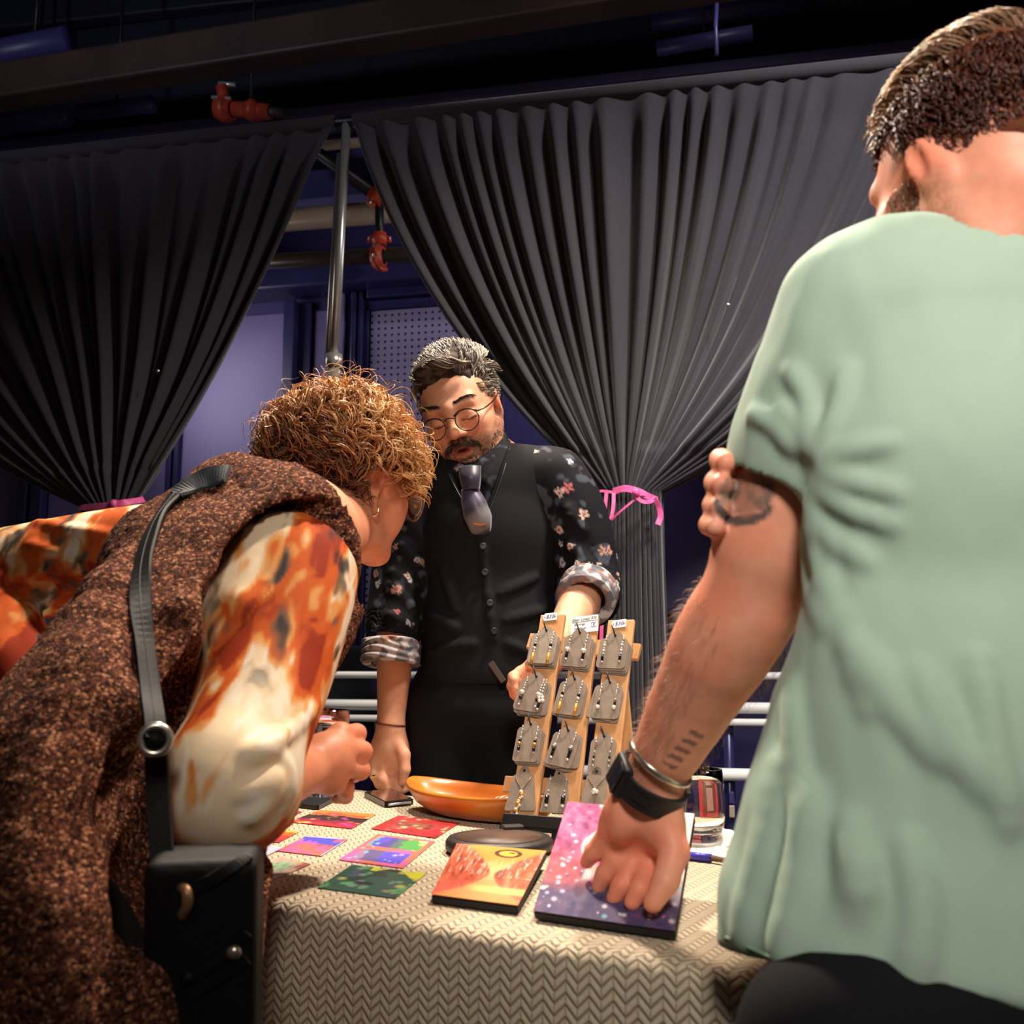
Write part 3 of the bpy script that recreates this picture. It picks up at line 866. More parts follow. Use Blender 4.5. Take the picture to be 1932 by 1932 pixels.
def uvn(u, v, f, seed, o=3): return fbm(np.stack([u, v, np.zeros_like(u)], 1), f, seed, o)
def blobs(col, u, v, n, seed, cols, r0, r1, asp=1.0):
    rg = np.random.default_rng(seed)
    for i in range(n):
        x, y = rg.random(2); r = r0 + (r1 - r0) * rg.random(); c = cols[rg.integers(len(cols))]
        d = np.sqrt((u - x) ** 2 + ((v - y) * asp) ** 2) / r
        col = mix(col, c, np.clip(1.4 - d * 1.4, 0, 1) ** .6 * .9)
    return col
def ramp(t, cols):
    cols = np.array(cols); x = np.linspace(0, 1, len(cols))
    return np.stack([np.interp(t, x, cols[:, i]) for i in range(3)], 1)
def quant(t, n): return np.floor(np.clip(t, 0, .999) * n) / (n - 1)
K_ = lin
def c_red(u, v):
    c = ramp(quant(uvn(u, v, 4, 3), 5), [K_(60, 12, 20), K_(150, 30, 24), K_(205, 30, 46), K_(214, 44, 56), K_(226, 90, 60)])
    m = sstep(.25, .4, v) * (1 - sstep(.6, .78, v)) * sstep(.1, .25, u) * (1 - sstep(.7, .9, u))
    c = mix(c, ramp(uvn(u, v, 9, 5), [K_(20, 14, 16), K_(70, 40, 34), K_(150, 90, 70), K_(235, 190, 120)]), m * .85)
    return blobs(c, u, v, 22, 4, [K_(236, 180, 120), K_(220, 110, 80), K_(120, 180, 110), K_(250, 220, 160), K_(170, 40, 90)], .02, .06)
def c_darkred(u, v):
    c = ramp(quant(1 - v + .3 * (uvn(u, v, 5, 9) - .5), 6), [K_(230, 130, 60), K_(200, 90, 40), K_(40, 24, 20), K_(60, 26, 26), K_(150, 30, 60), K_(215, 40, 54)])
    return blobs(c, u, v, 30, 14, [K_(240, 190, 120), K_(150, 110, 90), K_(20, 14, 14), K_(230, 150, 90), K_(200, 70, 170)], .02, .07)
def c_magenta(u, v):
    c = ramp(quant(uvn(u, v, 4, 21), 4), [K_(150, 36, 80), K_(168, 44, 86), K_(214, 44, 58), K_(224, 60, 60)])
    return blobs(c, u, v, 16, 2, [K_(214, 84, 200), K_(240, 120, 170), K_(236, 60, 60)], .04, .1)
def c_orange(u, v):
    c = ramp(quant(v + .5 * (uvn(u, v, 3, 31) - .5), 5), [K_(160, 40, 40), K_(212, 44, 50), K_(212, 60, 44), K_(220, 100, 40), K_(232, 180, 70)])
    return blobs(c, u, v, 8, 32, [K_(200, 200, 40), K_(214, 44, 58), K_(150, 40, 70)], .04, .1)
def c_bluepink(u, v):
    c = np.where((v > .66 - .1 * u)[:, None], K_(80, 78, 208), ramp(quant(uvn(u, v, 4, 41), 5), [K_(150, 50, 90), K_(160, 88, 110), K_(214, 98, 150), K_(222, 110, 90), K_(190, 100, 80)]))
    c = mix(c, K_(190, 186, 226), ((v > .94) | (u > .97)).astype(float))
    return blobs(c, u, v * .65, 12, 43, [K_(214, 84, 200), K_(232, 110, 160), K_(222, 100, 80)], .05, .1)
def c_double(u, v):
    c = np.tile(K_(226, 110, 96), (len(u), 1)); c = mix(c, K_(220, 100, 170), sstep(.5, .7, uvn(u, v, 3, 51)))
    a = (v > .56) & (v < .95) & (u > .08) & (u < .93)
    b = (v > .08) & (v < .44) & (u > .14) & (u < .9)
    ca = ramp(quant(u + .5 * (uvn(u, v, 6, 52) - .5), 6), [K_(110, 160, 160), K_(84, 80, 208), K_(76, 70, 150), K_(80, 110, 110), K_(80, 160, 80), K_(200, 210, 130)])
    cb = ramp(quant(u + .3 * (uvn(u, v, 4, 53) - .5), 4), [K_(150, 120, 160), K_(96, 88, 140), K_(84, 80, 208), K_(84, 80, 208)])
    c = np.where(a[:, None], ca, c); c = np.where(b[:, None], cb, c)
    return blobs(c, u, v, 14, 54, [K_(240, 160, 140), K_(190, 180, 210), K_(110, 200, 200)], .02, .05)
def c_lilac(u, v):
    c = ramp(quant(uvn(u, v, 3, 61), 4), [K_(170, 166, 214), K_(200, 196, 220), K_(224, 210, 226), K_(210, 204, 214)])
    return c
def c_sprig(u, v):
    c = np.tile(K_(186, 160, 140), (len(u), 1)); c = mix(c, K_(150, 80, 70), sstep(.55, .7, uvn(u, v, 3, 71)))
    d = np.sqrt((u - .45) ** 2 + (v - .55) ** 2)
    c = mix(c, ramp(quant(uvn(u, v, 8, 72), 3), [K_(90, 150, 96), K_(140, 170, 140), K_(190, 190, 110)]), (d < .3 + .1 * np.sin(9 * np.arctan2(v - .5, u - .45))).astype(float))
    return blobs(c, u, v, 10, 73, [K_(222, 140, 130), K_(200, 200, 190)], .03, .07)
def c_green(u, v):
    c = ramp(quant(uvn(u, v, 4, 81), 6), [K_(24, 30, 34), K_(38, 60, 50), K_(40, 84, 74), K_(44, 80, 60), K_(84, 150, 96), K_(70, 120, 100)])
    y = (v > .86 - .16 * np.sin(u * 8) * (u > .4)) & (u > .3)
    c = np.where(y[:, None], K_(196, 196, 44), c)
    return blobs(c, u, v, 34, 84, [K_(90, 170, 96), K_(150, 120, 130), K_(90, 70, 120), K_(176, 176, 90), K_(110, 140, 120), K_(26, 24, 34)], .03, .08)

CARD_T = .0008
cards = [('postcard with magenta and red print, under the orange patterned sleeve', c_magenta, [(482, 1551), (513, 1558), (570, 1533), (526, 1526)]),
         ('postcard of dark red, black and orange in the back row beside the magenta one', c_darkred, [(545, 1552), (664, 1565), (709, 1538), (604, 1530)]),
         ('bright red postcard with dark spotted middle, nearest the wooden bowl', c_red, [(700, 1565), (822, 1583), (867, 1554), (752, 1540)]),
         ('orange and scarlet postcard behind the pale lilac card', c_orange, [(478, 1589), (526, 1591), (564, 1571), (500, 1564)]),
         ('postcard with a blue sky band over pink hills', c_bluepink, [(522, 1607), (606, 1617), (657, 1585), (579, 1579)]),
         ('tall pink postcard with one green and one blue picture panel', c_double, [(639, 1624), (760, 1640), (821, 1589), (712, 1576)]),
         ('pale lilac postcard at the very end of the table by the black bag', c_lilac, [(470, 1628), (494, 1621), (534, 1601), (488, 1593)]),
         ('small beige postcard with a green sprig', c_sprig, [(484, 1644), (516, 1662), (586, 1632), (530, 1619)]),
         ('dark green postcard with a yellow corner nearest the front edge', c_green, [(599, 1677), (746, 1697), (804, 1650), (664, 1634)])]
for lb, fn, px in cards:
    c = [T(x, y, ZT) + np.array([0, 0, .0008]) for x, y in px]
    tag(sheet('postcard', c, 61, 61, fn, m_print, None, 0, CARD_T), lb, 'postcard', 'printed postcards laid out on the cloth')

# ---- paintings on deep canvases
def canvas(label, c, depth, colfn, nx, ny, loc=None):
    c = [np.asarray(q, float) for q in c]
    N = nrm(np.cross(c[1] - c[0], c[3] - c[0]))
    t = thing('painting', label, 'painting', c[0] - N * depth)
    bm = bmesh.new()
    hi = [bm.verts.new(q - N * .0006) for q in c]; lo = [bm.verts.new(q - N * depth) for q in c]
    bm.faces.new(hi); bm.faces.new(lo[::-1])
    for i in range(4): bm.faces.new([hi[(i + 1) % 4], hi[i], lo[i], lo[(i + 1) % 4]])
    bmesh.ops.bevel(bm, geom=list(bm.edges), offset=.0015, segments=2, affect='EDGES')
    link('stretched_canvas', bm_mesh('stretched_canvas', bm), m_canvas, t, smooth=False)
    sheet('painted_face', c, nx, ny, colfn, m_paint, t, 0, .0006, bulge=lambda u, v: .0008 * uvn(u, v, 14, 5, 3) * np.minimum(1, 20 * np.minimum(np.minimum(u, 1 - u), np.minimum(v, 1 - v))))
    return t
def p_birch(u, v):
    n1 = uvn(u, v, 5, 101); n2 = uvn(u, v, 16, 102); n3 = uvn(u * 3, v, 18, 103)
    c = ramp(n2 * 1.3 - .15, [K_(76, 36, 70), K_(128, 54, 98), K_(180, 80, 130), K_(200, 112, 150), K_(146, 90, 116)])
    low = sstep(.5, .28, v + .3 * (n1 - .5))
    c = mix(c, ramp(n2 * 1.2 - .1, [K_(50, 46, 74), K_(74, 64, 104), K_(92, 76, 104), K_(122, 112, 136)]), low)
    red = sstep(.48, .2, u) * sstep(.15, .3, v) * sstep(.6, .4, v)
    c = mix(c, ramp(n2, [K_(130, 50, 60), K_(190, 80, 76), K_(214, 110, 110)]), red * .7)
    pale = sstep(.86, .95, u + .1 * (n1 - .5)) * sstep(.15, .4, v)
    c = mix(c, ramp(n2, [K_(190, 160, 150), K_(214, 206, 200), K_(226, 224, 226)]), pale)
    for x0, s, w in ((.30, .10, .045), (.46, -.02, .05), (.58, -.12, .03)):
        d = np.abs(u - (x0 + s * (v - .5) + .05 * np.sin(v * 14 + x0 * 30))) / w
        k = sstep(1.2, .5, d) * sstep(.22, .4, v)
        c = mix(c, ramp(n3, [K_(60, 46, 46), K_(130, 110, 100), K_(196, 180, 170), K_(236, 230, 226), K_(120, 96, 80)]), k * .95)
    c = blobs(c, u, v * 1.3, 120, 104, [K_(222, 200, 210), K_(186, 180, 206), K_(236, 230, 230), K_(206, 120, 176), K_(120, 180, 200), K_(120, 60, 110)], .008, .026)
    return c
def p_sun(u, v):
    n1 = uvn(u * 3, v, 9, 111, 4); n2 = uvn(u * 3, v, 18, 112)
    n3 = uvn(u * 7 + .6 * n2, v * 1.6, 3, 118, 3)
    c = ramp(.6 * n1 + .8 * n3 - .2, [K_(84, 40, 32), K_(150, 62, 44), K_(190, 84, 58), K_(206, 104, 74), K_(222, 150, 112), K_(206, 180, 156)])
    c = mix(c, ramp(n2, [K_(176, 70, 60), K_(220, 100, 84), K_(228, 120, 96)]), sstep(.34, .12, v))
    # hourglass of light: broad at the top, narrow waist, spreading at the foot
    wd = np.where(v > .45, .03 + .42 * np.clip((v - .45) / .5, 0, 1) ** 1.3, .03 + .5 * np.clip((.45 - v) / .42, 0, 1) ** 1.8)
    k = sstep(1.1, .75, np.abs(u - .56 - .05 * (v - .5)) / wd)
    c = mix(c, ramp(v + .2 * (n2 - .5), [K_(206, 140, 84), K_(214, 150, 96), K_(226, 186, 130), K_(206, 138, 62), K_(204, 146, 66)]), k)
    foot = sstep(.1, .16, v) * sstep(.26, .2, v) * sstep(.3, .5, u)
    c = mix(c, K_(240, 196, 120), foot * .8)
    d = np.sqrt(((u - .62) / .15) ** 2 + ((v - .86) / .085) ** 2)
    c = mix(c, K_(74, 46, 30), sstep(1.1, .95, d)); c = mix(c, K_(226, 170, 70), sstep(.75, .6, d)); c = mix(c, K_(70, 44, 32), sstep(.34, .2, np.sqrt(((u - .66) / .15) ** 2 + ((v - .875) / .05) ** 2)))
    wh = sstep(.56, .66, uvn(u * 5, v, 9, 115)) * (v > .4) * (1 - k)
    c = mix(c, K_(214, 190, 170), wh * .7)
    dk = sstep(.58, .7, uvn(u * 6, v * 1.1, 4, 116)) * (1 - k) * (v > .35)
    return mix(c, K_(84, 46, 38), dk * .6)
big = [T(1006, 1719, ZT + .0105), T(1273, 1757, ZT + .0105), P(1310, 1536, 1.16), P(1071, 1513, 1.25)]
big = [q + np.array([0, 0, 0]) for q in big]
canvas('large pink and violet canvas painting with silver trees under the open hand', big, .0098, p_birch, 150, 190)
small = [T(814, 1688, ZT + .0100), T(977, 1709, ZT + .0100), P(1031, 1606, 1.30), P(862, 1592, 1.345)]
canvas('small orange canvas painting with a yellow hourglass and dark oval', small, .0094, p_sun, 110, 150)
third = [T(1362, 1695, ZT + .018), T(1440, 1705, ZT + .018), T(1470, 1612, ZT + .018), T(1385, 1602, ZT + .018)]
canvas('dark violet canvas mostly hidden behind the mint shirt', third, .017, lambda u, v: blobs(ramp(uvn(u, v, 7, 121), [K_(60, 50, 70), K_(104, 84, 110), K_(120, 90, 96), K_(80, 76, 120)]), u, v, 50, 122, [K_(96, 92, 160), K_(140, 110, 110), K_(60, 44, 60)], .02, .06), 60, 60)

# little wooden rest that holds up the back of the large painting
m_wood = mat('pale_pine', lin(208, 158, 106), .55, noise=(30, lin(184, 128, 78), .7), bump=(60, .15, .001))
mb = (big[2] + big[3]) / 2
hN = nrm(np.cross(big[1] - big[0], big[3] - big[0]))
q = mb * .85 + ((big[0] + big[1]) / 2) * .15 - hN * .011
tag(box('picture_rest', (q[0], q[1], (q[2] + ZT) / 2 - .004), (.09, .02, q[2] - ZT - .012), m_wood, None, R=frame_z((0, 0, 1), big[1] - big[0]), bevel=.002), 'small pine block propping the back of the large canvas', 'picture rest')

# ---- dark paddle board under the small painting
m_slate = mat('dark_wood_paddle', lin(46, 38, 34), .5, noise=(14, lin(28, 24, 24), .7), bump=(60, .25, .002))
m_slatetop = mat('brown_paddle_top', lin(92, 66, 50), .5, noise=(12, lin(50, 38, 34), .9))
dc_ = T(942, 1608, ZT + .0)
t = thing('paddle_board', 'dark round paddle board with a long flat handle behind the small painting', 'board', dc_)
lathe('board_disc', [(0, .0012), (.066, .0012), (.072, .006), (.072, .015), (.068, .020), (0, .020)], m_slate, t, 48, mat44(np.eye(3), dc_))
lathe('board_face', [(0, .0202), (.058, .0202), (.058, .0208), (0, .0208)], m_slatetop, t, 48, mat44(np.eye(3), dc_))
h0 = dc_ + nrm(T(985, 1540, ZT) - dc_) * .06 + [0, 0, .012]; h1 = P(983, 1552, 1.480)
box('board_handle', (h0 + h1) / 2, (.021, np.linalg.norm(h1 - h0), .011), m_slate, t, R=frame_z((0, 0, 1), np.cross(nrm(h1 - h0), [0, 0, 1])), bevel=.002)

# ---- golden wooden bowl
def bowl():
    m = mat('golden_wood', lin(206, 132, 48), .28, noise=(7, lin(168, 84, 30), .8), bump=(24, .3, .003), coat=.3)
    nt = m.node_tree
    a = T(785, 1490, ZT + .03); b = T(1044, 1544, ZT + .015)
    c = (a + b) / 2; c[2] = ZT; ax = nrm(np.array([b[0] - a[0], b[1] - a[1], 0])); ay = np.array([-ax[1], ax[0], 0])
    hl = np.linalg.norm((b - a)[:2]) / 2 + .012; hw = .078
    seg = 72
    th = np.arange(seg) * 2 * np.pi / seg
    def ring(f, z, inset=0):
        # boat-shaped outline
        x = np.cos(th); y = np.sin(th)
        pw = 1.25
        X = np.sign(x) * np.abs(x) ** .95 * (hl * f - inset); Y = np.sign(y) * np.abs(y) ** pw * (hw * f - inset)
        zz = z + .010 * np.abs(x) ** 3 * (z > .02)
        return c + X[:, None] * ax + Y[:, None] * ay + np.stack([0 * th, 0 * th, zz + .001], 1)
    rs = [ring(.52, 0), ring(.68, .004), ring(.85, .016), ring(.96, .030), ring(1, .038), ring(1.0, .042, .004), ring(1, .040, .009), ring(.93, .030, .010), ring(.8, .016, .010), ring(.6, .011, .010), ring(.3, .009, .006)]
    V = np.concatenate(rs); F = []
    for j in range(len(rs) - 1):
        for k in range(seg): F.append([j * seg + k, j * seg + (k + 1) % seg, (j + 1) * seg + (k + 1) % seg, (j + 1) * seg + k])
    F.append(list(range(seg))[::-1]); F.append([(len(rs) - 1) * seg + k for k in range(seg)])
    o = link('wooden_bowl', mesh_np('wooden_bowl', V, F), m); tag(o, 'long golden wooden dough bowl in front of the seller', 'bowl')
    # a packet, and a coil added to imitate spiral highlights in the wood
    m_red = mat('striped_print', attr=True, rough=.4)
    p = c + ax * .035 + ay * .012 + np.array([0, 0, .022])
    s = .024
    cc = [p - ax * s - ay * s * .8, p + ax * s - ay * s * .7, p + ax * s * 1.1 + ay * s + [0, 0, .008], p - ax * s * .8 + ay * s + [0, 0, .006]]
    tag(sheet('striped_packet', cc, 40, 20, lambda u, v: np.where((np.sin(u * 32 + v * 6) > 0.1)[:, None], K_(238, 214, 186), K_(166, 46, 26)), m_red, None, 0, .004, bulge=lambda u, v: .006 * np.sin(np.pi * u) * np.sin(np.pi * v)), 'small red and cream striped packet lying in the golden bowl', 'packet')
    m_gold = mat('glint_brass', lin(240, 200, 130), .25, metal=.9)
    t_ = np.linspace(0, 1, 90); p = c - ax * .085 + np.array([0, 0, .0125])
    S = p + (ax[None] * np.cos(t_ * 14)[:, None] * 1.4 + ay[None] * np.sin(t_ * 14)[:, None]) * (.012 + .016 * t_)[:, None] + np.array([0, 0, 1]) * (.001 + .007 * t_)[:, None]
    tag(link('glint_coil', tube_mesh('glint_coil', S[None], .0013, 6), m_gold), 'added shiny coil imitating spiral highlights in the wide end of the golden bowl', 'highlight')
bowl()

# ---- phone and coaster
m_phone = mat('black_glass', lin(22, 22, 26), .12, coat=.5)
m_phbody = mat('phone_body', lin(20, 20, 23), .3); m_phside = mat('phone_edge', lin(196, 198, 202), .3, metal=.7)
def slab(name, label, cat, px, zt, h, m, r=.006):
    c = [T(x, y, zt) for x, y in px]; bm = bmesh.new()
    lo = [bm.verts.new(q) for q in c]; hi = [bm.verts.new(q + np.array([0, 0, h])) for q in c]
    bm.faces.new(lo[::-1]); bm.faces.new(hi); ve = []
    for i in range(4):
        bm.faces.new([lo[i], lo[(i + 1) % 4], hi[(i + 1) % 4], hi[i]]); ve.append(bm.edges.get((lo[i], hi[i])))
    bmesh.ops.bevel(bm, geom=ve, offset=r, segments=5, affect='EDGES')
    o = link(name, bm_mesh(name, bm), m, None, smooth=False); tag(o, label, cat); return o, c
ph, c = slab('smartphone', 'black smartphone lying face up by the golden bowl', 'phone', [(686, 1503), (727, 1524), (781, 1518), (738, 1496)], ZT + .001, .009, m_phbody)
be = [c[1] * .9 + c[2] * .1, c[1] * .12 + c[2] * .88]; be = [q + np.array([0, 0, .0045]) + nrm(np.cross(c[2] - c[1], [0, 0, 1])) * .0004 for q in be]
tube('edge_trim', be, .0022, m_phside, ph, sides=8)
ci = [q * .93 + sum(c) / 4 * .07 for q in c]
bm = bmesh.new(); bm.faces.new([bm.verts.new(q + np.array([0, 0, .0093])) for q in ci]); g = bmesh.ops.extrude_face_region(bm, geom=list(bm.faces))
bmesh.ops.translate(bm, verts=[v for v in g['geom'] if isinstance(v, bmesh.types.BMVert)], vec=(0, 0, .0006)); bmesh.ops.recalc_face_normals(bm, faces=bm.faces)
link('screen', bm_mesh('screen', bm), m_phone, ph, smooth=False)
sd = ph; 
bm = bmesh.new(); cb = [c[0] * .97 + c[1] * .03, c[1]]
ba, bb = c[0], c[3]
slab('notebook', 'small black notebook under the hand-held glass', 'notebook', [(548, 1522), (600, 1528), (640, 1508), (592, 1503)], ZT + .001, .007, m_black, .004)

# ---- pen, napkins, tumbler, red card at the back corner
m_blue = mat('blue_plastic', lin(72, 74, 200), .35); m_brownp = mat('brown_pen_tip', lin(110, 90, 76), .4)
pa, pb, pc_ = T(1296, 1614, ZT + .006), T(1342, 1619, ZT + .006), T(1388, 1627, ZT + .006)
t = thing('pen', 'blue pen lying behind the large canvas', 'pen', pa)
tube('pen_barrel', [pa, pb], .0052, m_blue, t, sides=14); tube('pen_tip', [pb, pb + (pc_ - pb) * .85, pc_], np.array([.0038, .003, .0008]), m_brownp, t, sides=12)
def crumple(name, label, px, w, d, h, seed, rot):
    c = T(px[0], px[1], ZT); n = 36
    u, v = np.meshgrid(np.linspace(-1, 1, n), np.linspace(-1, 1, n), indexing='ij'); u = u.ravel(); v = v.ravel()
    z = h * (np.exp(-(u * u + v * v) * 1.1) * .7 + .8 * np.abs(uvn(u, v, 2.2, seed) - .5) + .2 * np.abs(uvn(u, v, 6, seed) - .5))
    z = z - z.min() + .002
    ca, sa = math.cos(rot), math.sin(rot)
    V = c + np.stack([(u * ca - v * sa) * w, (u * sa + v * ca) * d, z], 1)
    idx = np.arange(n * n).reshape(n, n); F = np.stack([idx[:-1, :-1], idx[1:, :-1], idx[1:, 1:], idx[:-1, 1:]], -1).reshape(-1, 4)
    o = link(name, mesh_np(name, V, F), m_paper, None); s = o.modifiers.new('sheet', 'SOLIDIFY'); s.thickness = .001; s.offset = 1
    tag(o, label, 'napkin'); return o
crumple('paper_napkin', 'crumpled white napkin at the back corner beside the tumbler', (1368, 1592), .034, .05, .022, 5, .3)
crumple('paper_napkin', 'flat white napkin under the tumbler by the mint shirt', (1325, 1601), .042, .06, .006, 9, -.5)
m_glass = mat('clear_glass', (1, 1, 1), .02, trans=1.0, ior=1.45)
def tumbler_prof(h, r):
    o = [(0, .002), (r * .62, .0), (r * .78, .008), (r * .96, h * .3), (r * 1.0, h * .45), (r * .93, h * .8), (r * .88, h)]
    i = [(r * .88 - .0016, h), (r * .93 - .0018, h * .8), (r - .002, h * .45), (r * .96 - .0022, h * .3), (r * .74 - .002, .0125), (0, .0105)]
    return o + i
gb = T(1322, 1586, ZT + .0085)
tag(lathe('tumbler', tumbler_prof(.096, .036), m_glass, None, 48, mat44(np.eye(3), gb)), 'empty clear stemless wine tumbler on the white napkin', 'glass')
m_redc = mat('red_card', lin(206, 38, 44), .45); m_pale = mat('pale_print', lin(196, 150, 140), .5); m_dk = mat('dark_print', lin(110, 70, 66), .5)
rc_ = T(1343, 1574, ZT) + np.array([0.010, .05, .037])
rR = np.stack([[1, 0, 0], [0, 1, 0], [0, 0, 1]], 1)
t = box('red_card', rc_, (.036, .004, .068), m_redc, None, R=frame_z((.0, .18, 1)), bevel=.001); tag(t, 'red card with a pale figure standing behind the tumbler', 'card')
box('card_panel', rc_ + [0, -.0022, 0.005], (.022, .002, .046), m_dk, t, R=frame_z((.0, .18, 1)), bevel=.0008)
box('card_panel', rc_ + [0, -.0034, 0.004], (.012, .002, .036), m_pale, t, R=frame_z((.0, .18, 1)), bevel=.0008)

# ================================================================== EARRING DISPLAY
dBL, dBR, dTL, dTR = P(957, 1548, 1.515), P(1158, 1520, 1.455), P(1016, 1157, 1.64), P(1201, 1172, 1.58)
DX = nrm((dBR - dBL) + (dTR - dTL)); DZ = (dTL + dTR) / 2 - (dBL + dBR) / 2; DZ = nrm(DZ - DX * DZ.dot(DX)); DN = nrm(np.cross(DX, DZ))
if DN[1] > 0: DN = -DN                                       # towards the visitor
DR = np.stack([DX, -DN, DZ], 1)                              # local x, y (away), z
D0 = (dBL + dBR + dTL + dTR) / 4
def PL(px, py, out=0.0):                                     # point of the board plane seen at a pixel
    d = ray(px, py); o = D0 + DN * out; return CAMP + d * ((o - CAMP) @ DN / (d @ DN))

dsp = thing('jewellery_display', 'tall leaning pine rack of three slats holding earring cards', 'display rack', (PL(1060, 1540)[0], PL(1060, 1540)[1], ZT))
def slat(a, b, wpx, nm='slat', out=0.0, th=.008, m=m_wood):
    A = PL(*a, out); B = PL(*b, out); z = nrm(B - A); x = nrm(np.cross(-DN, z)); 
    wd = wpx / FPX * np.linalg.norm(A - CAMP)
    return box(nm, (A + B) / 2 - DN * th / 2, (wd, th, np.linalg.norm(B - A)), m, dsp, R=np.stack([x, np.cross(z, x), z], 1), bevel=.0015)
slat((986, 1540), (1043, 1159), 53)
slat((1064, 1534), (1106, 1164), 52)
slat((1132, 1522), (1172, 1169), 55)
slat((996, 1208), (1206, 1229), 31, 'crossbar', -.009, .009)
slat((950, 1478), (1166, 1489), 30, 'crossbar', -.009, .009)
slat((947, 1545), (1060, 1554), 24, 'ledge', .012, .02, m_black)
for fx in (953, 1052):
    q = PL(fx, 1556, .006); box('foot', (q[0], q[1], (q[2] + ZT) / 2 + .001), (.012, .018, q[2] - ZT + .004), m_black, dsp, R=DR, bevel=.001)
# back strut
A = PL(1160, 1222, -.02); B = np.array([PL(1160, 1500)[0] + .035, PL(1160, 1500)[1] + .11, ZT + .002])
box('back_strut', (A + B) / 2, (.03, .009, np.linalg.norm(A - B)), m_wood, dsp, R=frame_z(A - B, DX), bevel=.0015)

m_card = mat('taupe_card', lin(140, 126, 112), .85, noise=(70, lin(122, 110, 98), .6), bump=(420, .3, .0008), spec=.2)
m_cardlt = mat('pale_taupe_card', lin(158, 146, 132), .85, noise=(70, lin(136, 124, 112), .6), bump=(420, .3, .0008), spec=.2)
m_bead = mat('bead_colours', attr=True, rough=.22, metal=.35)
m_tagp = mat('tag_paper', lin(244, 242, 240), .7)
m_ink = mat('violet_ink', lin(92, 70, 150), .6); m_inkd = mat('dark_ink', lin(58, 54, 66), .6)

def tag_outline(w, h, style):
    """earring card: round head with shoulders, rounded bottom; necklace card: flared"""
    q = []
    hw = w / 2
    if style == 'flare':
        top = .30 * w
        for a in np.linspace(math.pi, 0, 9): q.append((top * .62 * math.cos(a), h / 2 - .28 * w + .28 * w * math.sin(a)))
        q += [(top * 1.15, h / 2 - .32 * w), (hw * 1.06, -h / 2 + .06 * w), (hw * .98, -h / 2), (-hw * .98, -h / 2), (-hw * 1.06, -h / 2 + .06 * w), (-top * 1.15, h / 2 - .32 * w)]
        return q
    for a in np.linspace(math.pi * .98, math.pi * .02, 9): q.append((.27 * w * math.cos(a), h / 2 - .25 * w + .25 * w * math.sin(a)))
    q += [(.33 * w, h / 2 - .27 * w), (hw * .86, h / 2 - .30 * w), (hw * .98, h / 2 - .40 * w)]
    r = .13 * w
    for a in np.linspace(0, -math.pi / 2, 5): q.append((hw - r + r * math.cos(a), -h / 2 + r + r * math.sin(a)))
    for a in np.linspace(-math.pi / 2, -math.pi, 5): q.append((-hw + r + r * math.cos(a), -h / 2 + r + r * math.sin(a)))
    q += [(-hw * .98, h / 2 - .40 * w), (-hw * .86, h / 2 - .30 * w), (-.33 * w, h / 2 - .27 * w)]
    return q

def prism(name, outline, th, M, m, parent=None, hole=None, bev=.0004):
    bm = bmesh.new()
    lo = [bm.verts.new((x, 0, z)) for x, z in outline]; hi = [bm.verts.new((x, -th, z)) for x, z in outline]
    n = len(lo)
    f1 = bm.faces.new(lo); f2 = bm.faces.new(hi[::-1])
    for i in range(n): bm.faces.new([lo[(i + 1) % n], lo[i], hi[i], hi[(i + 1) % n]])
    bmesh.ops.recalc_face_normals(bm, faces=bm.faces)
    bmesh.ops.transform(bm, matrix=M, verts=bm.verts)
    return link(name, bm_mesh(name, bm), m, parent, smooth=False)

def beads(name, items, M, parent):
    """items: (x, z, kind, size, colour) strung in a local card frame -> one mesh"""
    Vs, Fs, Cs = [], [], []; nb = 0
    uvs = [(th, ph) for th in np.linspace(0, np.pi, 7) for ph in np.linspace(0, 2 * np.pi, 9)[:-1]]
    for x, z, kind, s, c in items:
        if kind == 'b':
            V = np.array([(x + s * math.sin(t) * math.cos(p), -.0012 - s * .9 + s * math.sin(t) * math.sin(p), z + s * math.cos(t)) for t, p in uvs])
            F = [[i * 8 + j, i * 8 + (j + 1) % 8, (i + 1) * 8 + (j + 1) % 8, (i + 1) * 8 + j] for i in range(6) for j in range(8)]
        else:
            h, wd = s
            V = np.array([(x + a * wd, -.0015 + b * wd - wd, z + q) for q in (-h, h) for a, b in ((-1, -.7), (0, -1.2), (1, -.7), (1, .7), (-1, .7))])
            F = [[i, (i + 1) % 5, 5 + (i + 1) % 5, 5 + i] for i in range(5)] + [[4, 3, 2, 1, 0], [5, 6, 7, 8, 9]]
        Vs.append(V); Fs += [[q + nb for q in f] for f in F]; Cs.append(np.tile(c, (len(V), 1))); nb += len(V)
    V = np.concatenate(Vs); V = np.array([(M @ Vector(v))[:] for v in V])
    return link(name, mesh_np(name, V, Fs, np.concatenate(Cs)), m_bead, parent)

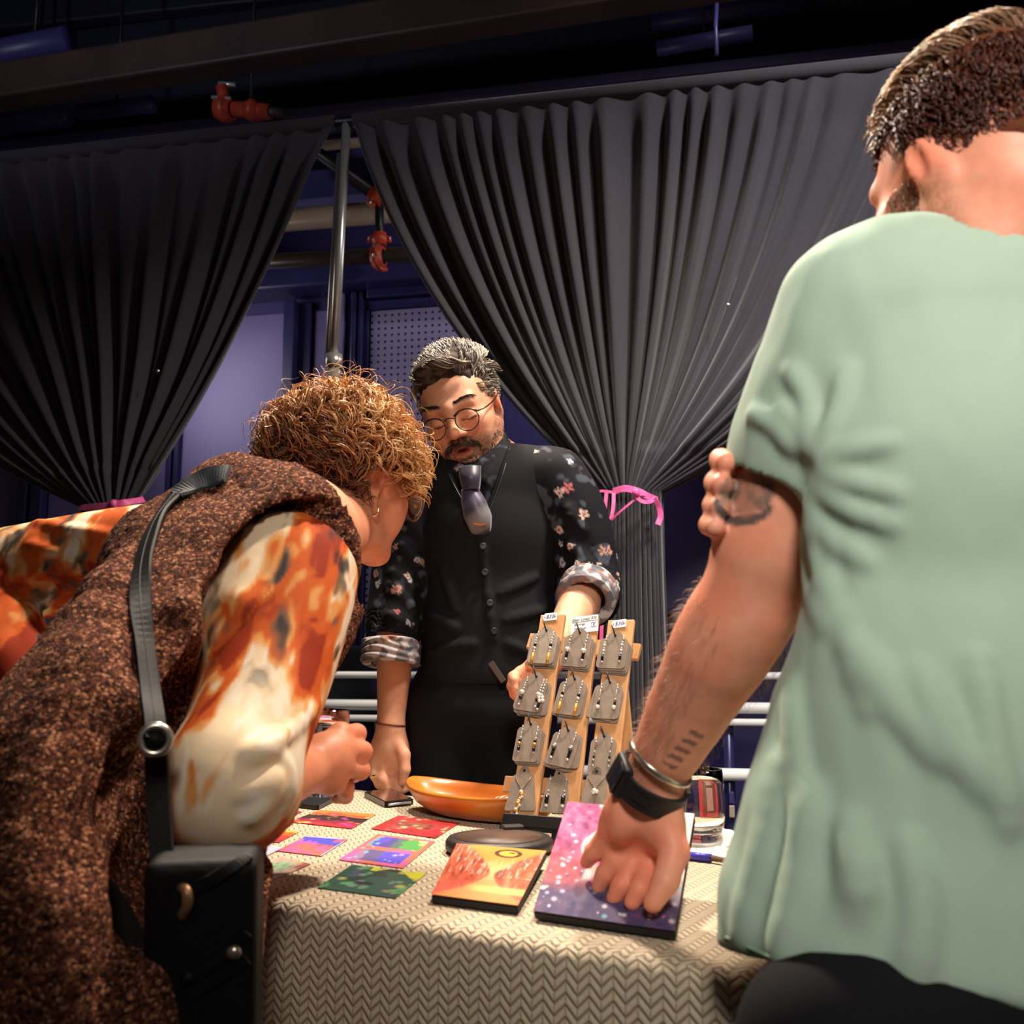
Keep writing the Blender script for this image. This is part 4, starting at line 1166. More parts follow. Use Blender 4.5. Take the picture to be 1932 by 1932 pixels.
SIL, PRL, BLK, GLD, BRN, AMB = lin(214, 214, 212), lin(240, 232, 220), lin(18, 17, 18), lin(226, 160, 60), lin(96, 60, 40), lin(206, 150, 80)
def strand(kind, x, sc):
    s = [(x, .020 * sc, 'r', (.0035, .0004), SIL), (x + .0008, .0165, 'b', .0013, SIL)]
    def B(z, r, c): s.append((x, z, 'b', r, c))
    def R(z, h, w, c): s.append((x, z, 'r', (h, w), c))
    if kind == 'goldbar':
        B(.011, .0018, SIL); B(.007, .0016, SIL); B(.003, .0016, SIL); B(-.001, .0026, BLK); B(-.006, .0024, PRL); B(-.011, .0018, SIL); R(-.024, .010, .0017, GLD)
    elif kind == 'pearl':
        B(.011, .0018, SIL); B(.006, .0013, SIL); R(.002, .004, .0005, SIL); B(-.006, .0042, PRL); R(-.014, .0045, .0018, BLK); B(-.021, .002, PRL)
    elif kind == 'chain':
        for i, z in enumerate(np.linspace(.011, -.012, 6)): B(z, .0016 + .0006 * (i % 2), (SIL, PRL)[i % 2])
        R(-.014, .004, .0018, BLK); B(-.021, .0018, SIL)
    elif kind == 'cluster':
        for z in (.012, .008, .004): B(z, .0015, SIL)
        B(-.004, .0040, PRL); B(-.012, .0032, (BRN + BLK) / 2); R(-.018, .003, .0004, SIL); B(-.023, .0018, PRL)
    elif kind == 'baroque':
        for z in (.012, .007, .002, -.003): B(z, .0018, SIL)
        for dx, dz in ((-.003, -.009), (.003, -.008), (.0, -.014), (.005, -.013)): s.append((x + dx, dz, 'b', .0032, PRL))
        R(-.02, .004, .0015, BLK); B(-.027, .0018, PRL)
    elif kind == 'drop':
        R(.008, .008, .0004, SIL); B(-.002, .0014, SIL); R(-.008, .004, .0015, BLK); s.append((x, -.015, 'b', .0033, lin(246, 244, 240)))
    elif kind == 'amber':
        R(.010, .004, .0005, SIL); B(.004, .0016, SIL); R(-.001, .0022, .0018, BLK); B(-.006, .0030, AMB); R(-.013, .0025, .0018, BLK); B(-.018, .0016, SIL)
    elif kind == 'lantern':
        R(.010, .005, .0005, SIL); B(.0, .0022, SIL); R(-.004, .002, .003, lin(120, 116, 112)); R(-.012, .005, .0018, BLK); B(-.020, .0022, SIL)
    elif kind == 'plain':
        R(.010, .004, .0004, lin(120, 104, 88)); B(.002, .0012, SIL); B(-.006, .0018, BLK); B(-.012, .0022, lin(150, 140, 130)); B(-.019, .0012, SIL)
    elif kind == 'tassel':
        R(.012, .005, .0004, SIL); B(.0, .0012, SIL); R(-.006, .002, .0005, SIL); R(-.013, .005, .0026, BLK); B(-.022, .0026, PRL)
    return s

NAMES = [['left', 'middle', 'right'][i] for i in range(3)]
ROWS = ['top', 'second', 'third', 'bottom']
spec = [  # px, py, rot, w px, h px, style, pair, words, under: list of (dx,dy,rot)
    (0, 0, 1026, 1217, 5, 52, 76, 'tag', 'goldbar', 'silver bead and gold bar earrings', [(-3, 4, 3), (4, 5, 8), (6, 9, 6)]),
    (1, 0, 1089, 1222, 6, 54, 78, 'tag', 'pearl', 'white pearl and black tube earrings', [(4, 4, 8), (7, 8, 10)]),
    (2, 0, 1157, 1226, 5, 56, 76, 'tag', 'chain', 'long silver chain earrings', [(3, 5, 6), (6, 9, 7), (8, 12, 9)]),
    (0, 1, 1004, 1305, 11, 56, 78, 'tag', 'cluster', 'pearl and baroque cluster earrings', [(8, 7, 4), (2, 8, 14), (5, 11, 9)]),
    (1, 1, 1078, 1311, 8, 54, 80, 'tag', 'goldbar', 'gold bar earrings hanging past the edge', [(-2, 4, 10), (3, 6, 6)]),
    (2, 1, 1147, 1318, 4, 52, 80, 'tag', 'drop', 'white teardrop earrings', [(-6, 2, 14), (2, 7, 8)]),
    (0, 2, 997, 1398, 3, 50, 80, 'tag', 'amber', 'amber bead earrings', [(3, 4, 3), (5, 7, 4)]),
    (1, 2, 1064, 1408, 12, 54, 78, 'tag', 'lantern', 'silver lantern bead earrings', [(7, 3, 2), (-2, 6, 16), (3, 8, 13)]),
    (2, 2, 1137, 1422, 2, 50, 82, 'tag', 'plain', 'thin dark chain earrings', []),
    (0, 3, 986, 1487, 0, 56, 84, 'flare', None, 'a gold leaf pendant on a thin chain', []),
    (1, 3, 1051, 1492, 2, 52, 82, 'flare', 'tassel', 'black tassel and pearl earrings', []),
    (2, 3, 1124, 1486, 0, 52, 78, 'flare', None, 'a thin chain necklace', []),
]
def card_frame(px, py, rot, out):
    a = math.radians(rot)
    x = DX * math.cos(a) - DZ * math.sin(a); z = DX * math.sin(a) + DZ * math.cos(a)
    R = np.stack([x, -DN, z], 1)
    return mat44(R, PL(px, py, out))
for (cx, ry, px, py, rot, wp, hp, style, kind, words, under) in spec:
    sc = np.linalg.norm(PL(px, py) - CAMP) / FPX
    w_, h_ = wp * sc, hp * sc
    ol = tag_outline(w_, h_, style)
    n_u = len(under)
    where = '%s row, %s slat' % (ROWS[ry], NAMES[cx])
    for i, (dx, dy, r2) in enumerate(reversed(under)):
        M = card_frame(px + dx, py + dy, r2, .0008 + .0021 * i)
        o = prism('earring_card', ol, .0013, M, m_card)
        tag(o, 'taupe card %s under the top card %s' % (['first', 'second', 'third'][n_u - 1 - i], where), 'earring card', 'taupe jewellery cards on the rack')
    out = .001 + .0021 * n_u
    M = card_frame(px, py, rot, out)
    o = prism('earring_card', ol, .0013, M, m_cardlt if kind == 'goldbar' and ry == 0 else m_card)
    tag(o, 'taupe card with %s, topmost %s' % (words, where), 'earring card', 'taupe jewellery cards on the rack')
    # hole and hook
    hz = h_ / 2 - .17 * w_
    bm = bmesh.new(); bmesh.ops.create_cone(bm, cap_ends=True, segments=12, radius1=.0019, radius2=.0019, depth=.0006)
    bmesh.ops.transform(bm, matrix=M @ Matrix.Translation((0, -.0016, hz)) @ Matrix.Rotation(math.pi / 2, 4, 'X'), verts=bm.verts)
    link('punch_hole', bm_mesh('punch_hole', bm), m_black, o, smooth=False)
    if style == 'tag':
        a0 = np.array((M @ Vector((0, .002, hz + .0)))[:]); a1 = a0 + DN * .006 ; a2 = a0 + DN * .012 + DZ * .014 - DX * .004
        tube('hook', [a0 - DN * (.002 * n_u + .001), a1, a2], .0011, m_black, dsp, sides=6)
    if kind:
        for s_, nm in ((-1, 0), (1, 1)):
            jit = RNG.uniform(-.001, .001)
            beads('earring', [(x, z + jit, k, q, c) for x, z, k, q, c in strand(kind, s_ * w_ * .30, 1)], M, o)
        if kind == 'cluster':
            beads('earring', strand('baroque', w_ * .40, 1), M, o)
    else:
        S = np.array([(M @ Vector((x, -.002, z)))[:] for x, z in ((-w_ * .28, h_ * .24), (-w_ * .12, h_ * .06), (0, -h_ * .07), (w_ * .12, h_ * .06), (w_ * .28, h_ * .24))])
        tube('necklace_chain', S, .0006, mat('chain_brown', lin(120, 92, 64), .4, metal=.6) if cx == 0 else bpy.data.materials['chain_brown'], o, sides=6)
        if cx == 0:
            it = [(0, -h_ * .10, 'b', .003, PRL), (.0012, -h_ * .13, 'b', .003, GLD)]
            for i in range(11):
                it.append((RNG.uniform(-.002, .002) - .0004 * i, -h_ * .16 - i * .0032, 'b', RNG.uniform(.0024, .0036), (GLD, PRL, AMB, lin(236, 196, 140))[i % 4]))
            beads('pendant', it, M, o)
        else:
            beads('pendant', [(0, -h_ * .10, 'b', .0036, PRL), (.003, -h_ * .12, 'b', .003, PRL), (-.002, -h_ * .14, 'b', .003, SIL)], M, o)

# price tags and the handwritten sign
def writing(txt, size, M, m, parent, name='lettering', shear=.25):
    cu = bpy.data.curves.new('lettering', 'FONT'); cu.body = txt; cu.size = size; cu.align_x = 'CENTER'; cu.align_y = 'CENTER'; cu.extrude = .00015; cu.shear = shear
    o = bpy.data.objects.new('tmp', cu); COL.objects.link(o); dg = bpy.context.evaluated_depsgraph_get(); dg.update()
    me = bpy.data.meshes.new_from_object(o.evaluated_get(dg)); bpy.data.objects.remove(o); bpy.data.curves.remove(cu)
    me.name = 'lettering'
    me.transform(M @ Matrix.Rotation(math.pi / 2, 4, 'X')); me.materials.clear()
    return link(name, me, m, parent, smooth=False)
for px, py, txt, lb in ((1038, 1164, '$30.00', 'white price tag reading $30 at the top of the left slat'), (1168, 1177, '$30.00', 'white price tag reading $30 at the top of the right slat')):
    M = card_frame(px, py, -4, .001); s = 1.70 / FPX
    w_, h_ = 26 * s / 2, 15 * s / 2
    o = prism('price_tag', [(-w_ * .72, h_), (w_, h_), (w_, -h_), (-w_ * .72, -h_), (-w_, -h_ * .5), (-w_, h_ * .5)], .0008, M, m_tagp); tag(o, lb, 'price tag')
    writing('$30', h_ * 1.35, M @ Matrix.Translation((0, -.0011, 0)), m_ink, o)
    writing('.00', h_ * .7, M @ Matrix.Translation((w_ * .62, -.0011, -h_ * .1)), m_ink, o)
    bm = bmesh.new(); bmesh.ops.create_cone(bm, cap_ends=True, segments=10, radius1=.0009, radius2=.0009, depth=.0006)
    bmesh.ops.transform(bm, matrix=M @ Matrix.Translation((-w_ * .75, -.001, 0)) @ Matrix.Rotation(math.pi / 2, 4, 'X'), verts=bm.verts); link('punch_hole', bm_mesh('punch_hole', bm), m_black, o, smooth=False)
M = card_frame(1103, 1178, -4, .001); s = 1.70 / FPX; w_, h_ = 50 * s / 2, 33 * s / 2
o = prism('sign_card', [(-w_, h_), (w_, h_), (w_, -h_), (-w_, -h_)], .0008, M, m_tagp); tag(o, 'white handwritten sign card at the top of the middle slat', 'sign')
writing('Gear Lines', h_ * .44, M @ Matrix.Translation((-w_ * .32, -.0011, h_ * .62)), m_inkd, o)
writing('$20', h_ * .40, M @ Matrix.Translation((w_ * .68, -.0011, h_ * .66)), m_inkd, o)
writing('Earrings', h_ * .38, M @ Matrix.Translation((-w_ * .36, -.0011, h_ * .04)), m_inkd, o)
writing('Necklaces', h_ * .34, M @ Matrix.Translation((-w_ * .32, -.0011, -h_ * .45)), m_inkd, o)
for a, b in (((.36, .98), (.36, .34)), ((.36, .34), (.98, .34)), ((-.95, .34), (.36, .34))):
    tube('ruled_line', [np.array((M @ Vector((p[0] * w_, -.0010, p[1] * h_)))[:]) for p in (a, b)], .0003, m_inkd, o, sides=4)
bx = [(.5, .1), (.86, .1), (.86, -.42), (.5, -.42), (.5, .1)]
tube('drawn_square', [np.array((M @ Vector((p[0] * w_, -.0010, p[1] * h_)))[:]) for p in bx], .0004, m_ink, o, sides=4)
writing('8', h_ * .42, M @ Matrix.Translation((w_ * .68, -.0011, -h_ * .16)), m_ink, o)

# ================================================================== PEOPLE: shared anatomy
m_skin = mat('skin', attr=True, rough=.48, sss=.12, bump=(220, .12, .0008), spec=.4)
m_iris = mat('eye_white', lin(220, 210, 204), .2)

def frame_face(face, up):
    y = nrm(face); z = np.asarray(up, float); z = nrm(z - y * z.dot(y)); x = np.cross(y, z)
    return np.stack([x, y, z], 1)          # x: the person's own right, y: where the face points, z: crown

def head(f, R, c, S=1.0, jaw=1.0, nose=1.0, closed=True, mouth_open=0.0):
    """skull, face and ears as fields in a local frame; c is the point between the ears at eye height"""
    def g(p): return c + R @ (np.asarray(p, float) * S)
    def E(p, r, k=.012, op='u', Rl=None): f.ell(g(p), np.asarray(r) * S, R if Rl is None else R @ Rl, k * S, op)
    def Cc(a, b, ra, rb=None, k=.01, op='u'): f.cap(g(a), g(b), ra * S, (rb if rb is not None else ra) * S, k * S, op)
    E((0, -.022, .036), (.076, .096, .086), .0)
    E((0, .030, -.018), (.066, .062, .090), .035)
    E((0, .046, -.078), (.046 * jaw, .042, .040), .03)
    for s in (-1, 1):
        Cc((s * .060, .000, -.050), (s * .046 * jaw, .022, -.088), .017, .016, .02)
        Cc((s * .046 * jaw, .022, -.088), (s * .014, .070, -.106), .016, .015, .02)
        E((s * .045, .060, -.026), (.024, .024, .019), .02)
        E((s * .036, .066, -.052), (.022, .018, .024), .02)
    E((0, .076, -.106), (.020, .016, .015), .014)
    Cc((-.040, .074, .021), (0, .088, .018), .011, .010, .016); Cc((.040, .074, .021), (0, .088, .018), .011, .010, .016)
    for s in (-1, 1):
        E((s * .033, .098, -.002), (.019, .020, .0135), .012, 's')
    for s in (-1, 1):
        E((s * .0325, .0735, -.003), (.0165, .0155, .0145), .003)
        if closed:   # heavy upper lid over a lowered gaze, crease under it
            Cc((s * .018, .0835, -.0095), (s * .033, .0885, -.0125), .0032, .0035, .003); Cc((s * .033, .0885, -.0125), (s * .048, .0815, -.0095), .0035, .0028, .003)
    Cc((0, .086, .016), (0, .104, -.020), .0085, .0095, .012)
    E((0, .1065 * (1 + .04 * (nose - 1)), -.030), (.0125 * nose, .0145 * nose, .0115), .008)
    for s in (-1, 1):
        E((s * .0125 * nose, .097, -.034), (.0085, .0105, .0082), .006)
        E((s * .0065, .104, -.0415), (.0038, .0050, .0030), .003, 's')
    mo = mouth_open
    for s in (-1, 1):
        Cc((s * .001, .0925, -.0605), (s * .013, .0895, -.0600), .0062, .0056, .006); Cc((s * .013, .0895, -.0600), (s * .0245, .080, -.0635), .0056, .003, .006)
        Cc((s * .001, .0915, -.0735 - mo), (s * .012, .0890, -.0730 - mo), .0070, .0062, .006); Cc((s * .012, .0890, -.0730 - mo), (s * .0235, .0795, -.0660), .0062, .003, .006)
    Cc((-.021, .0945, -.0668 - mo * .45), (.021, .0945, -.0668 - mo * .45), .0014 + mo * .35, None, .003, 's')
    if mo > 0: E((0, .095, -.0668 - mo * .45), (.015, .010, .0022 + mo * .42), .003, 's')
    for s in (-1, 1):
        a = math.radians(20) * s; Rl = np.array([[math.cos(a), math.sin(a), 0], [-math.sin(a), math.cos(a), 0], [0, 0, 1]])
        t_ = math.radians(-10); Rt = np.array([[1, 0, 0], [0, math.cos(t_), -math.sin(t_)], [0, math.sin(t_), math.cos(t_)]])
        Q = Rl @ Rt
        E((s * .0765, -.008, -.008), (.0075, .0185, .0315), .006, 'u', Q)
        E((s * .0735, -.004, -.033), (.0065, .0100, .0120), .006, 'u', Q)
        E((s * .0845, -.003, -.006), (.0062, .0105, .0195), .004, 's', Q)
        Cc((s * .0775, .004, -.012), (s * .0765, .008, .000), .0040, .003, .004)
        Cc((s * .0800, -.012, .012), (s * .0800, -.011, -.012), .0022, .002, .003)
    return g

def head_local(V, R, c, S): return ((V - c) @ R) / S

def skin_colour(V, base, seed=0, red=None):
    base = np.asarray(base); n = fbm(V, 38, seed, 3); n2 = fbm(V, 150, seed + 5, 2)
    c = mix(np.tile(base, (len(V), 1)), base * np.array([1.02, .80, .74]), sstep(.40, .68, n) * .55)
    return c * (.92 + .16 * n2)[:, None]

def face_colour(col, L, base, lips, brow, stubble=None, blush=.5, hairline=None):
    x, y, z = L[:, 0], L[:, 1], L[:, 2]; base = np.asarray(base)
    front = sstep(.03, .055, y)
    rd = base * np.array([1.0, .66, .60])
    k = np.exp(-(((np.abs(x) - .040) / .018) ** 2 + ((z + .035) / .018) ** 2)) * front * blush
    k = np.maximum(k, np.exp(-((x / .015) ** 2 + ((z + .03) / .018) ** 2)) * sstep(.09, .102, y) * blush * 1.1)
    k = np.maximum(k, np.exp(-(((np.abs(x) - .079) / .012) ** 2 + ((z + .01) / .03) ** 2)) * .7)
    col = mix(col, rd, np.clip(k, 0, 1))
    lipm = front * sstep(1.15, .8, np.sqrt((x / .0245) ** 2 + ((z + .0665) / .0125) ** 2)) * sstep(.074, .082, y)
    col = mix(col, np.asarray(lips), lipm)
    inner = front * sstep(1.1, .7, np.sqrt((x / .018) ** 2 + ((z + .069) / .005) ** 2)) * (y < .0885)
    col = mix(col, lin(60, 20, 18), inner * .9)
    bz = .026 + .10 * (.022 - np.abs(np.abs(x) - .030)) * .6
    bm_ = sstep(1.0, .55, np.abs(z - bz) / .0036) * (np.abs(x) > .012) * (np.abs(x) < .056) * front
    col = mix(col, np.asarray(brow), bm_ * .55)
    lash = sstep(1.0, .5, np.abs(z + .0125 - .10 * (np.abs(np.abs(x) - .033))) / .0022) * (np.abs(np.abs(x) - .033) < .016) * sstep(.074, .078, y)
    col = mix(col, lin(34, 22, 18), lash * .85)
    sock = np.exp(-(((np.abs(x) - .033) / .016) ** 2 + ((z - .008) / .007) ** 2)) * front
    col = mix(col, base * np.array([.78, .62, .56]), sock * .5)
    if stubble is not None:
        jawm = sstep(-.040, -.058, z - .03 * sstep(.05, .0, y) ) * sstep(-.035, -.01, y)
        must = sstep(1.1, .7, np.sqrt((x / .033) ** 2 + ((z + .049) / .0085) ** 2)) * front
        m = np.maximum(jawm * .8, must) * (1 - lipm)
        nn = .5 + .5 * sstep(.35, .65, vnoise(L, 700, 4))
        col = mix(col, np.asarray(stubble), np.clip(m * nn, 0, 1) * .8)
    return col

def fingers(f, roots, k=.004):
    """each finger is a list of (point, radius)"""
    for fg in roots:
        pts = [np.asarray(p, float) for p, r in fg]; rd = [r for p, r in fg]
        for i in range(len(pts) - 1): f.cap(pts[i], pts[i + 1], rd[i], rd[i + 1], k)

def strands(roots, normals, flow, length, n, curl=0., turns=1.5, lift=.3, rg=None, wave=0., droop=0.):
    """(m,n,3) hair paths leaving roots along a blend of normal and flow, with helical curl"""
    m = len(roots); rg = rg or RNG
    t = np.linspace(0, 1, n)[None, :, None]
    fl = flow - normals * (flow * normals).sum(1, keepdims=True); fl /= np.linalg.norm(fl, axis=1, keepdims=True) + 1e-9
    L = (length * np.ones(m))[:, None, None]
    path = roots[:, None] + L * (normals[:, None] * (lift * np.sin(np.minimum(t * 2.2, np.pi * .62))) + fl[:, None] * (t ** 1.15))
    path[:, :, 2] -= droop * (t[:, :, 0] ** 2) * L[:, :, 0]
    b = np.cross(fl, normals)
    ph = rg.random(m)[:, None, None] * 6.28; tr = (turns * (.7 + .6 * rg.random(m)))[:, None, None]
    cr = (curl * np.ones(m) * (.6 + .8 * rg.random(m)))[:, None, None] * np.minimum(1, t * 2.5)
    path = path + cr * (np.cos(ph + 6.28 * tr * t) * b[:, None] + np.sin(ph + 6.28 * tr * t) * normals[:, None])
    if wave: path = path + wave * np.sin(ph + 9 * t) * b[:, None] * t
    return path

def cloth_obj(name, f, h, m, parent, colfn=None, smooth=1, **kw):
    V, F = f.mesh(name, h, smooth=smooth, **kw)
    return link(name, mesh_np(name, V, F, colfn(V) if colfn else None), m, parent), V

def sleeve_cut(f, chain, rad, end, cutdir, wall=.004, depth=.05, k=.012, n=None, kk=.02):
    """a sleeve along a chain, cut square at `end` and hollow at the cuff"""
    pts = np.asarray(chain, float); rad = np.asarray(rad, float)
    g = Field(); g.chain(pts, rad, k, n=n)
    inner = Field(); inner.chain(pts, np.maximum(rad - wall, .004), k, n=n)
    pl = planefn(end, cutdir); pl2 = planefn(np.asarray(end) - nrm(cutdir) * depth, cutdir)
    cs = [q for q in g.p]
    def fn(X):
        a = g(X); p = pl(X); i = np.maximum(inner(X), -pl2(X))
        d = -smin(-a, -p, .002); return -smin(-d, i, .002)
    C = pts.mean(0); r = np.linalg.norm(pts - C, axis=1).max() + rad.max()
    f.add(fn, C, r, 'u', kk)

def torus_field(f, c, R, r1, r2, k=.004):
    """ring in the plane of R[:,0],R[:,1]"""
    def fn(X):
        q = (X - c) @ R; d = np.sqrt(q[:, 0] ** 2 + q[:, 1] ** 2) - r1
        return np.sqrt(d * d + q[:, 2] ** 2) - r2
    f.add(fn, c, r1 + r2, 'u', k)

# ================================================================== THE SELLER behind the table
sk_m = lin(228, 168, 134)
YM = 2.12
man = thing('person', 'bearded person in black waistcoat and floral shirt standing behind the table looking down', 'person', (P(905, 1400, YM)[0], YM, 0))
Rm = frame_face((-.16, -.87, -.42), (-.32, -.36, .88)); Sm = 1.02
cm = P(852, 788, 2.02) - Rm @ (np.array([0, .088, 0.0]) * Sm)
fb = Field()
gm = head(fb, Rm, cm, Sm, jaw=.90, nose=1.08, mouth_open=.005)
# joints
neckb = P(925, 880, 2.16); shR, shL = P(800, 915, 2.14), P(1050, 902, 2.10)
elR, wrR = P(752, 1130, 2.12), P(737, 1372, 2.07)
elL, wrL = P(1112, 1100, 2.10), P(1040, 1240, 1.86)
fb.cap(gm((0, -.03, -.05)), neckb, .054, .052, .03)
fb.econe(neckb + [0, 0, -.03], P(918, 1180, 2.15), (.14, .08), (.125, .085), (1, -.1, 0), .04)
for s, e, w_ in ((shR, elR, wrR), (shL, elL, wrL)):
    fb.chain([s, e], [.044, .038], .02); fb.chain([e, e * .7 + w_ * .3, w_], [.037, .040, .0265], .012)
# right hand hanging beside the rail (image left)
def hand_pts(lst, Y): return [(P(x, y, Y + dy), r) for x, y, dy, r in lst]
kx = 2.07
fb.chain([wrR, P(738, 1410, kx)], [.026, .028], .012); fb.ell(P(735, 1418, kx), (.040, .021, .046), None, .014)
for x, y in ((708, 1440), (722, 1447), (738, 1449), (752, 1445)): fb.cap(P(737, 1390, kx), P(x, y, kx - .004), .016, .0125, .012)
fingers(fb, [hand_pts([(708, 1440, -.005, .0115), (707, 1462, -.012, .0100), (716, 1480, -.012, .009), (727, 1488, -.008, .0080)], kx),
             hand_pts([(722, 1447, -.008, .0115), (722, 1472, -.02, .0105), (733, 1488, -.018, .0092), (744, 1492, -.012, .0082)], kx),
             hand_pts([(738, 1449, -.004, .0115), (742, 1474, -.014, .0102), (752, 1488, -.014, .009), (760, 1491, -.01, .0080)], kx),
             hand_pts([(752, 1445, 0, .0105), (757, 1466, -.004, .0096), (764, 1480, -.006, .0086), (769, 1487, -.006, .0076)], kx),
             hand_pts([(748, 1400, -.012, .0150), (762, 1424, -.024, .0125), (764, 1452, -.028, .0108), (760, 1474, -.026, .0092)], kx)], .005)
# left hand behind the rack, fingertips at its edge
ky = 1.84
fb.chain([wrL, P(1016, 1272, 1.84)], [.027, .026], .012); fb.ell(P(1008, 1284, ky), (.030, .024, .038), None, .014)
fingers(fb, [hand_pts([(1000, 1262, 0, .0110), (982, 1268, -.004, .0102), (968, 1277, -.012, .0092), (972, 1284, -.028, .0082)], ky),
             hand_pts([(1000, 1278, 0, .0112), (980, 1286, -.004, .0102), (966, 1294, -.014, .0092), (973, 1299, -.03, .0082)], ky),
             hand_pts([(1000, 1293, 0, .0108), (982, 1302, -.004, .0098), (971, 1309, -.014, .009), (978, 1312, -.028, .0080)], ky),
             hand_pts([(1002, 1306, 0, .0100), (988, 1316, -.004, .009), (980, 1321, -.014, .0082), (985, 1323, -.026, .0074)], ky),
             hand_pts([(1018, 1262, .0, .0130), (1010, 1250, -.02, .0112), (1000, 1252, -.034, .0096)], ky)], .005)
V, F = fb.mesh('body', .0030, smooth=1)
L = head_local(V, Rm, cm, Sm); col = skin_colour(V, sk_m, 1)
hm = (np.linalg.norm(V - cm, axis=1) < .2)
fc = face_colour(col, L, sk_m, lin(176, 92, 84), lin(52, 36, 30), lin(96, 70, 58), .6)
col = np.where(hm[:, None], fc, col)
link('body', mesh_np('body', V, F, col), m_skin, man)

# hair: a close cap and combed wavy strands
m_hair = mat('hair', attr=True, rough=.42, spec=.6); m_haircap = mat('hair_base', attr=True, rough=.9, spec=.1, bump=(260, .5, .002))
def scalp(R, c, S, n, rg, keep):
    """points on the skull in the local frame that pass keep(L), with normals"""
    th = np.arccos(1 - 2 * rg.random(n * 4)); ph = rg.random(n * 4) * 2 * np.pi
    d = np.stack([np.sin(th) * np.cos(ph), np.sin(th) * np.sin(ph), np.cos(th)], 1)
    rad = np.array([.0775, .0975, .0875]); q = d * rad + np.array([0, -.022, .036])
    nn = d / rad; nn /= np.linalg.norm(nn, axis=1, keepdims=True)
    k = keep(q); q, nn = q[k][:n], nn[k][:n]
    return c + (q * S) @ R.T, nn @ R.T, q
def man_hairline(q):
    x, y, z = q.T
    return (z > .074 - .03 * sstep(.02, .07, np.abs(x))) * (y > .015) + (y <= .015) * (z > -.025 - .5 * np.minimum(0, y + .02) * -.4) * ((np.abs(x) < .069) | (z > .012))
def man_hairline(q):
    x, y, z = q.T
    front = (y > .02) & (z > .078 - .25 * np.abs(x))
    side = (y <= .02) & (z > np.where(y > -.02, .012, np.where(y > -.06, -.02, -.055)))
    return front | side | ((y > .0) & (y <= .045) & (z > .018) & (np.abs(x) > .055))
cap = Field()
cap.ell(gm((0, -.026, .045)), np.array([.0805, .0985, .091]) * Sm, Rm, .0)
cap.ell(gm((.01, .040, .102)), np.array([.050, .042, .022]) * Sm, Rm, .02)
cap.ell(gm((0, .094, .020)), np.array([.062, .048, .057]) * Sm, Rm, .012, 's')
for s in (-1, 1):
    cap.ell(gm((s * .085, .018, -.035)), np.array([.04, .045, .045]) * Sm, Rm, .01, 's')
cap.add(lambda X: -(((X - cm) @ Rm) @ np.array([0, .35, 1.0]) / Sm + .045) , cm, .2, 'i', .015)
cap.add(lambda X: (vnoise((X - cm) @ Rm, 95, 3) - .5) * .006, cm, .3, 'd')
V, F = cap.mesh('hair', .004, smooth=1)
hair_m = link('hair', mesh_np('hair', V, F, mix(np.tile(lin(50, 42, 37), (len(V), 1)), lin(84, 74, 66), sstep(.4, .65, fbm(V, 90, 4, 2)))), m_haircap, man)
rg = np.random.default_rng(5)
p, n_, q = scalp(Rm, cm, Sm, 3200, rg, man_hairline)
flow_l = np.stack([.35 * np.sign(q[:, 0]) * (np.abs(q[:, 0]) > .03) + .25, np.where(q[:, 2] > .05, -.7, -.5), np.where((q[:, 2] > .05) & (q[:, 1] > 0), .45, np.where(q[:, 2] > .08, .1, -.8))], 1)
pth = strands(p - n_ * .003, n_, flow_l @ Rm.T, np.where(q[:, 2] > .07, .046, .024), 9, curl=.0035, turns=.9, lift=.36, rg=rg)
gry = rg.random(len(p)) + .35 * (np.abs(q[:, 0]) > .05)
hc = np.where((gry > .78)[:, None], lin(176, 166, 150), np.where((gry > .5)[:, None], lin(112, 98, 86), lin(54, 44, 40))) * (.8 + .4 * rg.random(len(p)))[:, None]
link('hair_strands', tube_mesh('hair_strands', pth, np.linspace(.0016, .0006, 9)[None], 3, hc), m_hair, hair_m)['kind'] = 'stuff'
# wavy forelock
lock = []
for i in range(60):
    a = i / 59
    s0 = np.array([.034 - .062 * a, .070 - .028 * abs(a - .5), .094 + .010 * math.sin(a * 3)]) + rg.normal(0, .002, 3)
    lock.append(spline([gm(s0 + [0, -.012, -.006]), gm(s0 + [0, .010, .012]), gm(s0 + np.array([-.010, .016, .004 + .010 * a])), gm(s0 + np.array([-.026, .010, -.008 + .008 * a])), gm(s0 + np.array([-.040, -.002, -.006]))], 14))
link('forelock', tube_mesh('forelock', np.array(lock), np.linspace(.0022, .0009, 14)[None], 5, np.where((rg.random(60) > .55)[:, None], lin(150, 138, 122), lin(78, 64, 56))), m_hair, hair_m)
# moustache, beard and brows: short hairs standing on the skin
def face_hairs(parent, name, sel, length, colr, n, seed, flowf, S=Sm, R=Rm, c=cm, g=fb, r=.00055):
    rg = np.random.default_rng(seed); P_ = []
    pts = sel(n, rg)
    X = c + (pts * S) @ R.T
    for _ in range(12):
        d = g(X); X = X - g.normals(X) * d[:, None] * .9
    N = g.normals(X)
    ok = np.abs(g(X)) < .001; X, N, pts = X[ok], N[ok], pts[ok]
    fl = np.array([flowf(q) for q in pts]) @ R.T
    pth = strands(X - N * .0006, N, fl, length * (.6 + .8 * rg.random(len(X))), 5, curl=.0004, turns=.5, lift=.4, rg=rg)
    cc = np.array(colr)[rg.integers(len(colr), size=len(X))] * (.8 + .4 * rg.random(len(X)))[:, None]
    o = link(name, tube_mesh(name, pth, np.linspace(r, r * .4, 5)[None], 3, cc), m_hair, parent); o['kind'] = 'stuff'; return o
def sel_must(n, rg):
    a = rg.uniform(-1, 1, n); return np.stack([a * .034, .10 - .018 * a * a, -.0505 - .012 * a * a + rg.uniform(-.0055, .0055, n)], 1)
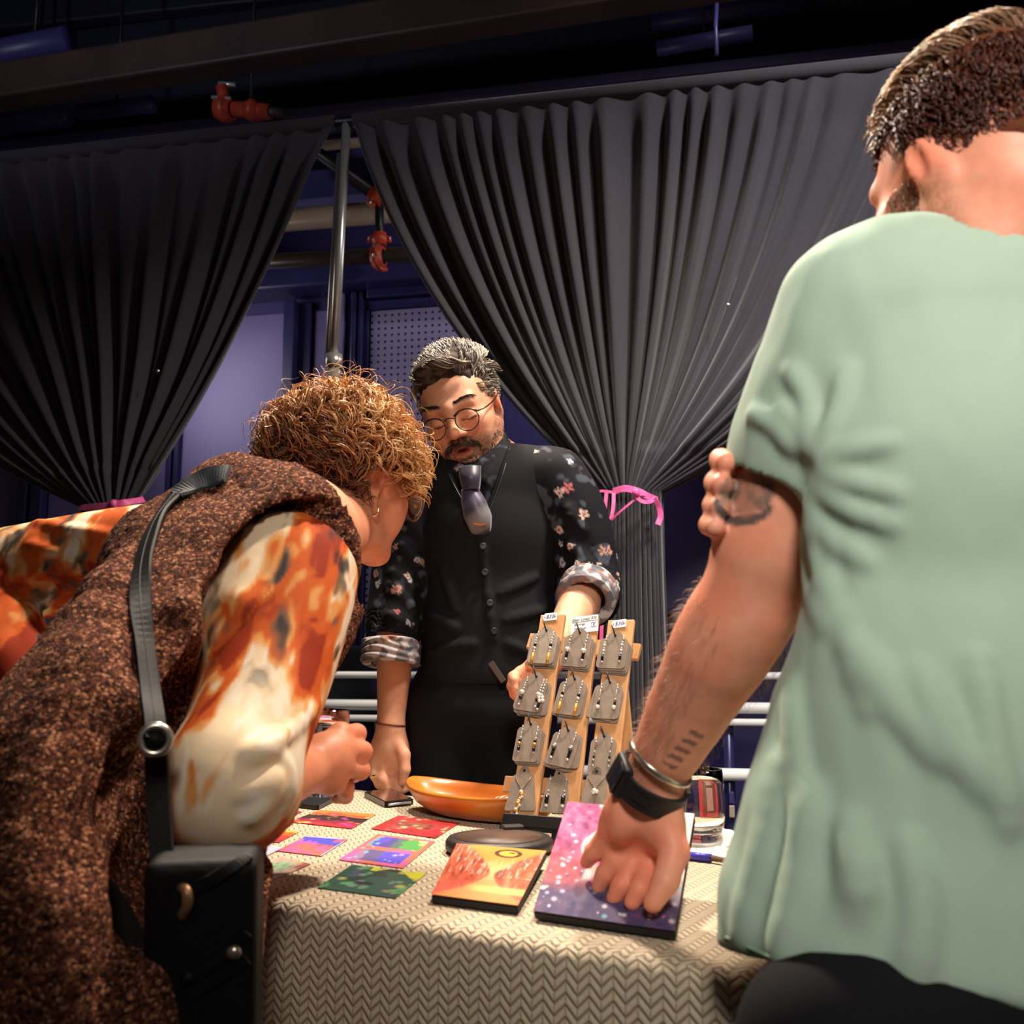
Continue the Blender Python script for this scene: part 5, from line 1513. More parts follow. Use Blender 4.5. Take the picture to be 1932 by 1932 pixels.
def sel_beard(n, rg):
    a = rg.uniform(-1, 1, n * 2); b = rg.uniform(0, 1, n * 2)
    q = np.stack([a * .064, .095 - .10 * a * a, -.058 - .060 * b], 1)
    k = ~((np.abs(q[:, 0]) < .028) & (q[:, 2] > -.083)); return q[k][:n]
def sel_brow(n, rg):
    s = np.sign(rg.uniform(-1, 1, n)); a = rg.uniform(0, 1, n); return np.stack([s * (.013 + .042 * a), .092 - .018 * a * a, .0265 + .006 * np.sin(a * 2.6) + rg.uniform(-.0032, .0032, n)], 1)
bd = [lin(84, 62, 50), lin(120, 98, 80), lin(176, 158, 138), lin(62, 48, 42)]
face_hairs(hair_m, 'moustache', sel_must, .009, [lin(48, 34, 28), lin(70, 50, 40), lin(110, 84, 66)], 620, 1, lambda q: (q[0] * 20, .15, -1))
face_hairs(hair_m, 'beard', sel_beard, .0055, bd, 1500, 2, lambda q: (q[0] * 6, .1, -1))
face_hairs(hair_m, 'eyebrows', sel_brow, .008, [lin(44, 32, 28), lin(60, 44, 36)], 230, 3, lambda q: (np.sign(q[0]), .1, .25))

# glasses
gl = thing('eyeglasses', 'thin dark round eyeglasses on the seller', 'glasses', gm((0, .11, 0)))
m_frame = mat('dark_frame', lin(44, 28, 26), .3, coat=.3); m_lens = mat('lens_glass', (1, 1, 1), .03, trans=1, ior=1.05)
for s in (-1, 1):
    th = np.linspace(0, 2 * np.pi, 41)[:-1]
    S_ = np.array([gm((s * .0345 + .0235 * math.cos(a) * (1 + .05 * math.sin(a)), .111 - .006 * abs(math.cos(a)) * (math.cos(a) * s > 0), -.010 + .0215 * math.sin(a))) for a in th])
    link('rim', tube_mesh('rim', S_[None], .0012, 8, None, True), m_frame, gl)
    link('lens', mesh_np('lens', np.concatenate([S_, [S_.mean(0)]]), [[i, (i + 1) % 40, 40] for i in range(40)]), m_lens, gl)
    tube('brow_bar', spline([gm((s * .0115, .1115, .004)), gm((s * .024, .112, .0105)), gm((s * .042, .110, .011)), gm((s * .058, .104, .001))], 10), .0018, m_frame, gl, sides=8)
    tube('temple', [gm((s * .0585, .104, .0)), gm((s * .073, .085, .0)), gm((s * .081, .03, .002)), gm((s * .083, -.006, .008))], .0016, m_frame, gl, n=14, sides=8)
tube('bridge', [gm((-.0115, .1115, .0)), gm((0, .1145, .004)), gm((.0115, .1115, .0))], .0014, m_frame, gl, n=8, sides=8)

# ---- shirt
fl_base, fl_leaf, fl_pet, fl_pink = lin(17, 17, 23), lin(74, 78, 90), lin(214, 184, 170), lin(196, 110, 110)
def floral(V, seed=0):
    c = np.tile(fl_base, (len(V), 1)); c = mix(c, fl_leaf, sstep(.62, .72, fbm(V, 44, seed + 3, 2)) * .8)
    rg = np.random.default_rng(seed + 40)
    i = rg.choice(len(V), 190)
    for k, j in enumerate(i):
        d = V - V[j]; r = rg.uniform(.007, .0145)
        dd = np.linalg.norm(d, axis=1); m = np.where(dd < r * 2)[0]
        if len(m) == 0: continue
        ax = nrm(rg.normal(size=3)); bx_ = nrm(np.cross(ax, rg.normal(size=3)))
        an = np.arctan2(d[m] @ ax, d[m] @ bx_); rr = r * (.72 + .28 * np.cos(5 * an))
        w_ = sstep(1.0, .75, dd[m] / rr)
        pc = (fl_pet, fl_pink, lin(196, 196, 204), lin(206, 160, 140))[k % 4]
        c[m] = mix(c[m], pc, w_ * .95); c[m] = mix(c[m], lin(120, 60, 56), sstep(.5, .2, dd[m] / rr))
    return c
m_shirt = mat('floral_cotton', attr=True, rough=.8, bump=(600, .2, .0008), spec=.25)
sh = Field()
up_m = nrm(neckb - P(915, 1290, 2.14))
sh.econe(P(925, 935, 2.13), P(922, 1150, 2.14), (.132, .096), (.132, .098), (1, -.08, 0), .04)
sh.cap(P(845, 900, 2.13), P(1010, 895, 2.11), .058, .056, .05)
cuR, cuL = P(740, 1212, 2.085), P(1118, 1118, 2.04)
sleeve_cut(sh, [shR, P(768, 1010, 2.135), elR, cuR], [.064, .060, .053, .050], cuR, cuR - elR, .004, .05, .03, 8, .03)
sleeve_cut(sh, [shL, P(1092, 1000, 2.10), elL, P(1112, 1135, 2.04)], [.064, .060, .055, .054], P(1112, 1128, 2.04), P(1104, 1150, 1.98) - elL, .004, .05, .03, 8, .03)
rgf = np.random.default_rng(3)
for a, b, r in (((775, 985), (800, 1020), .008), ((742, 1080), (778, 1110), .007), ((738, 1105), (775, 1140), .007), ((738, 1160), (770, 1180), .006), ((1070, 960), (1100, 1000), .007), ((1075, 1030), (1110, 1060), .007), ((1090, 1070), (1130, 1085), .007), ((760, 1030), (790, 1065), .007)):
    A, _ = sh.hit(*a); B, _ = sh.hit(*b)
    if A is not None and B is not None: sh.cap(A - (A - CAMP) * .002, B, r, r * .6, .02)
# collar
for s, ptsc in ((-1, [(842, 868), (850, 880), (868, 898), (884, 910)]), (1, [(946, 822), (944, 850), (934, 880), (912, 905)])):
    q = [P(x, y, 2.12 - .028 * i) for i, (x, y) in enumerate(ptsc)]
    sh.chain(q, [.012, .016, .016, .010], .012, n=8)
sh.chain([P(846, 866, 2.15), P(880, 862, 2.20), P(930, 842, 2.20), P(946, 826, 2.15)], [.014, .014, .014, .014], .01, n=8)
shirt, V = cloth_obj('shirt', sh, .0034, m_shirt, man, floral)
m_cuffin = mat('cuff_reverse', attr=True, rough=.8, bump=(600, .2, .0008), spec=.25)
def cuff(a, d, r, ln, seed):
    f = Field(); d = nrm(d)
    def fn(X):
        q = X - a; z = q @ d; rr = np.linalg.norm(q - z[:, None] * d, axis=1)
        wob = .0022 * np.sin(z * 420 + 3 * np.sin(np.arctan2(q[:, 0], q[:, 1] + q[:, 2]) * 2))
        return np.sqrt(np.maximum(np.abs(rr - r - wob) - .0055, 0) ** 2 + np.maximum(np.abs(z) - ln, 0) ** 2) - .0035
    f.add(fn, a, r + ln + .02, 'u', 0)
    def colr(V):
        n = fbm(V, 60, seed, 2); c = np.tile(lin(112, 112, 118), (len(V), 1)); c = mix(c, lin(196, 190, 190), sstep(.52, .62, n)); return mix(c, lin(150, 110, 96), sstep(.64, .7, fbm(V, 70, seed + 4, 2)))
    return cloth_obj('rolled_cuff', f, .003, m_cuffin, shirt, colr)
cuff(P(738, 1232, 2.075), wrR - elR, .050, .021, 3)
cuff(P(1108, 1122, 2.03), P(1090, 1160, 1.96) - P(1113, 1100, 2.06), .050, .022, 7)

# ---- waistcoat
m_vest = mat('black_wool', lin(27, 27, 30), .85, noise=(500, lin(21, 21, 24), .6), bump=(900, .25, .0008), spec=.2)
m_sat = mat('black_satin', lin(30, 30, 34), .45, bump=(500, .2, .0008))
ve = Field()
ve.econe(P(925, 938, 2.13), P(924, 1010, 2.13), (.139, .104), (.142, .110), (1, -.08, 0), .04)
ve.econe(P(924, 1010, 2.13), P(922, 1180, 2.13), (.142, .110), (.130, .106), (1, -.08, 0), .04)
ve.econe(P(922, 1180, 2.13), P(920, 1262, 2.125), (.130, .106), (.140, .112), (1, -.08, 0), .04)
ve.cap(P(838, 905, 2.13), P(1008, 895, 2.11), .060, .058, .05)
# neck opening: wedge between the two lapel lines, cut straight back from the chest
def view_plane(p0, p1):
    n = nrm(np.cross(ray(*p0), ray(*p1))); return n
nL = view_plane((838, 862), (906, 994)); nR = view_plane((906, 994), (958, 838))
sgnL = np.sign(nL @ ray(890, 900)); sgnR = np.sign(nR @ ray(910, 880))
def wedge(X):
    q = X - CAMP
    a = -(q @ nL) * sgnL; b = -(q @ nR) * sgnR; back = X[:, 1] - 2.18
    return np.maximum(np.maximum(a, b), back)
ve.add(wedge, P(905, 900, 2.05), .35, 's', .006)
# arm openings
ve.cap(P(772, 905, 2.14), P(768, 1010, 2.13), .058, .050, .012, 's')
ve.cap(P(1082, 895, 2.10), P(1094, 1010, 2.10), .062, .052, .012, 's')
# hem: pointed fronts
nH1 = view_plane((780, 1275), (935, 1205)); nH2 = view_plane((925, 1200), (1010, 1275))
def hem(X):
    q = X - CAMP
    a = (q @ nH1) * -np.sign(nH1 @ ray(850, 1100)); b = (q @ nH2) * -np.sign(nH2 @ ray(980, 1100))
    return np.minimum(a, b)
ve.add(lambda X: planefn(P(920, 1290, 2.1), (0, -.0, -1))(X), P(920, 1290, 2.1), 2, 'i', .004)
for pa_, pb_, r in (((905, 1000), (930, 1205), .0035), ((812, 1160), (858, 1185), .008), ((815, 1230), (890, 1215), .008), ((945, 1120), (1010, 1090), .006), ((955, 1170), (1030, 1150), .006), ((960, 1215), (1020, 1240), .006), ((835, 1075), (860, 1150), .006)):
    q, nn = ve.trace([(pa_[0] + (pb_[0] - pa_[0]) * t, pa_[1] + (pb_[1] - pa_[1]) * t) for t in np.linspace(0, 1, 6)])
    if len(q) > 2: ve.chain(q, np.full(len(q), r), .012)
vest, _ = cloth_obj('waistcoat', ve, .0040, m_vest, man)
for x, y in ((911, 1031), (915, 1080), (924, 1138), (932, 1191)):
    q, n_ = ve.hit(x, y, off=.001)
    o = lathe('button', [(0, -.001), (.0065, -.001), (.0075, .001), (.0065, .0028), (.004, .002), (0, .002)], m_sat, vest, 20, mat44(frame_z(n_), q))
# lapel stitch edges
for pix in ([(838, 866), (860, 912), (884, 956), (905, 992)], [(957, 842), (945, 890), (926, 945), (907, 992)]):
    q, n_ = ve.trace([(x + (-5 if x < 906 and pix[0][0] < 900 else 5), y) for x, y in pix], .001)
    if len(q) > 2: tube('lapel_edge', q, .0022, m_sat, vest, n=16, sides=6)

# ---- tie
m_tie = bpy.data.materials.new('striped_tie'); m_tie = mat('striped_tie', attr=True, rough=.4, sheen=.3)
def tie_part(name, pts, widths, thick, colfn):
    C = spline(pts, 24); w_ = np.interp(np.linspace(0, 1, 24), np.linspace(0, 1, len(widths)), widths)
    ac = np.linspace(-1, 1, 9); Tn = np.gradient(C, axis=0); Tn /= np.linalg.norm(Tn, axis=1, keepdims=True)
    B = nrm((1, -.08, .05)); V = np.stack([C + (w_ / 2 * a)[:, None] * B + np.array([0, 1, 0]) * thick * a * a for a in ac], 1)
    idx = np.arange(24 * 9).reshape(24, 9); F = np.stack([idx[:-1, :-1], idx[:-1, 1:], idx[1:, 1:], idx[1:, :-1]], -1).reshape(-1, 4)
    u = np.repeat(np.linspace(0, 1, 24), 9); v = np.tile(ac, 24)
    o = link(name, mesh_np(name, V.reshape(-1, 3), F, colfn(u, v)), m_tie, man); s = o.modifiers.new('thick', 'SOLIDIFY'); s.thickness = .005; s.offset = -1; return o
tq = lambda u, v: ramp(np.clip(u + .10 * v, 0, 1), [lin(64, 56, 82), lin(70, 62, 90), lin(84, 76, 104), lin(62, 58, 70), lin(124, 122, 124), lin(134, 132, 134), lin(124, 122, 124), lin(60, 56, 66), lin(70, 66, 78)])
tie_part('tie_blade', [P(886, 922, 2.000), P(893, 945, 1.993), P(901, 972, 1.992), P(906, 996, 2.0), P(908, 1012, 2.02)], [.026, .042, .050, .036, .02], .012, tq)
tie_part('tie_knot', [P(886, 880, 2.000), P(887, 900, 1.988), P(889, 922, 1.992)], [.040, .036, .026], .012, lambda u, v: ramp(u, [lin(70, 64, 80), lin(56, 52, 66), lin(60, 54, 76)]))
q, n_ = ve.hit(905, 985)
ribbon('tie_clip', np.array([P(894, 988, 1.984), P(906, 990, 1.982), P(918, 988, 1.986)]), np.tile((0, -1, 0), (3, 1)), .004, .002, mat('copper', lin(206, 130, 80), .3, metal=.8), man)

# ---- trousers, down to the floor, and shoes
m_trous = mat('black_trousers', lin(17, 17, 20), .85, noise=(400, lin(12, 12, 15), .5), bump=(700, .2, .0008), spec=.25)
tr = Field()
tr.econe(P(918, 1240, 2.13), P(905, 1330, 2.13), (.125, .100), (.148, .112), (1, -.1, 0), .03)
hp = P(905, 1330, 2.13)
for s in (-1, 1):
    a = hp + [s * .068, 0, -.02]; kn = np.array([hp[0] + s * .085, 2.11, .42]); an = np.array([hp[0] + s * .10, 2.15, .06])
    tr.chain([a, kn, an], [.088, .066, .058], .03, n=5)
trous, _ = cloth_obj('trousers', tr, .007, m_trous, man)
for s in (-1, 1):
    f = Field(); an = np.array([hp[0] + s * .10, 2.13, .035]); f.ell(an + [s * .01, -.05, 0], (.045, .12, .034), None, 0); f.cap(an, an + [0, .02, .04], .04, .04, .02)
    f.add(planefn((0, 0, .002), (0, 0, -1)), an, .5, 'i', 0)
    cloth_obj('shoe', f, .008, m_black, man)
tube('trouser_belt', *[[P(795, 1268, 2.06), P(850, 1276, 2.02), P(920, 1278, 2.006), P(990, 1274, 2.03)]], .008, m_black, trous, n=14, sides=8) if False else None
# label tab sticking out under the waistcoat hem
tg = box('belt_loop_tag', P(938, 1268, 1.995), (.012, .003, .045), mat('brown_leather', lin(78, 62, 54), .6), trous, R=frame_z((-.55, 0, .8), (1, 0, 0)), bevel=.001)
# ring, bracelet on the hanging hand
m_ring = mat('black_ring', lin(20, 20, 22), .3); m_gold2 = mat('gold', lin(240, 196, 120), .25, metal=1); m_leather = mat('leather_cord', lin(120, 66, 46), .6)
def band(name, c, ax, r, w_, th, m, parent=None):
    return lathe(name, [(r, -w_ / 2), (r + th, -w_ / 2), (r + th, w_ / 2), (r, w_ / 2), (r, -w_ / 2)], m, parent, 28, mat44(frame_z(ax), c))
tag(band('bracelet', P(737, 1366, 2.07), (.12, 0, 1), .0275, .004, .003, m_leather), 'thin brown cord bracelet on the seller\'s hanging wrist', 'bracelet')
tag(band('finger_ring', P(755, 1448, kx - .002), (-.2, .1, 1), .0108, .008, .0015, m_ring), 'black band ring on the seller\'s hanging hand', 'ring')
tag(band('finger_ring', P(709, 1464, kx - .012), (-.15, .1, 1), .0104, .005, .0014, m_gold2), 'gold ring on the seller\'s outer finger', 'ring')

# ================================================================== THE WOMAN leaning over the table
sk_w = lin(222, 152, 118)
Rw = frame_face((.71, .69, -.17), (.16, .16, .97)); Sw = .88
cw = P(706, 903, 1.40) - Rw @ (np.array([.078, -.008, -.008]) * Sw)
woman = thing('person', 'curly-haired person in brown sleeveless coat bending over the postcards with a glass', 'person', (-.50, .98, 0))
fw = Field()
gw = head(fw, Rw, cw, Sw, jaw=.92, nose=.9)
nkw = P(560, 990, 1.25)
shRw, elRw, wrRw = P(570, 1080, 1.17), P(420, 1506, .985), P(585, 1450, 1.19)
shLw, elLw, wrLw = P(360, 1050, 1.33), P(-60, 1100, 1.36), P(70, 1330, 1.22)
fw.chain([gw((0, -.03, -.045)), gw((0, -.015, -.085)) * .6 + nkw * .4, nkw], [.049, .050, .056], .03)
fw.cap(gw((0, .0, -.085)), P(615, 1012, 1.23), .034, .042, .03)
s0, s1, s2 = P(500, 1095, 1.20), P(320, 1330, 1.10), P(120, 1740, .97)
fw.cap(nkw, s0, .055, .055, .04); fw.cap(s0, s1, .055, .055, .04)
for a, b, c_ in ((shRw, elRw, wrRw), (shLw, elLw, wrLw)):
    fw.cap(s0, a, .045, .042, .03); fw.chain([a, b], [.042, .036], .02); fw.chain([b, b * .65 + c_ * .35, c_], [.036, .037, .025], .012)
# right hand round the glass: back of the hand towards us, knuckles to the right
gy = 1.255
ha = lambda x, y, Y: P(x, y, Y)
fw.chain([wrRw, ha(606, 1436, 1.20)], [.025, .027], .012)
mc = [ha(642, 1386, 1.225), ha(648, 1414, 1.215), ha(640, 1446, 1.212), ha(626, 1474, 1.214)]
for q in mc: fw.cap(ha(600, 1440, 1.205), q, .0200, .0135, .014)
fw.ell(ha(614, 1438, 1.205), (.028, .017, .029), None, .016)
pip = [ha(673, 1384, 1.248), ha(684, 1418, 1.238), ha(680, 1453, 1.236), ha(652, 1488, 1.238)]
dip = [ha(666, 1392, 1.278), ha(672, 1424, 1.272), ha(668, 1460, 1.268), ha(652, 1502, 1.262)]
tip = [ha(640, 1400, 1.292), ha(642, 1432, 1.288), ha(640, 1468, 1.282), ha(634, 1505, 1.274)]
rr = [(.0118, .0112, .0098, .0086), (.0122, .0114, .0100, .0088), (.0118, .0110, .0096, .0084), (.0110, .0100, .0088, .0076)]
fingers(fw, [[(mc[i], rr[i][0]), (pip[i], rr[i][1]), (dip[i], rr[i][2]), (tip[i], rr[i][3])] for i in range(4)], .005)
fingers(fw, [[(ha(594, 1430, 1.21), .015), (ha(576, 1410, 1.222), .0125), (ha(578, 1400, 1.245), .0108), (ha(592, 1402, 1.262), .0092)]], .006)
# tendons and knuckle creases
for i in range(4): fw.cap(ha(606, 1432, 1.188) * .5 + mc[i] * .5, mc[i], .0085, .0115, .01)
# left hand tucked on the hip, out of frame
fw.ell(wrLw, (.03, .045, .035), None, .02)
for i in range(4): fw.cap(wrLw, wrLw + [.05, -.03 + .018 * i, -.045], .012, .009, .005)
fw.cap(wrLw, wrLw + [.02, -.06, -.01], .013, .010, .005)
V, F = fw.mesh('body', .0027, smooth=1)
Lw = head_local(V, Rw, cw, Sw); col = skin_colour(V, sk_w, 7)
hm = np.linalg.norm(V - cw, axis=1) < .18
col = np.where(hm[:, None], face_colour(col, Lw, sk_w, lin(186, 96, 88), lin(120, 84, 60), None, .6), col)
dh = np.min([np.linalg.norm(V - q, axis=1) for q in mc + pip], axis=0)
col = mix(col, sk_w * np.array([1, .72, .66]), sstep(.022, .008, dh) * .55)
link('body', mesh_np('body', V, F, col), m_skin, woman)

# ---- curls
def wkeep(q):
    x, y, z = q.T
    return (z > .052 + .04 * sstep(.02, .08, y) - .02) * (y > .03) | (y <= .03) & (y > -.01) & (z > .030) | (y <= -.01) & (z > np.where((np.abs(x) > .05) & (y > -.050), .030, -.060))
capw = Field()
capw.ell(gw((0, -.026, .045)), np.array([.083, .101, .092]) * Sw, Rw, .0)
capw.ell(gw((0, -.066, -.012)), np.array([.070, .052, .060]) * Sw, Rw, .03)
capw.ell(gw((0, .092, -.016)), np.array([.075, .060, .062]) * Sw, Rw, .012, 's')
for s in (-1, 1): capw.ell(gw((s * .088, .012, -.040)), np.array([.045, .040, .055]) * Sw, Rw, .01, 's')
capw.add(lambda X: (vnoise((X - cw) @ Rw, 60, 13) - .5) * .012, cw, .3, 'd')
V, F = capw.mesh('hair', .004, smooth=1)
hairw = link('hair', mesh_np('hair', V, F, mix(np.tile(lin(60, 36, 24), (len(V), 1)), lin(110, 72, 46), fbm(V, 60, 8, 2))), m_haircap, woman)
rgw = np.random.default_rng(21)
p, n_, q = scalp(Rw, cw, Sw, 820, rgw, wkeep)
# below the skull at the nape too
flow = np.stack([.5 * np.sign(q[:, 0]) * (np.abs(q[:, 0]) > .02) + rgw.normal(0, .45, len(q)), -.25 + rgw.normal(0, .5, len(q)) + .9 * (q[:, 1] > .01), np.where(q[:, 2] > .08, .05, -.75) + rgw.normal(0, .4, len(q))], 1)
length = np.where(q[:, 2] > .05, .062, np.where(q[:, 1] < -.05, .056, .030)) * np.where((np.abs(q[:, 0]) > .055) & (q[:, 2] < .05) & (q[:, 1] > -.06), .55, 1.0)
base = strands(p - n_ * .006, n_, flow @ Rw.T, length, 18, curl=.0098, turns=2.1, lift=.50, rg=rgw, droop=.25)
allp = [base]; cols = []
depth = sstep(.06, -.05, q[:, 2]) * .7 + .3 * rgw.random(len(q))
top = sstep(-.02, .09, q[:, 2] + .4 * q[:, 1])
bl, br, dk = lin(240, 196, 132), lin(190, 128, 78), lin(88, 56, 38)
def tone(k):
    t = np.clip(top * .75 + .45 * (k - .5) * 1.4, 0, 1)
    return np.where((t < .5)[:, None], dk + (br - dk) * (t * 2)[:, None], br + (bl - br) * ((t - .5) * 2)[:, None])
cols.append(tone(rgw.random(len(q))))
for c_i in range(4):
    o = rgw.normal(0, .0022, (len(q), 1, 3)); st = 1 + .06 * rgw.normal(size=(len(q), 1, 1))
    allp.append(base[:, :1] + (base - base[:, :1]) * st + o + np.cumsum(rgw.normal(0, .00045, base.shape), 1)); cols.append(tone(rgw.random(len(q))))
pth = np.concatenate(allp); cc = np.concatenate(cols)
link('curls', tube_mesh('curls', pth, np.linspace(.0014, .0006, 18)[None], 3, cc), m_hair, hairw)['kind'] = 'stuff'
# loose flyaway wisps
i = rgw.choice(len(q), 220)
wis = strands(p[i], n_[i], (flow[i] + rgw.normal(0, .5, (220, 3))) @ Rw.T, .056, 18, curl=.010, turns=1.3, lift=.8, rg=rgw)
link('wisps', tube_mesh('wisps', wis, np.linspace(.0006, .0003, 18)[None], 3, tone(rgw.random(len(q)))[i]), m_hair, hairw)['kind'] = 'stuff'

# ---- sunglasses pushed on the nose, earring
sg = thing('eyeglasses', 'large round tinted eyeglasses on the curly-haired person', 'glasses', gw((0, .12, -.01)))
m_lens2 = mat('tinted_lens', lin(150, 130, 118), .05, trans=.85, ior=1.2)
m_tort = mat('tortoise_frame', lin(150, 110, 80), .25, coat=.4)
for s in (-1, 1):
    th = np.linspace(0, 2 * np.pi, 37)[:-1]
    S_ = np.array([gw((s * (.036 + .027 * math.cos(a)), .116 - .008 * max(0, math.cos(a)), -.012 + .027 * math.sin(a))) for a in th])
    link('rim', tube_mesh('rim', S_[None], .0015, 8, None, True), m_tort, sg)
    link('lens', mesh_np('lens', np.concatenate([S_, [S_.mean(0)]]), [[i, (i + 1) % 36, 36] for i in range(36)]), m_lens2, sg)
    tube('temple', [gw((s * .063, .108, .0)), gw((s * .076, .085, .002)), gw((s * .083, .03, .006)), gw((s * .085, -.004, .012))], .0017, m_tort, sg, n=14, sides=8)
tube('bridge', [gw((-.010, .117, -.004)), gw((0, .120, .002)), gw((.010, .117, -.004))], .0017, m_tort, sg, n=8, sides=8)
ec = gw((.080, -.004, -.058)); Re = frame_z(Rw[:, 0] * .5 + Rw[:, 1] * -.75, (0, 0, 1))
m_gold3 = mat('polished_gold', lin(246, 206, 150), .18, metal=1)
th = np.linspace(-.75 * np.pi, .75 * np.pi, 40)
hp_ = np.array([ec + Re @ np.array([-.0095 * math.cos(a), .0095 * math.sin(a), 0]) for a in th])
eo = link('hoop_earring', tube_mesh('hoop_earring', hp_[None], np.interp(np.linspace(0, 1, 40), [0, .5, 1], [.001, .0022, .001]), 10), m_gold3); tag(eo, 'small gold hoop earring in the ear of the curly-haired person', 'earring')

# ---- tie-dye top: sleeves and a collarless body under the coat
m_dye = mat('tie_dye_jersey', attr=True, rough=.75, bump=(420, .15, .0008), spec=.25)
sl_ax = nrm(elRw - shRw)
def dye(V):
    q = np.stack([V @ sl_ax * .45, V @ nrm(np.cross(sl_ax, [0, 1, 0])), V @ nrm(np.cross(sl_ax, [1, 0, 0]))], 1)
    wq = q + .030 * np.stack([fbm(q, 40, 90 + i, 2) - .5 for i in range(3)], 1)
    wq = wq * np.array([.75, 1, 1]); a = fbm(wq, 27, 91, 4); b = fbm(wq, 40, 95, 3); c_ = fbm(wq, 64, 97, 3)
    t = np.clip((V - shRw) @ sl_ax / np.linalg.norm(elRw - shRw), -.3, 1.3)
    th = .405 + .11 * sstep(.40, .85, t)
    col = np.tile(lin(240, 214, 178), (len(V), 1))
    col = mix(col, lin(246, 234, 214), sstep(.5, .62, c_) * .7)
    col = mix(col, lin(232, 160, 90), sstep(th - .04, th + .03, a))
    col = mix(col, lin(212, 96, 38), sstep(th + .03, th + .09, a))
    col = mix(col, lin(160, 54, 26), sstep(th + .13, th + .19, a))
    gk = sstep(.60, .68, b) * sstep(.8, .3, t)
    col = mix(col, lin(104, 92, 76), gk * .85); col = mix(col, lin(50, 54, 54), sstep(.68, .74, b) * sstep(.9, .4, t) * .9)
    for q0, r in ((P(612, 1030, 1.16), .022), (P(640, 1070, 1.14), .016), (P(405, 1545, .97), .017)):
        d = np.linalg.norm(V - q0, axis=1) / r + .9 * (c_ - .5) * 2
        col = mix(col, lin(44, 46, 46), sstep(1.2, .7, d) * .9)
    return col
def slv(f, pts, rad, **k): f.chain(pts, rad, .02, n=9)
swf = Field()
cuffw = P(522, 1470, 1.13)
mid = P(505, 1275, 1.10)
sleeve_cut(swf, [shRw, mid, P(450, 1432, 1.01), P(422, 1494, .985)], [.060, .058, .049, .046], P(300, 1700, .9), elRw - shRw, .003, .01, .03, 10, .03)
sleeve_cut(swf, [P(422, 1494, .985), P(450, 1494, 1.03), P(490, 1478, 1.09), cuffw], [.047, .046, .041, .036], cuffw, P(522, 1468, 1.13) - P(440, 1500, 1.115), .006, .05, .03, 8, .03)
# crease roll in the crook of the elbow and gathered rings
for pix, r in (([(478, 1412), (508, 1400), (520, 1392)], .008), ([(470, 1428), (498, 1420), (514, 1414)], .008), ([(490, 1540), (520, 1500), (540, 1470)], .006), ([(470, 1545), (500, 1505), (520, 1470)], .006), ([(540, 1520), (548, 1490), (545, 1450), (530, 1430)], .007), ([(452, 1500), (492, 1482), (520, 1462)], .006),
               ([(452, 1095), (456, 1130), (462, 1150)], .006), ([(480, 1060), (470, 1110), (458, 1150)], .006), ([(500, 1110), (470, 1140), (455, 1160)], .006), ([(440, 1100), (450, 1130)], .006), ([(600, 1330), (560, 1370), (530, 1395)], .006)):
    q, n_ = swf.trace(pix)
    if len(q) >= 2: swf.chain(q - n_ * r * .42, np.full(len(q), r * .62), .012, n=6)
sleeve_cut(swf, [shLw, P(170, 1062, 1.36), elLw], [.066, .058, .055], elLw + (elLw - shLw), elLw - shLw, .003, .01, .03, 8, .03)
swf.chain([elLw, elLw * .5 + wrLw * .5, wrLw], [.055, .050, .040], .02, n=5)
swf.cap(s0, s1 * .5 + s0 * .5, .085, .08, .05)
for pix, r in (([(70, 985), (140, 1000), (200, 1010)], .008), ([(60, 1030), (120, 1050), (190, 1060)], .009), ([(10, 1090), (70, 1080), (130, 1075)], .008)):
    q, n_ = swf.trace(pix)
    if len(q) >= 2: swf.chain(q - n_ * r * .42, np.full(len(q), r * .62), .012, n=6)
top_o, _ = cloth_obj('tie_dye_top', swf, .003, m_dye, woman, dye)

# ---- brown boucle sleeveless coat
m_boucle = mat('brown_boucle', lin(112, 66, 46), .95, spec=.15)
def boucle():
    m = m_boucle; nt = m.node_tree; L = nt.links; b = nt.nodes['Principled BSDF']; tc = nd(m, 'ShaderNodeTexCoord')
    v = nd(m, 'ShaderNodeTexVoronoi'); v.inputs['Scale'].default_value = 400; L.new(tc.outputs['Object'], v.inputs['Vector'])
    v2 = nd(m, 'ShaderNodeTexVoronoi'); v2.inputs['Scale'].default_value = 700; L.new(tc.outputs['Object'], v2.inputs['Vector'])
    rp = nd(m, 'ShaderNodeValToRGB'); rp.color_ramp.elements[0].position = .05; rp.color_ramp.elements[0].color = (*lin(40, 24, 20), 1)
    rp.color_ramp.elements[1].position = .95; rp.color_ramp.elements[1].color = (*lin(214, 150, 112), 1)
    e = rp.color_ramp.elements.new(.45); e.color = (*lin(96, 56, 42), 1); e = rp.color_ramp.elements.new(.8); e.color = (*lin(142, 84, 60), 1)
    sx = nd(m, 'ShaderNodeSeparateColor'); L.new(v.outputs['Color'], sx.inputs[0]); L.new(sx.outputs[0], rp.inputs[0]); L.new(rp.outputs[0], b.inputs['Base Color'])
    ad = nd(m, 'ShaderNodeMath', operation='ADD'); L.new(v.outputs['Distance'], ad.inputs[0]); L.new(v2.outputs['Distance'], ad.inputs[1])
    bp = nd(m, 'ShaderNodeBump'); bp.inputs['Strength'].default_value = .9; bp.inputs['Distance'].default_value = .003; bp.invert = True
    L.new(ad.outputs[0], bp.inputs['Height']); L.new(bp.outputs[0], b.inputs['Normal'])
boucle()
cf = Field()
cf.chain([P(585, 1000, 1.22), s0, s1, s2, P(60, 2100, .95)], [.058, .108, .134, .160, .18], .05, n=9)
cf.cap(P(470, 950, 1.24), P(560, 1010, 1.21), .065, .062, .05)
cf.cap(P(430, 1000, 1.25), P(330, 1075, 1.22), .068, .085, .06)
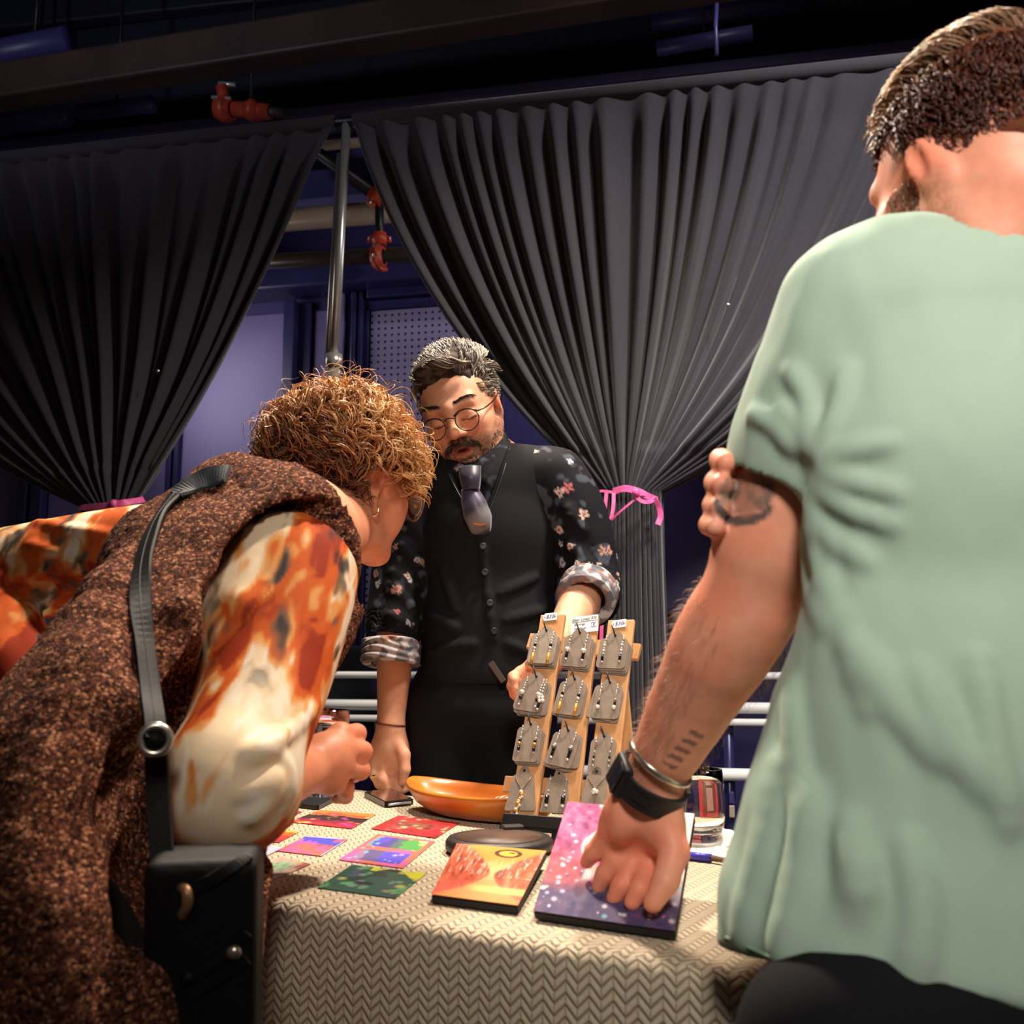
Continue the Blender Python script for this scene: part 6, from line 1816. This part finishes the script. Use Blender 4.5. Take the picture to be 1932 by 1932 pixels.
cf.chain([P(562, 1180, 1.24), P(535, 1290, 1.22), P(478, 1400, 1.20), P(400, 1500, 1.14)], [.038, .036, .045, .055], .04)
# armhole: cleared where the sleeve goes through
cf.chain([P(600, 1062, 1.13), shRw + [.0, -.02, 0], P(520, 1180, 1.06), mid + [-.01, -.05, 0], P(430, 1420, .97), P(360, 1500, .93)], [.066, .080, .080, .078, .085, .09], .012, 's', n=8)
cf.chain([P(640, 1440, 1.16), P(560, 1480, 1.10), P(420, 1560, .98), P(340, 1620, .90)], [.05, .055, .065, .08], .015, 's')
# neck opening
cf.chain([P(640, 960, 1.22), P(570, 900, 1.245), P(510, 850, 1.26)], [.058, .053, .05], .006, 's')
cf.cap(P(655, 1000, 1.22), P(700, 1040, 1.22), .05, .07, .012, 's')
cf.chain([P(560, 945, 1.205), P(600, 975, 1.185), P(632, 1014, 1.178), P(645, 1052, 1.185), P(640, 1110, 1.20)], [.030, .024, .019, .017, .018], .02, n=8)
cf.add(planefn(P(100, 2160, .95), (0, 0, -1)), (0, 0, 0), 9, 'i', .01)
coat_base = cf.copy()
for pix, r in (([(230, 1060), (150, 1200), (60, 1330), (-20, 1450)], .012), ([(215, 1180), (150, 1330), (80, 1500), (20, 1700)], .014), ([(240, 1330), (180, 1500), (130, 1700), (100, 1900)], .012), ([(340, 1150), (330, 1300), (310, 1440)], .008), ([(380, 1200), (360, 1300), (340, 1380)], .008)):
    q, n_ = coat_base.trace(pix)
    if len(q) >= 2: cf.chain(q, np.full(len(q), r), .035, n=8)
cf.add(lambda X: (vnoise(X, 230, 31) - .5) * .0032 + (fbm(X, 14, 33, 2) - .5) * .012, s1, 2, 'd')
coat, _ = cloth_obj('sleeveless_coat', cf, .0042, m_boucle, woman, None, 0, lo=(-.95, .70, .52), hi=(-.10, 1.45, 1.30))
# knitted edging round the armhole
q, n_ = coat_base.trace([(412, 1165), (425, 1110), (446, 1050), (478, 1008), (520, 988), (560, 992), (600, 1006), (630, 1020)], .001)
if len(q) > 3: tube('armhole_edging', q, .0042, m_boucle, coat, n=50, sides=8)

# ---- dark skirt below the coat, to the floor, and shoes
m_skirt = mat('black_skirt', lin(18, 16, 18), .9, noise=(300, lin(12, 11, 13), .5), bump=(300, .2, .001))
kf = Field()
hipw = np.array([-.46, .97, .62])
kf.econe(hipw + [0, 0, .08], np.array([-.46, .97, .20]), (.165, .15), (.185, .17), (1, 0, 0), .02)
kf.add(lambda X: .010 * np.sin(np.arctan2(X[:, 0] + .46, X[:, 1] - .97) * 12), hipw, 2, 'd')
cloth_obj('skirt', kf, .010, m_skirt, woman)
for s in (-1, 1):
    f = Field(); an = np.array([-.46 + s * .08, .99, .035]); f.ell(an + [.03, .03, 0], (.10, .045, .034), None, 0); f.cap(an, an + [-.02, 0, .10], .036, .04, .02)
    f.add(planefn((0, 0, .002), (0, 0, -1)), an, .5, 'i', 0); cloth_obj('shoe', f, .008, m_black, woman)

# ---- shoulder bag: strap, ring, body
m_strap = mat('black_leather', lin(9, 9, 10), .6, noise=(60, lin(15, 15, 17), .5), bump=(140, .3, .001), spec=.25)
m_strapg = mat('grey_webbing', lin(74, 78, 84), .7, noise=(120, lin(56, 60, 66), .7), bump=(500, .4, .001))
m_ringm = mat('ring_metal', lin(200, 192, 178), .25, metal=.9)
bag = thing('shoulder_bag', 'black leather shoulder bag with a metal ring hanging from the bent-over person\'s back', 'bag', P(390, 1760, .86))
q, n_ = cf.trace([(432, 899), (400, 904), (366, 918), (335, 938)], .004)
if len(q) > 2: ribbon('strap_pad', spline(q, 20), spline(n_, 20), .030, .006, m_strapg, bag)
q2, n2 = cf.trace([(335, 938), (308, 975), (286, 1020), (272, 1080), (265, 1150), (268, 1220), (276, 1290), (286, 1350), (291, 1372)], .004)
q2, n2 = q2[:6], n2[:6]; y6 = min(q2[-1][1], 1.0); rc = P(293, 1396, y6 - .07)
q2 = np.concatenate([q2, [P(282, 1300, y6 - .03), P(289, 1350, y6 - .055), rc]]); n2 = np.concatenate([n2, np.tile(n2[-1], (3, 1))])
ribbon('strap', spline(q2, 50), spline(n2, 50), .021, .005, m_strap, bag)
st = spline(q2, 60); sn = spline(n2, 60)
for k in range(6, 58, 1):
    c_ = st[k]; 
tube('strap_stitching', st + sn * .0026, .0006, m_strapg, bag, sides=5)
Rr = frame_z(nrm([.25, -1, .12]))
lathe('strap_ring', [(.0115 + .0035 * math.cos(a), .0035 * math.sin(a)) for a in np.linspace(0, 2 * np.pi, 13)], m_ringm, bag, 36, mat44(Rr, rc))
lathe('ring_stud', [(0, -.004), (.008, -.003), (.008, .003), (0, .005)], m_strap, bag, 24, mat44(Rr, rc))
ribbon('strap_tail', spline([rc, P(297, 1470, .905), P(302, 1560, .89), P(310, 1650, .868)], 20), np.tile((.1, -1, 0), (20, 1)), .020, .005, m_strap, bag)
bf = Field()
bA, bB = P(386, 1640, .86), P(386, 1960, .80)
bf.econe(P(384, 1655, .87), P(384, 1990, .83), (.036, .026), (.040, .036), (1, 0, 0), .01)
Rb = frame_z((0, -.1, 1), (1, .12, 0))
def rbox(X, c=P(386, 1840, .885), h=np.array([.0345, .020, .090]), r=.010):
    q = np.abs((X - c) @ Rb) - h; return np.linalg.norm(np.maximum(q, 0), axis=1) + np.minimum(q.max(1), 0) - r
bf = Field(); bf.add(rbox, P(386, 1840, .885), .14, 'u', 0)
cloth_obj('bag_body', bf, .003, m_strap, bag)
# flap edge, zip, buckle and handle
for pix in ([(356, 1680), (400, 1658), (440, 1636), (470, 1618)], [(380, 1830), (420, 1800), (466, 1758)], [(350, 1878), (400, 1850), (466, 1808)]):
    qq, nn = bf.trace(pix, .001)
    if len(qq) > 1: ribbon('flap_edge', spline(qq, 16), spline(nn, 16), .010, .004, m_strap, bag)
tube('handle_ring', [P(342, 1672, .850), P(352, 1682, .842), P(354, 1706, .842), P(344, 1730, .850)], .0045, mat('worn_brass', lin(150, 112, 84), .4, metal=.5), bag, n=16, sides=10)
for x, y in ((356, 1846), (442, 1796)):
    qq, nn = bf.hit(x, y, off=.001)
    if qq is not None: lathe('stud', [(0, -.001), (.006, -.001), (.006, .002), (0, .004)], m_ringm if x > 400 else m_strap, bag, 16, mat44(frame_z(nn), qq))
# belt of the coat crossing above the bag
# ---- the glass in her hand
ga, gb_ = ha(613, 1338, 1.262), ha(603, 1500, 1.262)
tag(lathe('tumbler', tumbler_prof(np.linalg.norm(ga - gb_), .0335), m_glass, None, 48, mat44(frame_z(ga - gb_), gb_)), 'clear stemless glass held in the hand of the curly-haired person', 'glass')

# ================================================================== THE VISITOR in the mint shirt, seen from behind
sk_g = lin(234, 162, 132)
vis = thing('person', 'person in mint t-shirt seen from behind, one open hand over the large painting', 'person', (.40, .78, 0))
YG = .84
Rg = frame_face((-.46, .84, -.22), (-.10, .14, .98)); Sg = .87
earL = P(1748, 306, .80)
cg = earL - Rg @ (np.array([-.0765, -.008, -.008]) * Sg)
fg = Field()
gg = head(fg, Rg, cg, Sg, jaw=1.05)
nkg = P(1862, 520, .83)
shl, ell_, wrl = P(1612, 615, .83), P(1414, 1140, .915), P(1240, 1455, 1.02)
shr = P(2130, 640, .90)
fg.chain([gg((0, -.035, -.05)), nkg, nkg + [0, 0, -.05]], [.056, .057, .065], .03)
fg.cap(shl + [.02, .02, -.03], shr + [0, 0, -.03], .036, .036, .03); fg.econe(nkg + [0, .01, -.10], P(1870, 1400, .84), (.10, .06), (.12, .08), (1, .25, 0), .03)
# left arm: upper arm, soft elbow crook, forearm, wrist
fg.chain([shl, P(1488, 930, .88), ell_], [.050, .0425, .0405], .02, n=5)
fg.chain([ell_, P(1352, 1240, .945), P(1292, 1350, .985), wrl], [.0405, .0405, .0345, .0262], .015, n=7)
fg.ell(P(1372, 1190, .925), (.030, .030, .050), frame_z(ell_ - wrl), .03)
fg.ell(P(1450, 1010, .885), (.030, .034, .055), frame_z(shl - ell_), .03)
# open left hand, palm towards us, fingers pointing down on to the canvas
def hp3(l): return [(P(x, y, Y), r) for x, y, Y, r in l]
fg.chain([wrl, P(1222, 1500, 1.03)], [.027, .029], .012)
palm_c = P(1208, 1545, 1.045)
fg.ell(palm_c, (.041, .016, .046), frame_z(wrl - palm_c, (1, .1, 0)), .016)
mcg = [P(1160, 1560, 1.055), P(1182, 1588, 1.055), P(1208, 1605, 1.052), P(1235, 1608, 1.046)]
for q in mcg: fg.cap(P(1222, 1505, 1.035), q, .0185, .0135, .014)
fg.ell(P(1250, 1548, 1.018), (.021, .019, .036), frame_z(P(1240, 1490, 1.02) - P(1262, 1610, 1.02), (1, 0, 0)), .016)     # heel of the thumb
fg.ell(P(1182, 1532, 1.022), (.016, .014, .030), frame_z(P(1190, 1490, 1.02) - P(1165, 1570, 1.03), (1, 0, 0)), .012)
fg.ell(P(1190, 1525, .995), (.013, .014, .016), None, .016, 's')                                                            # hollow of the palm
fingers(fg, [hp3([(1160, 1560, 1.055, .0118), (1140, 1586, 1.060, .0106), (1120, 1608, 1.066, .0090), (1107, 1626, 1.075, .0076)]),
             hp3([(1182, 1588, 1.055, .0128), (1160, 1622, 1.052, .0108), (1142, 1650, 1.054, .0096), (1130, 1674, 1.056, .0080)]),
             hp3([(1208, 1605, 1.052, .0130), (1190, 1642, 1.042, .0110), (1172, 1672, 1.034, .0098), (1159, 1696, 1.034, .0082)]),
             hp3([(1235, 1608, 1.046, .0126), (1221, 1646, 1.034, .0108), (1206, 1678, 1.014, .0096), (1193, 1703, 1.012, .0082)]),
             hp3([(1256, 1556, 1.016, .0180), (1272, 1608, 1.004, .0145), (1256, 1662, .988, .0124), (1232, 1704, .982, .0094)])], .0045)
for a, b in (((1150, 1578), (1172, 1590)), ((1176, 1603), (1196, 1612)), ((1204, 1620), (1224, 1626))): pass
# right arm crossed in front of the chest, fingers wrapped round the left upper arm
elr, wrr = P(1960, 1080, 1.06), P(1560, 960, 1.05)
fg.chain([shr, elr], [.046, .040], .02); fg.chain([elr, (elr + wrr) / 2, wrr], [.040, .038, .028], .015)
kn = P(1450, 935, .985)
fg.chain([wrr, P(1500, 940, 1.0)], [.028, .030], .012); fg.ell(P(1480, 935, .99), (.045, .02, .042), None, .015)
for (x, y, r) in ((1364, 868, .0098), (1356, 911, .0106), (1352, 953, .0102), (1343, 990, .0092)):
    k0 = P(1440, y + 6, .965); 
    fingers(fg, [[(k0, .0125), (P(x + 26, y + 2, .945), .0112), (P(x - 4, y, .905), r * 1.02), (P(x + 6, y + 5, .868), r)]], .004)
    fg.cap(P(1480, 935, .99), k0, .018, .0135, .012)
V, F = fg.mesh('body', .0030, smooth=1)
Lg = head_local(V, Rg, cg, Sg); col = skin_colour(V, sk_g, 17)
hm = np.linalg.norm(V - cg, axis=1) < .19
col = np.where(hm[:, None], face_colour(col, Lg, sk_g, lin(180, 96, 88), lin(120, 84, 60), lin(150, 104, 80), .6), col)
# crook of the elbow, palm and fingertips run redder; inked bands on the upper arm and the wrist
d = np.linalg.norm((V - P(1356, 1130, .89)) / np.array([.026, .05, .022]), axis=1); col = mix(col, sk_g * np.array([.92, .62, .52]), sstep(1.2, .4, d) * .55)
d = np.linalg.norm(V - P(1195, 1640, 1.05), axis=1); col = mix(col, sk_g * np.array([.92, .56, .50]), sstep(.10, .03, d) * .55)
def ink_at(px, py, rx, ry, rot):
    q, n_ = fg.hit(px, py); s = np.linalg.norm(q - CAMP) / FPX; c_, s_ = math.cos(rot), math.sin(rot)
    u = ((V - q) @ np.array([1, 0, 0])) / s; v = -((V - q) @ np.array([0, 0, 1])) / s
    a, b = (u * c_ + v * s_) / rx, (-u * s_ + v * c_) / ry
    near = (V - q) @ n_ > -.035
    return a, b, near
a, b, nr_ = ink_at(1405, 930, 46, 40, 0.25)
tat = sstep(1.05, .9, np.sqrt(a * a + b * b)) * nr_ * (.55 + .45 * sstep(.3, .6, fbm(V, 90, 61, 2)))
a2, b2, _ = ink_at(1398, 955, 46, 34, .2)
cres = sstep(1.12, 1.0, np.sqrt(a2 * a2 + b2 * b2)) * sstep(.78, .9, np.sqrt((a2 - .02) ** 2 + (b2 + .28) ** 2)) * (b2 > -.2) * nr_
col = mix(col, lin(112, 98, 88), np.clip(tat * .9, 0, 1)); col = mix(col, lin(70, 72, 76), np.clip(cres * .9, 0, 1))
a, b, nr_ = ink_at(1292, 1412, 14, 44, .62)
bars = (np.abs(a) < 1) * (np.abs(b) < 1) * nr_ * sstep(-.1, .3, np.sin(b * 15 + a))
col = mix(col, lin(86, 74, 66), bars * .75)
link('body', mesh_np('body', V, F, col), m_skin, vis)

# ---- hair
def gkeep(q):
    x, y, z = q.T
    return (z > .060) & (y > .02) | (y <= .02) & (z > np.where(y > -.02, .018, np.where(y > -.06, -.018, -.050)))
capg = Field()
capg.ell(gg((0, -.026, .042)), np.array([.0765, .0955, .088]) * Sg, Rg, 0)
capg.ell(gg((0, -.064, -.012)), np.array([.050, .036, .042]) * Sg, Rg, .02)
capg.ell(gg((0, .096, .008)), np.array([.070, .060, .062]) * Sg, Rg, .012, 's')
for s in (-1, 1): capg.ell(gg((s * .086, .014, -.040)), np.array([.04, .044, .052]) * Sg, Rg, .01, 's')
capg.add(lambda X: (vnoise((X - cg) @ Rg, 80, 23) - .5) * .006, cg, .3, 'd')
V, F = capg.mesh('hair', .004, smooth=1)
hairg = link('hair', mesh_np('hair', V, F, mix(np.tile(lin(84, 44, 30), (len(V), 1)), lin(112, 64, 42), fbm(V, 60, 28, 2))), m_haircap, vis)
rgg = np.random.default_rng(31)
p, n_, q = scalp(Rg, cg, Sg, 4600, rgg, gkeep)
flow = np.stack([.3 * np.sign(q[:, 0]) + rgg.normal(0, .35, len(q)), np.where(q[:, 2] > .085, .5, -.25) + rgg.normal(0, .3, len(q)), np.where(q[:, 2] > .085, .5, -.7)], 1)
pth = strands(p - n_ * .001, n_, flow @ Rg.T, np.where(q[:, 2] > .085, .030, np.where(q[:, 2] > .03, .017, .010)), 6, curl=.0012, turns=.6, lift=.5, rg=rgg)
tp = sstep(.075, .118, q[:, 2] + .25 * np.maximum(q[:, 1], 0))  # crown strands paler: rim light from above put into their colour
hc = mix(np.tile(lin(84, 42, 28), (len(q), 1)), lin(220, 178, 130), tp) * (.75 + .5 * rgg.random(len(q)))[:, None]
link('hair_strands', tube_mesh('hair_strands', pth, np.linspace(.0013, .0005, 6)[None], 3, hc), m_hair, hairg)['kind'] = 'stuff'
# sideburn and beard edge along the far jaw
def sel_side(n, rg):
    z = rg.uniform(-.095, -.005, n); return np.stack([-.070 + .02 * sstep(-.05, -.095, z), rg.uniform(.012, .050, n) - .0 * z, z], 1)
face_hairs(hairg, 'beard', sel_side, .006, [lin(120, 76, 50), lin(150, 100, 66)], 900, 9, lambda q: (0, .3, -1), S=Sg, R=Rg, c=cg, g=fg)
# fine hair on the forearm
rga = np.random.default_rng(8); N_ = 900
t_ = rga.random(N_); A = ell_ + (wrl - ell_) * t_[:, None]; ax = nrm(wrl - ell_); th = rga.random(N_) * 6.283
e1 = nrm(np.cross(ax, [0, 0, 1])); e2 = np.cross(ax, e1)
X = A + (np.cos(th)[:, None] * e1 + np.sin(th)[:, None] * e2) * .038
for _ in range(10):
    dd = fg(X); X = X - fg.normals(X) * dd[:, None] * .9
N = fg.normals(X); ok = np.abs(fg(X)) < .0015; X, N = X[ok], N[ok]
ok = (np.abs(N @ np.array([.85, 0, .2])) > .45); X, N = X[ok], N[ok]
pth = strands(X, N, np.tile(ax, (len(X), 1)) + rga.normal(0, .3, (len(X), 3)), .011 * (.6 + .8 * rga.random(len(X))), 5, curl=.0012, turns=.5, lift=.6, rg=rga)
link('arm_hair', tube_mesh('arm_hair', pth, np.linspace(.00017, .00008, 5)[None], 3, np.tile(lin(150, 116, 90), (len(X), 1))), m_hair, vis)['kind'] = 'stuff'

# ---- mint t-shirt
m_mint = mat('mint_jersey', lin(170, 194, 174), .85, noise=(5, lin(160, 185, 166), .6), sheen=.15, bump=(900, .2, .0006), spec=.2)
sg_ = Field()
XA = np.array([1, .22, 0])
sg_.econe(P(1866, 640, .835), P(1880, 900, .83), (.146, .085), (.152, .102), XA, .05)
sg_.econe(P(1880, 900, .83), P(1880, 1350, .83), (.152, .102), (.160, .108), XA, .05)
sg_.econe(P(1880, 1350, .83), P(1858, 1800, .82), (.160, .108), (.190, .118), XA, .05)
sg_.chain([P(1880, 566, .835), P(1710, 552, .835), P(1606, 578, .835)], [.054, .049, .050], .04, n=5)
sg_.cap(P(1880, 566, .84), P(2130, 640, .90), .054, .055, .05)
sg_.chain([shr + [-.03, 0, -.01], shr, shr * .62 + elr * .38], [.052, .060, .062], .03, n=5)
cut = P(1452, 896, .878)
cutn = nrm(P(1425, 985, .90) - P(1478, 830, .875)) * .9 + nrm(P(1520, 935, .88) - P(1388, 862, .90)) * .08
sleeve_cut(sg_, [P(1612, 592, .835), P(1580, 716, .85), P(1538, 830, .868), P(1500, 960, .885)], [.050, .059, .058, .057], cut, cutn, .0075, .06, .03, 8, .025)
sg_.chain([P(1405, 1790, .83), P(1462, 1600, .83), P(1530, 1350, .83)], [.016, .018, .018], .05, n=4)
# neck opening and hem
sg_.chain([nkg + [0, .01, .10], nkg + [0, .0, .018]], [.066, .066], .004, 's')
hemn = nrm(np.cross(ray(1365, 1790), ray(1932, 1905))); hemn = hemn if hemn[2] < 0 else -hemn
sg_.add(planefn(CAMP, hemn), (0, 0, 0), 9, 'i', .006)
base_sg = sg_.copy()
folds = [([(1560, 872), (1610, 850), (1680, 836)], .0042), ([(1560, 895), (1610, 912), (1690, 930)], .0042), ([(1548, 850), (1572, 790), (1600, 700)], .0042), 
         ([(1530, 850), (1505, 800), (1468, 770)], .0036), ([(1538, 830), (1520, 750), (1490, 700)], .0036), ([(1535, 945), (1560, 1010), (1640, 1060)], .0048), ([(1532, 960), (1548, 1070), (1600, 1200), (1640, 1330)], .009),
         ([(1520, 980), (1525, 1080), (1560, 1180)], .006), ([(1545, 920), (1600, 960), (1680, 990)], .004), ([(1640, 1250), (1700, 1340), (1780, 1430)], .010), ([(1730, 1270), (1790, 1380), (1850, 1480)], .010),
         ([(1490, 1300), (1500, 1420), (1520, 1560)], .009), ([(1470, 1450), (1440, 1600), (1400, 1760)], .012), ([(1530, 1500), (1510, 1640), (1480, 1800)], .012), ([(1600, 1560), (1620, 1700), (1600, 1840)], .010),
         ([(1720, 1600), (1740, 1720), (1720, 1850)], .010), ([(1850, 1250), (1870, 1400), (1900, 1550)], .009), ([(1420, 780), (1460, 800), (1500, 850)], .004)]
for pix, r in folds:
    q, n_ = base_sg.trace(pix)
    if len(q) >= 2: sg_.chain(q - n_ * r * .62, np.full(len(q), r), .011, n=8)
sg_.add(lambda X: (fbm(X, 11, 63, 2) - .5) * .006 + (fbm(X * np.array([1, 1, .45]), 42, 65, 2) - .5) * .0045, shl, 2, 'd')
lo = P(1900, 1900, .6); 
tee, _ = cloth_obj('t_shirt', sg_, .0037, m_mint, vis)
# stitched hems
mat('mint_thread', lin(150, 186, 158), .8)
q, n_ = sg_.trace([(1370, 1768), (1420, 1790), (1500, 1822), (1600, 1845), (1750, 1868)], .0006)
if len(q) > 2: tube('bottom_hem_stitch', q, .0009, bpy.data.materials['mint_thread'], tee, n=40, sides=5)
tube('neck_band', [nkg + np.array([.066 * math.cos(a), .066 * math.sin(a) + .002, -.012 + .010 * math.sin(a)]) for a in np.linspace(0, 2 * np.pi, 30)[:-1]], .006, m_mint, tee, sides=8, closed=True)

# ---- black trousers and shoes
gf = Field(); hg = P(1772, 1925, .765)
gf.econe(hg + [0, 0, .0], hg + [0, 0, -.10], (.150, .075), (.165, .095), XA, .02)
for s in (-1, 1):
    a = hg + np.array([s * .085, s * .02, -.09]); kn_ = np.array([hg[0] + s * .095, hg[1] + .01 + s * .02, .40]); an = np.array([hg[0] + s * .10, hg[1] - .02, .06])
    gf.chain([a, kn_, an], [.092, .070, .060], .03, n=5)
cloth_obj('trousers', gf, .007, m_trous, vis)
for s in (-1, 1):
    f = Field(); an = np.array([hg[0] + s * .10, hg[1] + .0, .035]); f.ell(an + [-.02, .05, 0], (.05, .12, .034), None, 0); f.cap(an, an + [0, -.02, .04], .04, .04, .02)
    f.add(planefn((0, 0, .002), (0, 0, -1)), an, .5, 'i', 0); cloth_obj('shoe', f, .008, m_black, vis)

# ---- watch
wc = P(1227, 1478, 1.024); wax = nrm(P(1243, 1440, 1.015) - P(1208, 1540, 1.045) + np.array([.012, 0, 0]))
wt = thing('wristwatch', 'black strapped wristwatch on the wrist over the large painting', 'watch', wc)
Rwt = frame_z(wax, (1, 0, 0))
def oval_band(name, rx, ry, w_, th, m, a0, a1, parent, n=48):
    an = np.linspace(a0, a1, n); C = np.array([wc + Rwt @ np.array([rx * math.cos(a), ry * math.sin(a), 0]) for a in an]); Nn = np.array([Rwt @ nrm([math.cos(a) / rx, math.sin(a) / ry, 0]) for a in an])
    return ribbon(name, C, Nn, w_, th, m, parent)
m_watch = mat('black_rubber', lin(24, 24, 27), .5); m_dial = mat('watch_glass', lin(30, 32, 36), .1, coat=.6)
oval_band('watch_strap', .0358, .0362, .025, .0042, m_watch, -math.pi, math.pi, wt)
oval_band('strap_loop', .0368, .0372, .008, .0050, m_watch, math.pi * 1.28, math.pi * 1.44, wt, 10)
q = wc + Rwt @ np.array([.0338, -.006, 0]); box('buckle', q, (.005, .012, .025), m_ringm, wt, R=Rwt, bevel=.0015)
q = wc + Rwt @ np.array([-.034, -.006, .0]); o = box('watch_case', q, (.009, .032, .034), m_watch, wt, R=Rwt @ np.array([[math.cos(.2), -math.sin(.2), 0], [math.sin(.2), math.cos(.2), 0], [0, 0, 1]]), bevel=.003); 
box('watch_dial', q + Rwt @ np.array([-.0045, 0, 0]), (.002, .027, .029), m_dial, o, R=Rwt, bevel=.0008)
# thin silver bangle above it
bc = P(1246, 1438, 1.012)
bg = lathe('silver_bangle', [(.0335 + .0016 * math.cos(a), .0035 * math.sin(a)) for a in np.linspace(0, 2 * np.pi, 11)], m_ringm, None, 40, mat44(frame_z(wax + np.array([.30, 0, .25])), bc)); tag(bg, 'thin silver bangle just above the black wristwatch', 'bracelet')
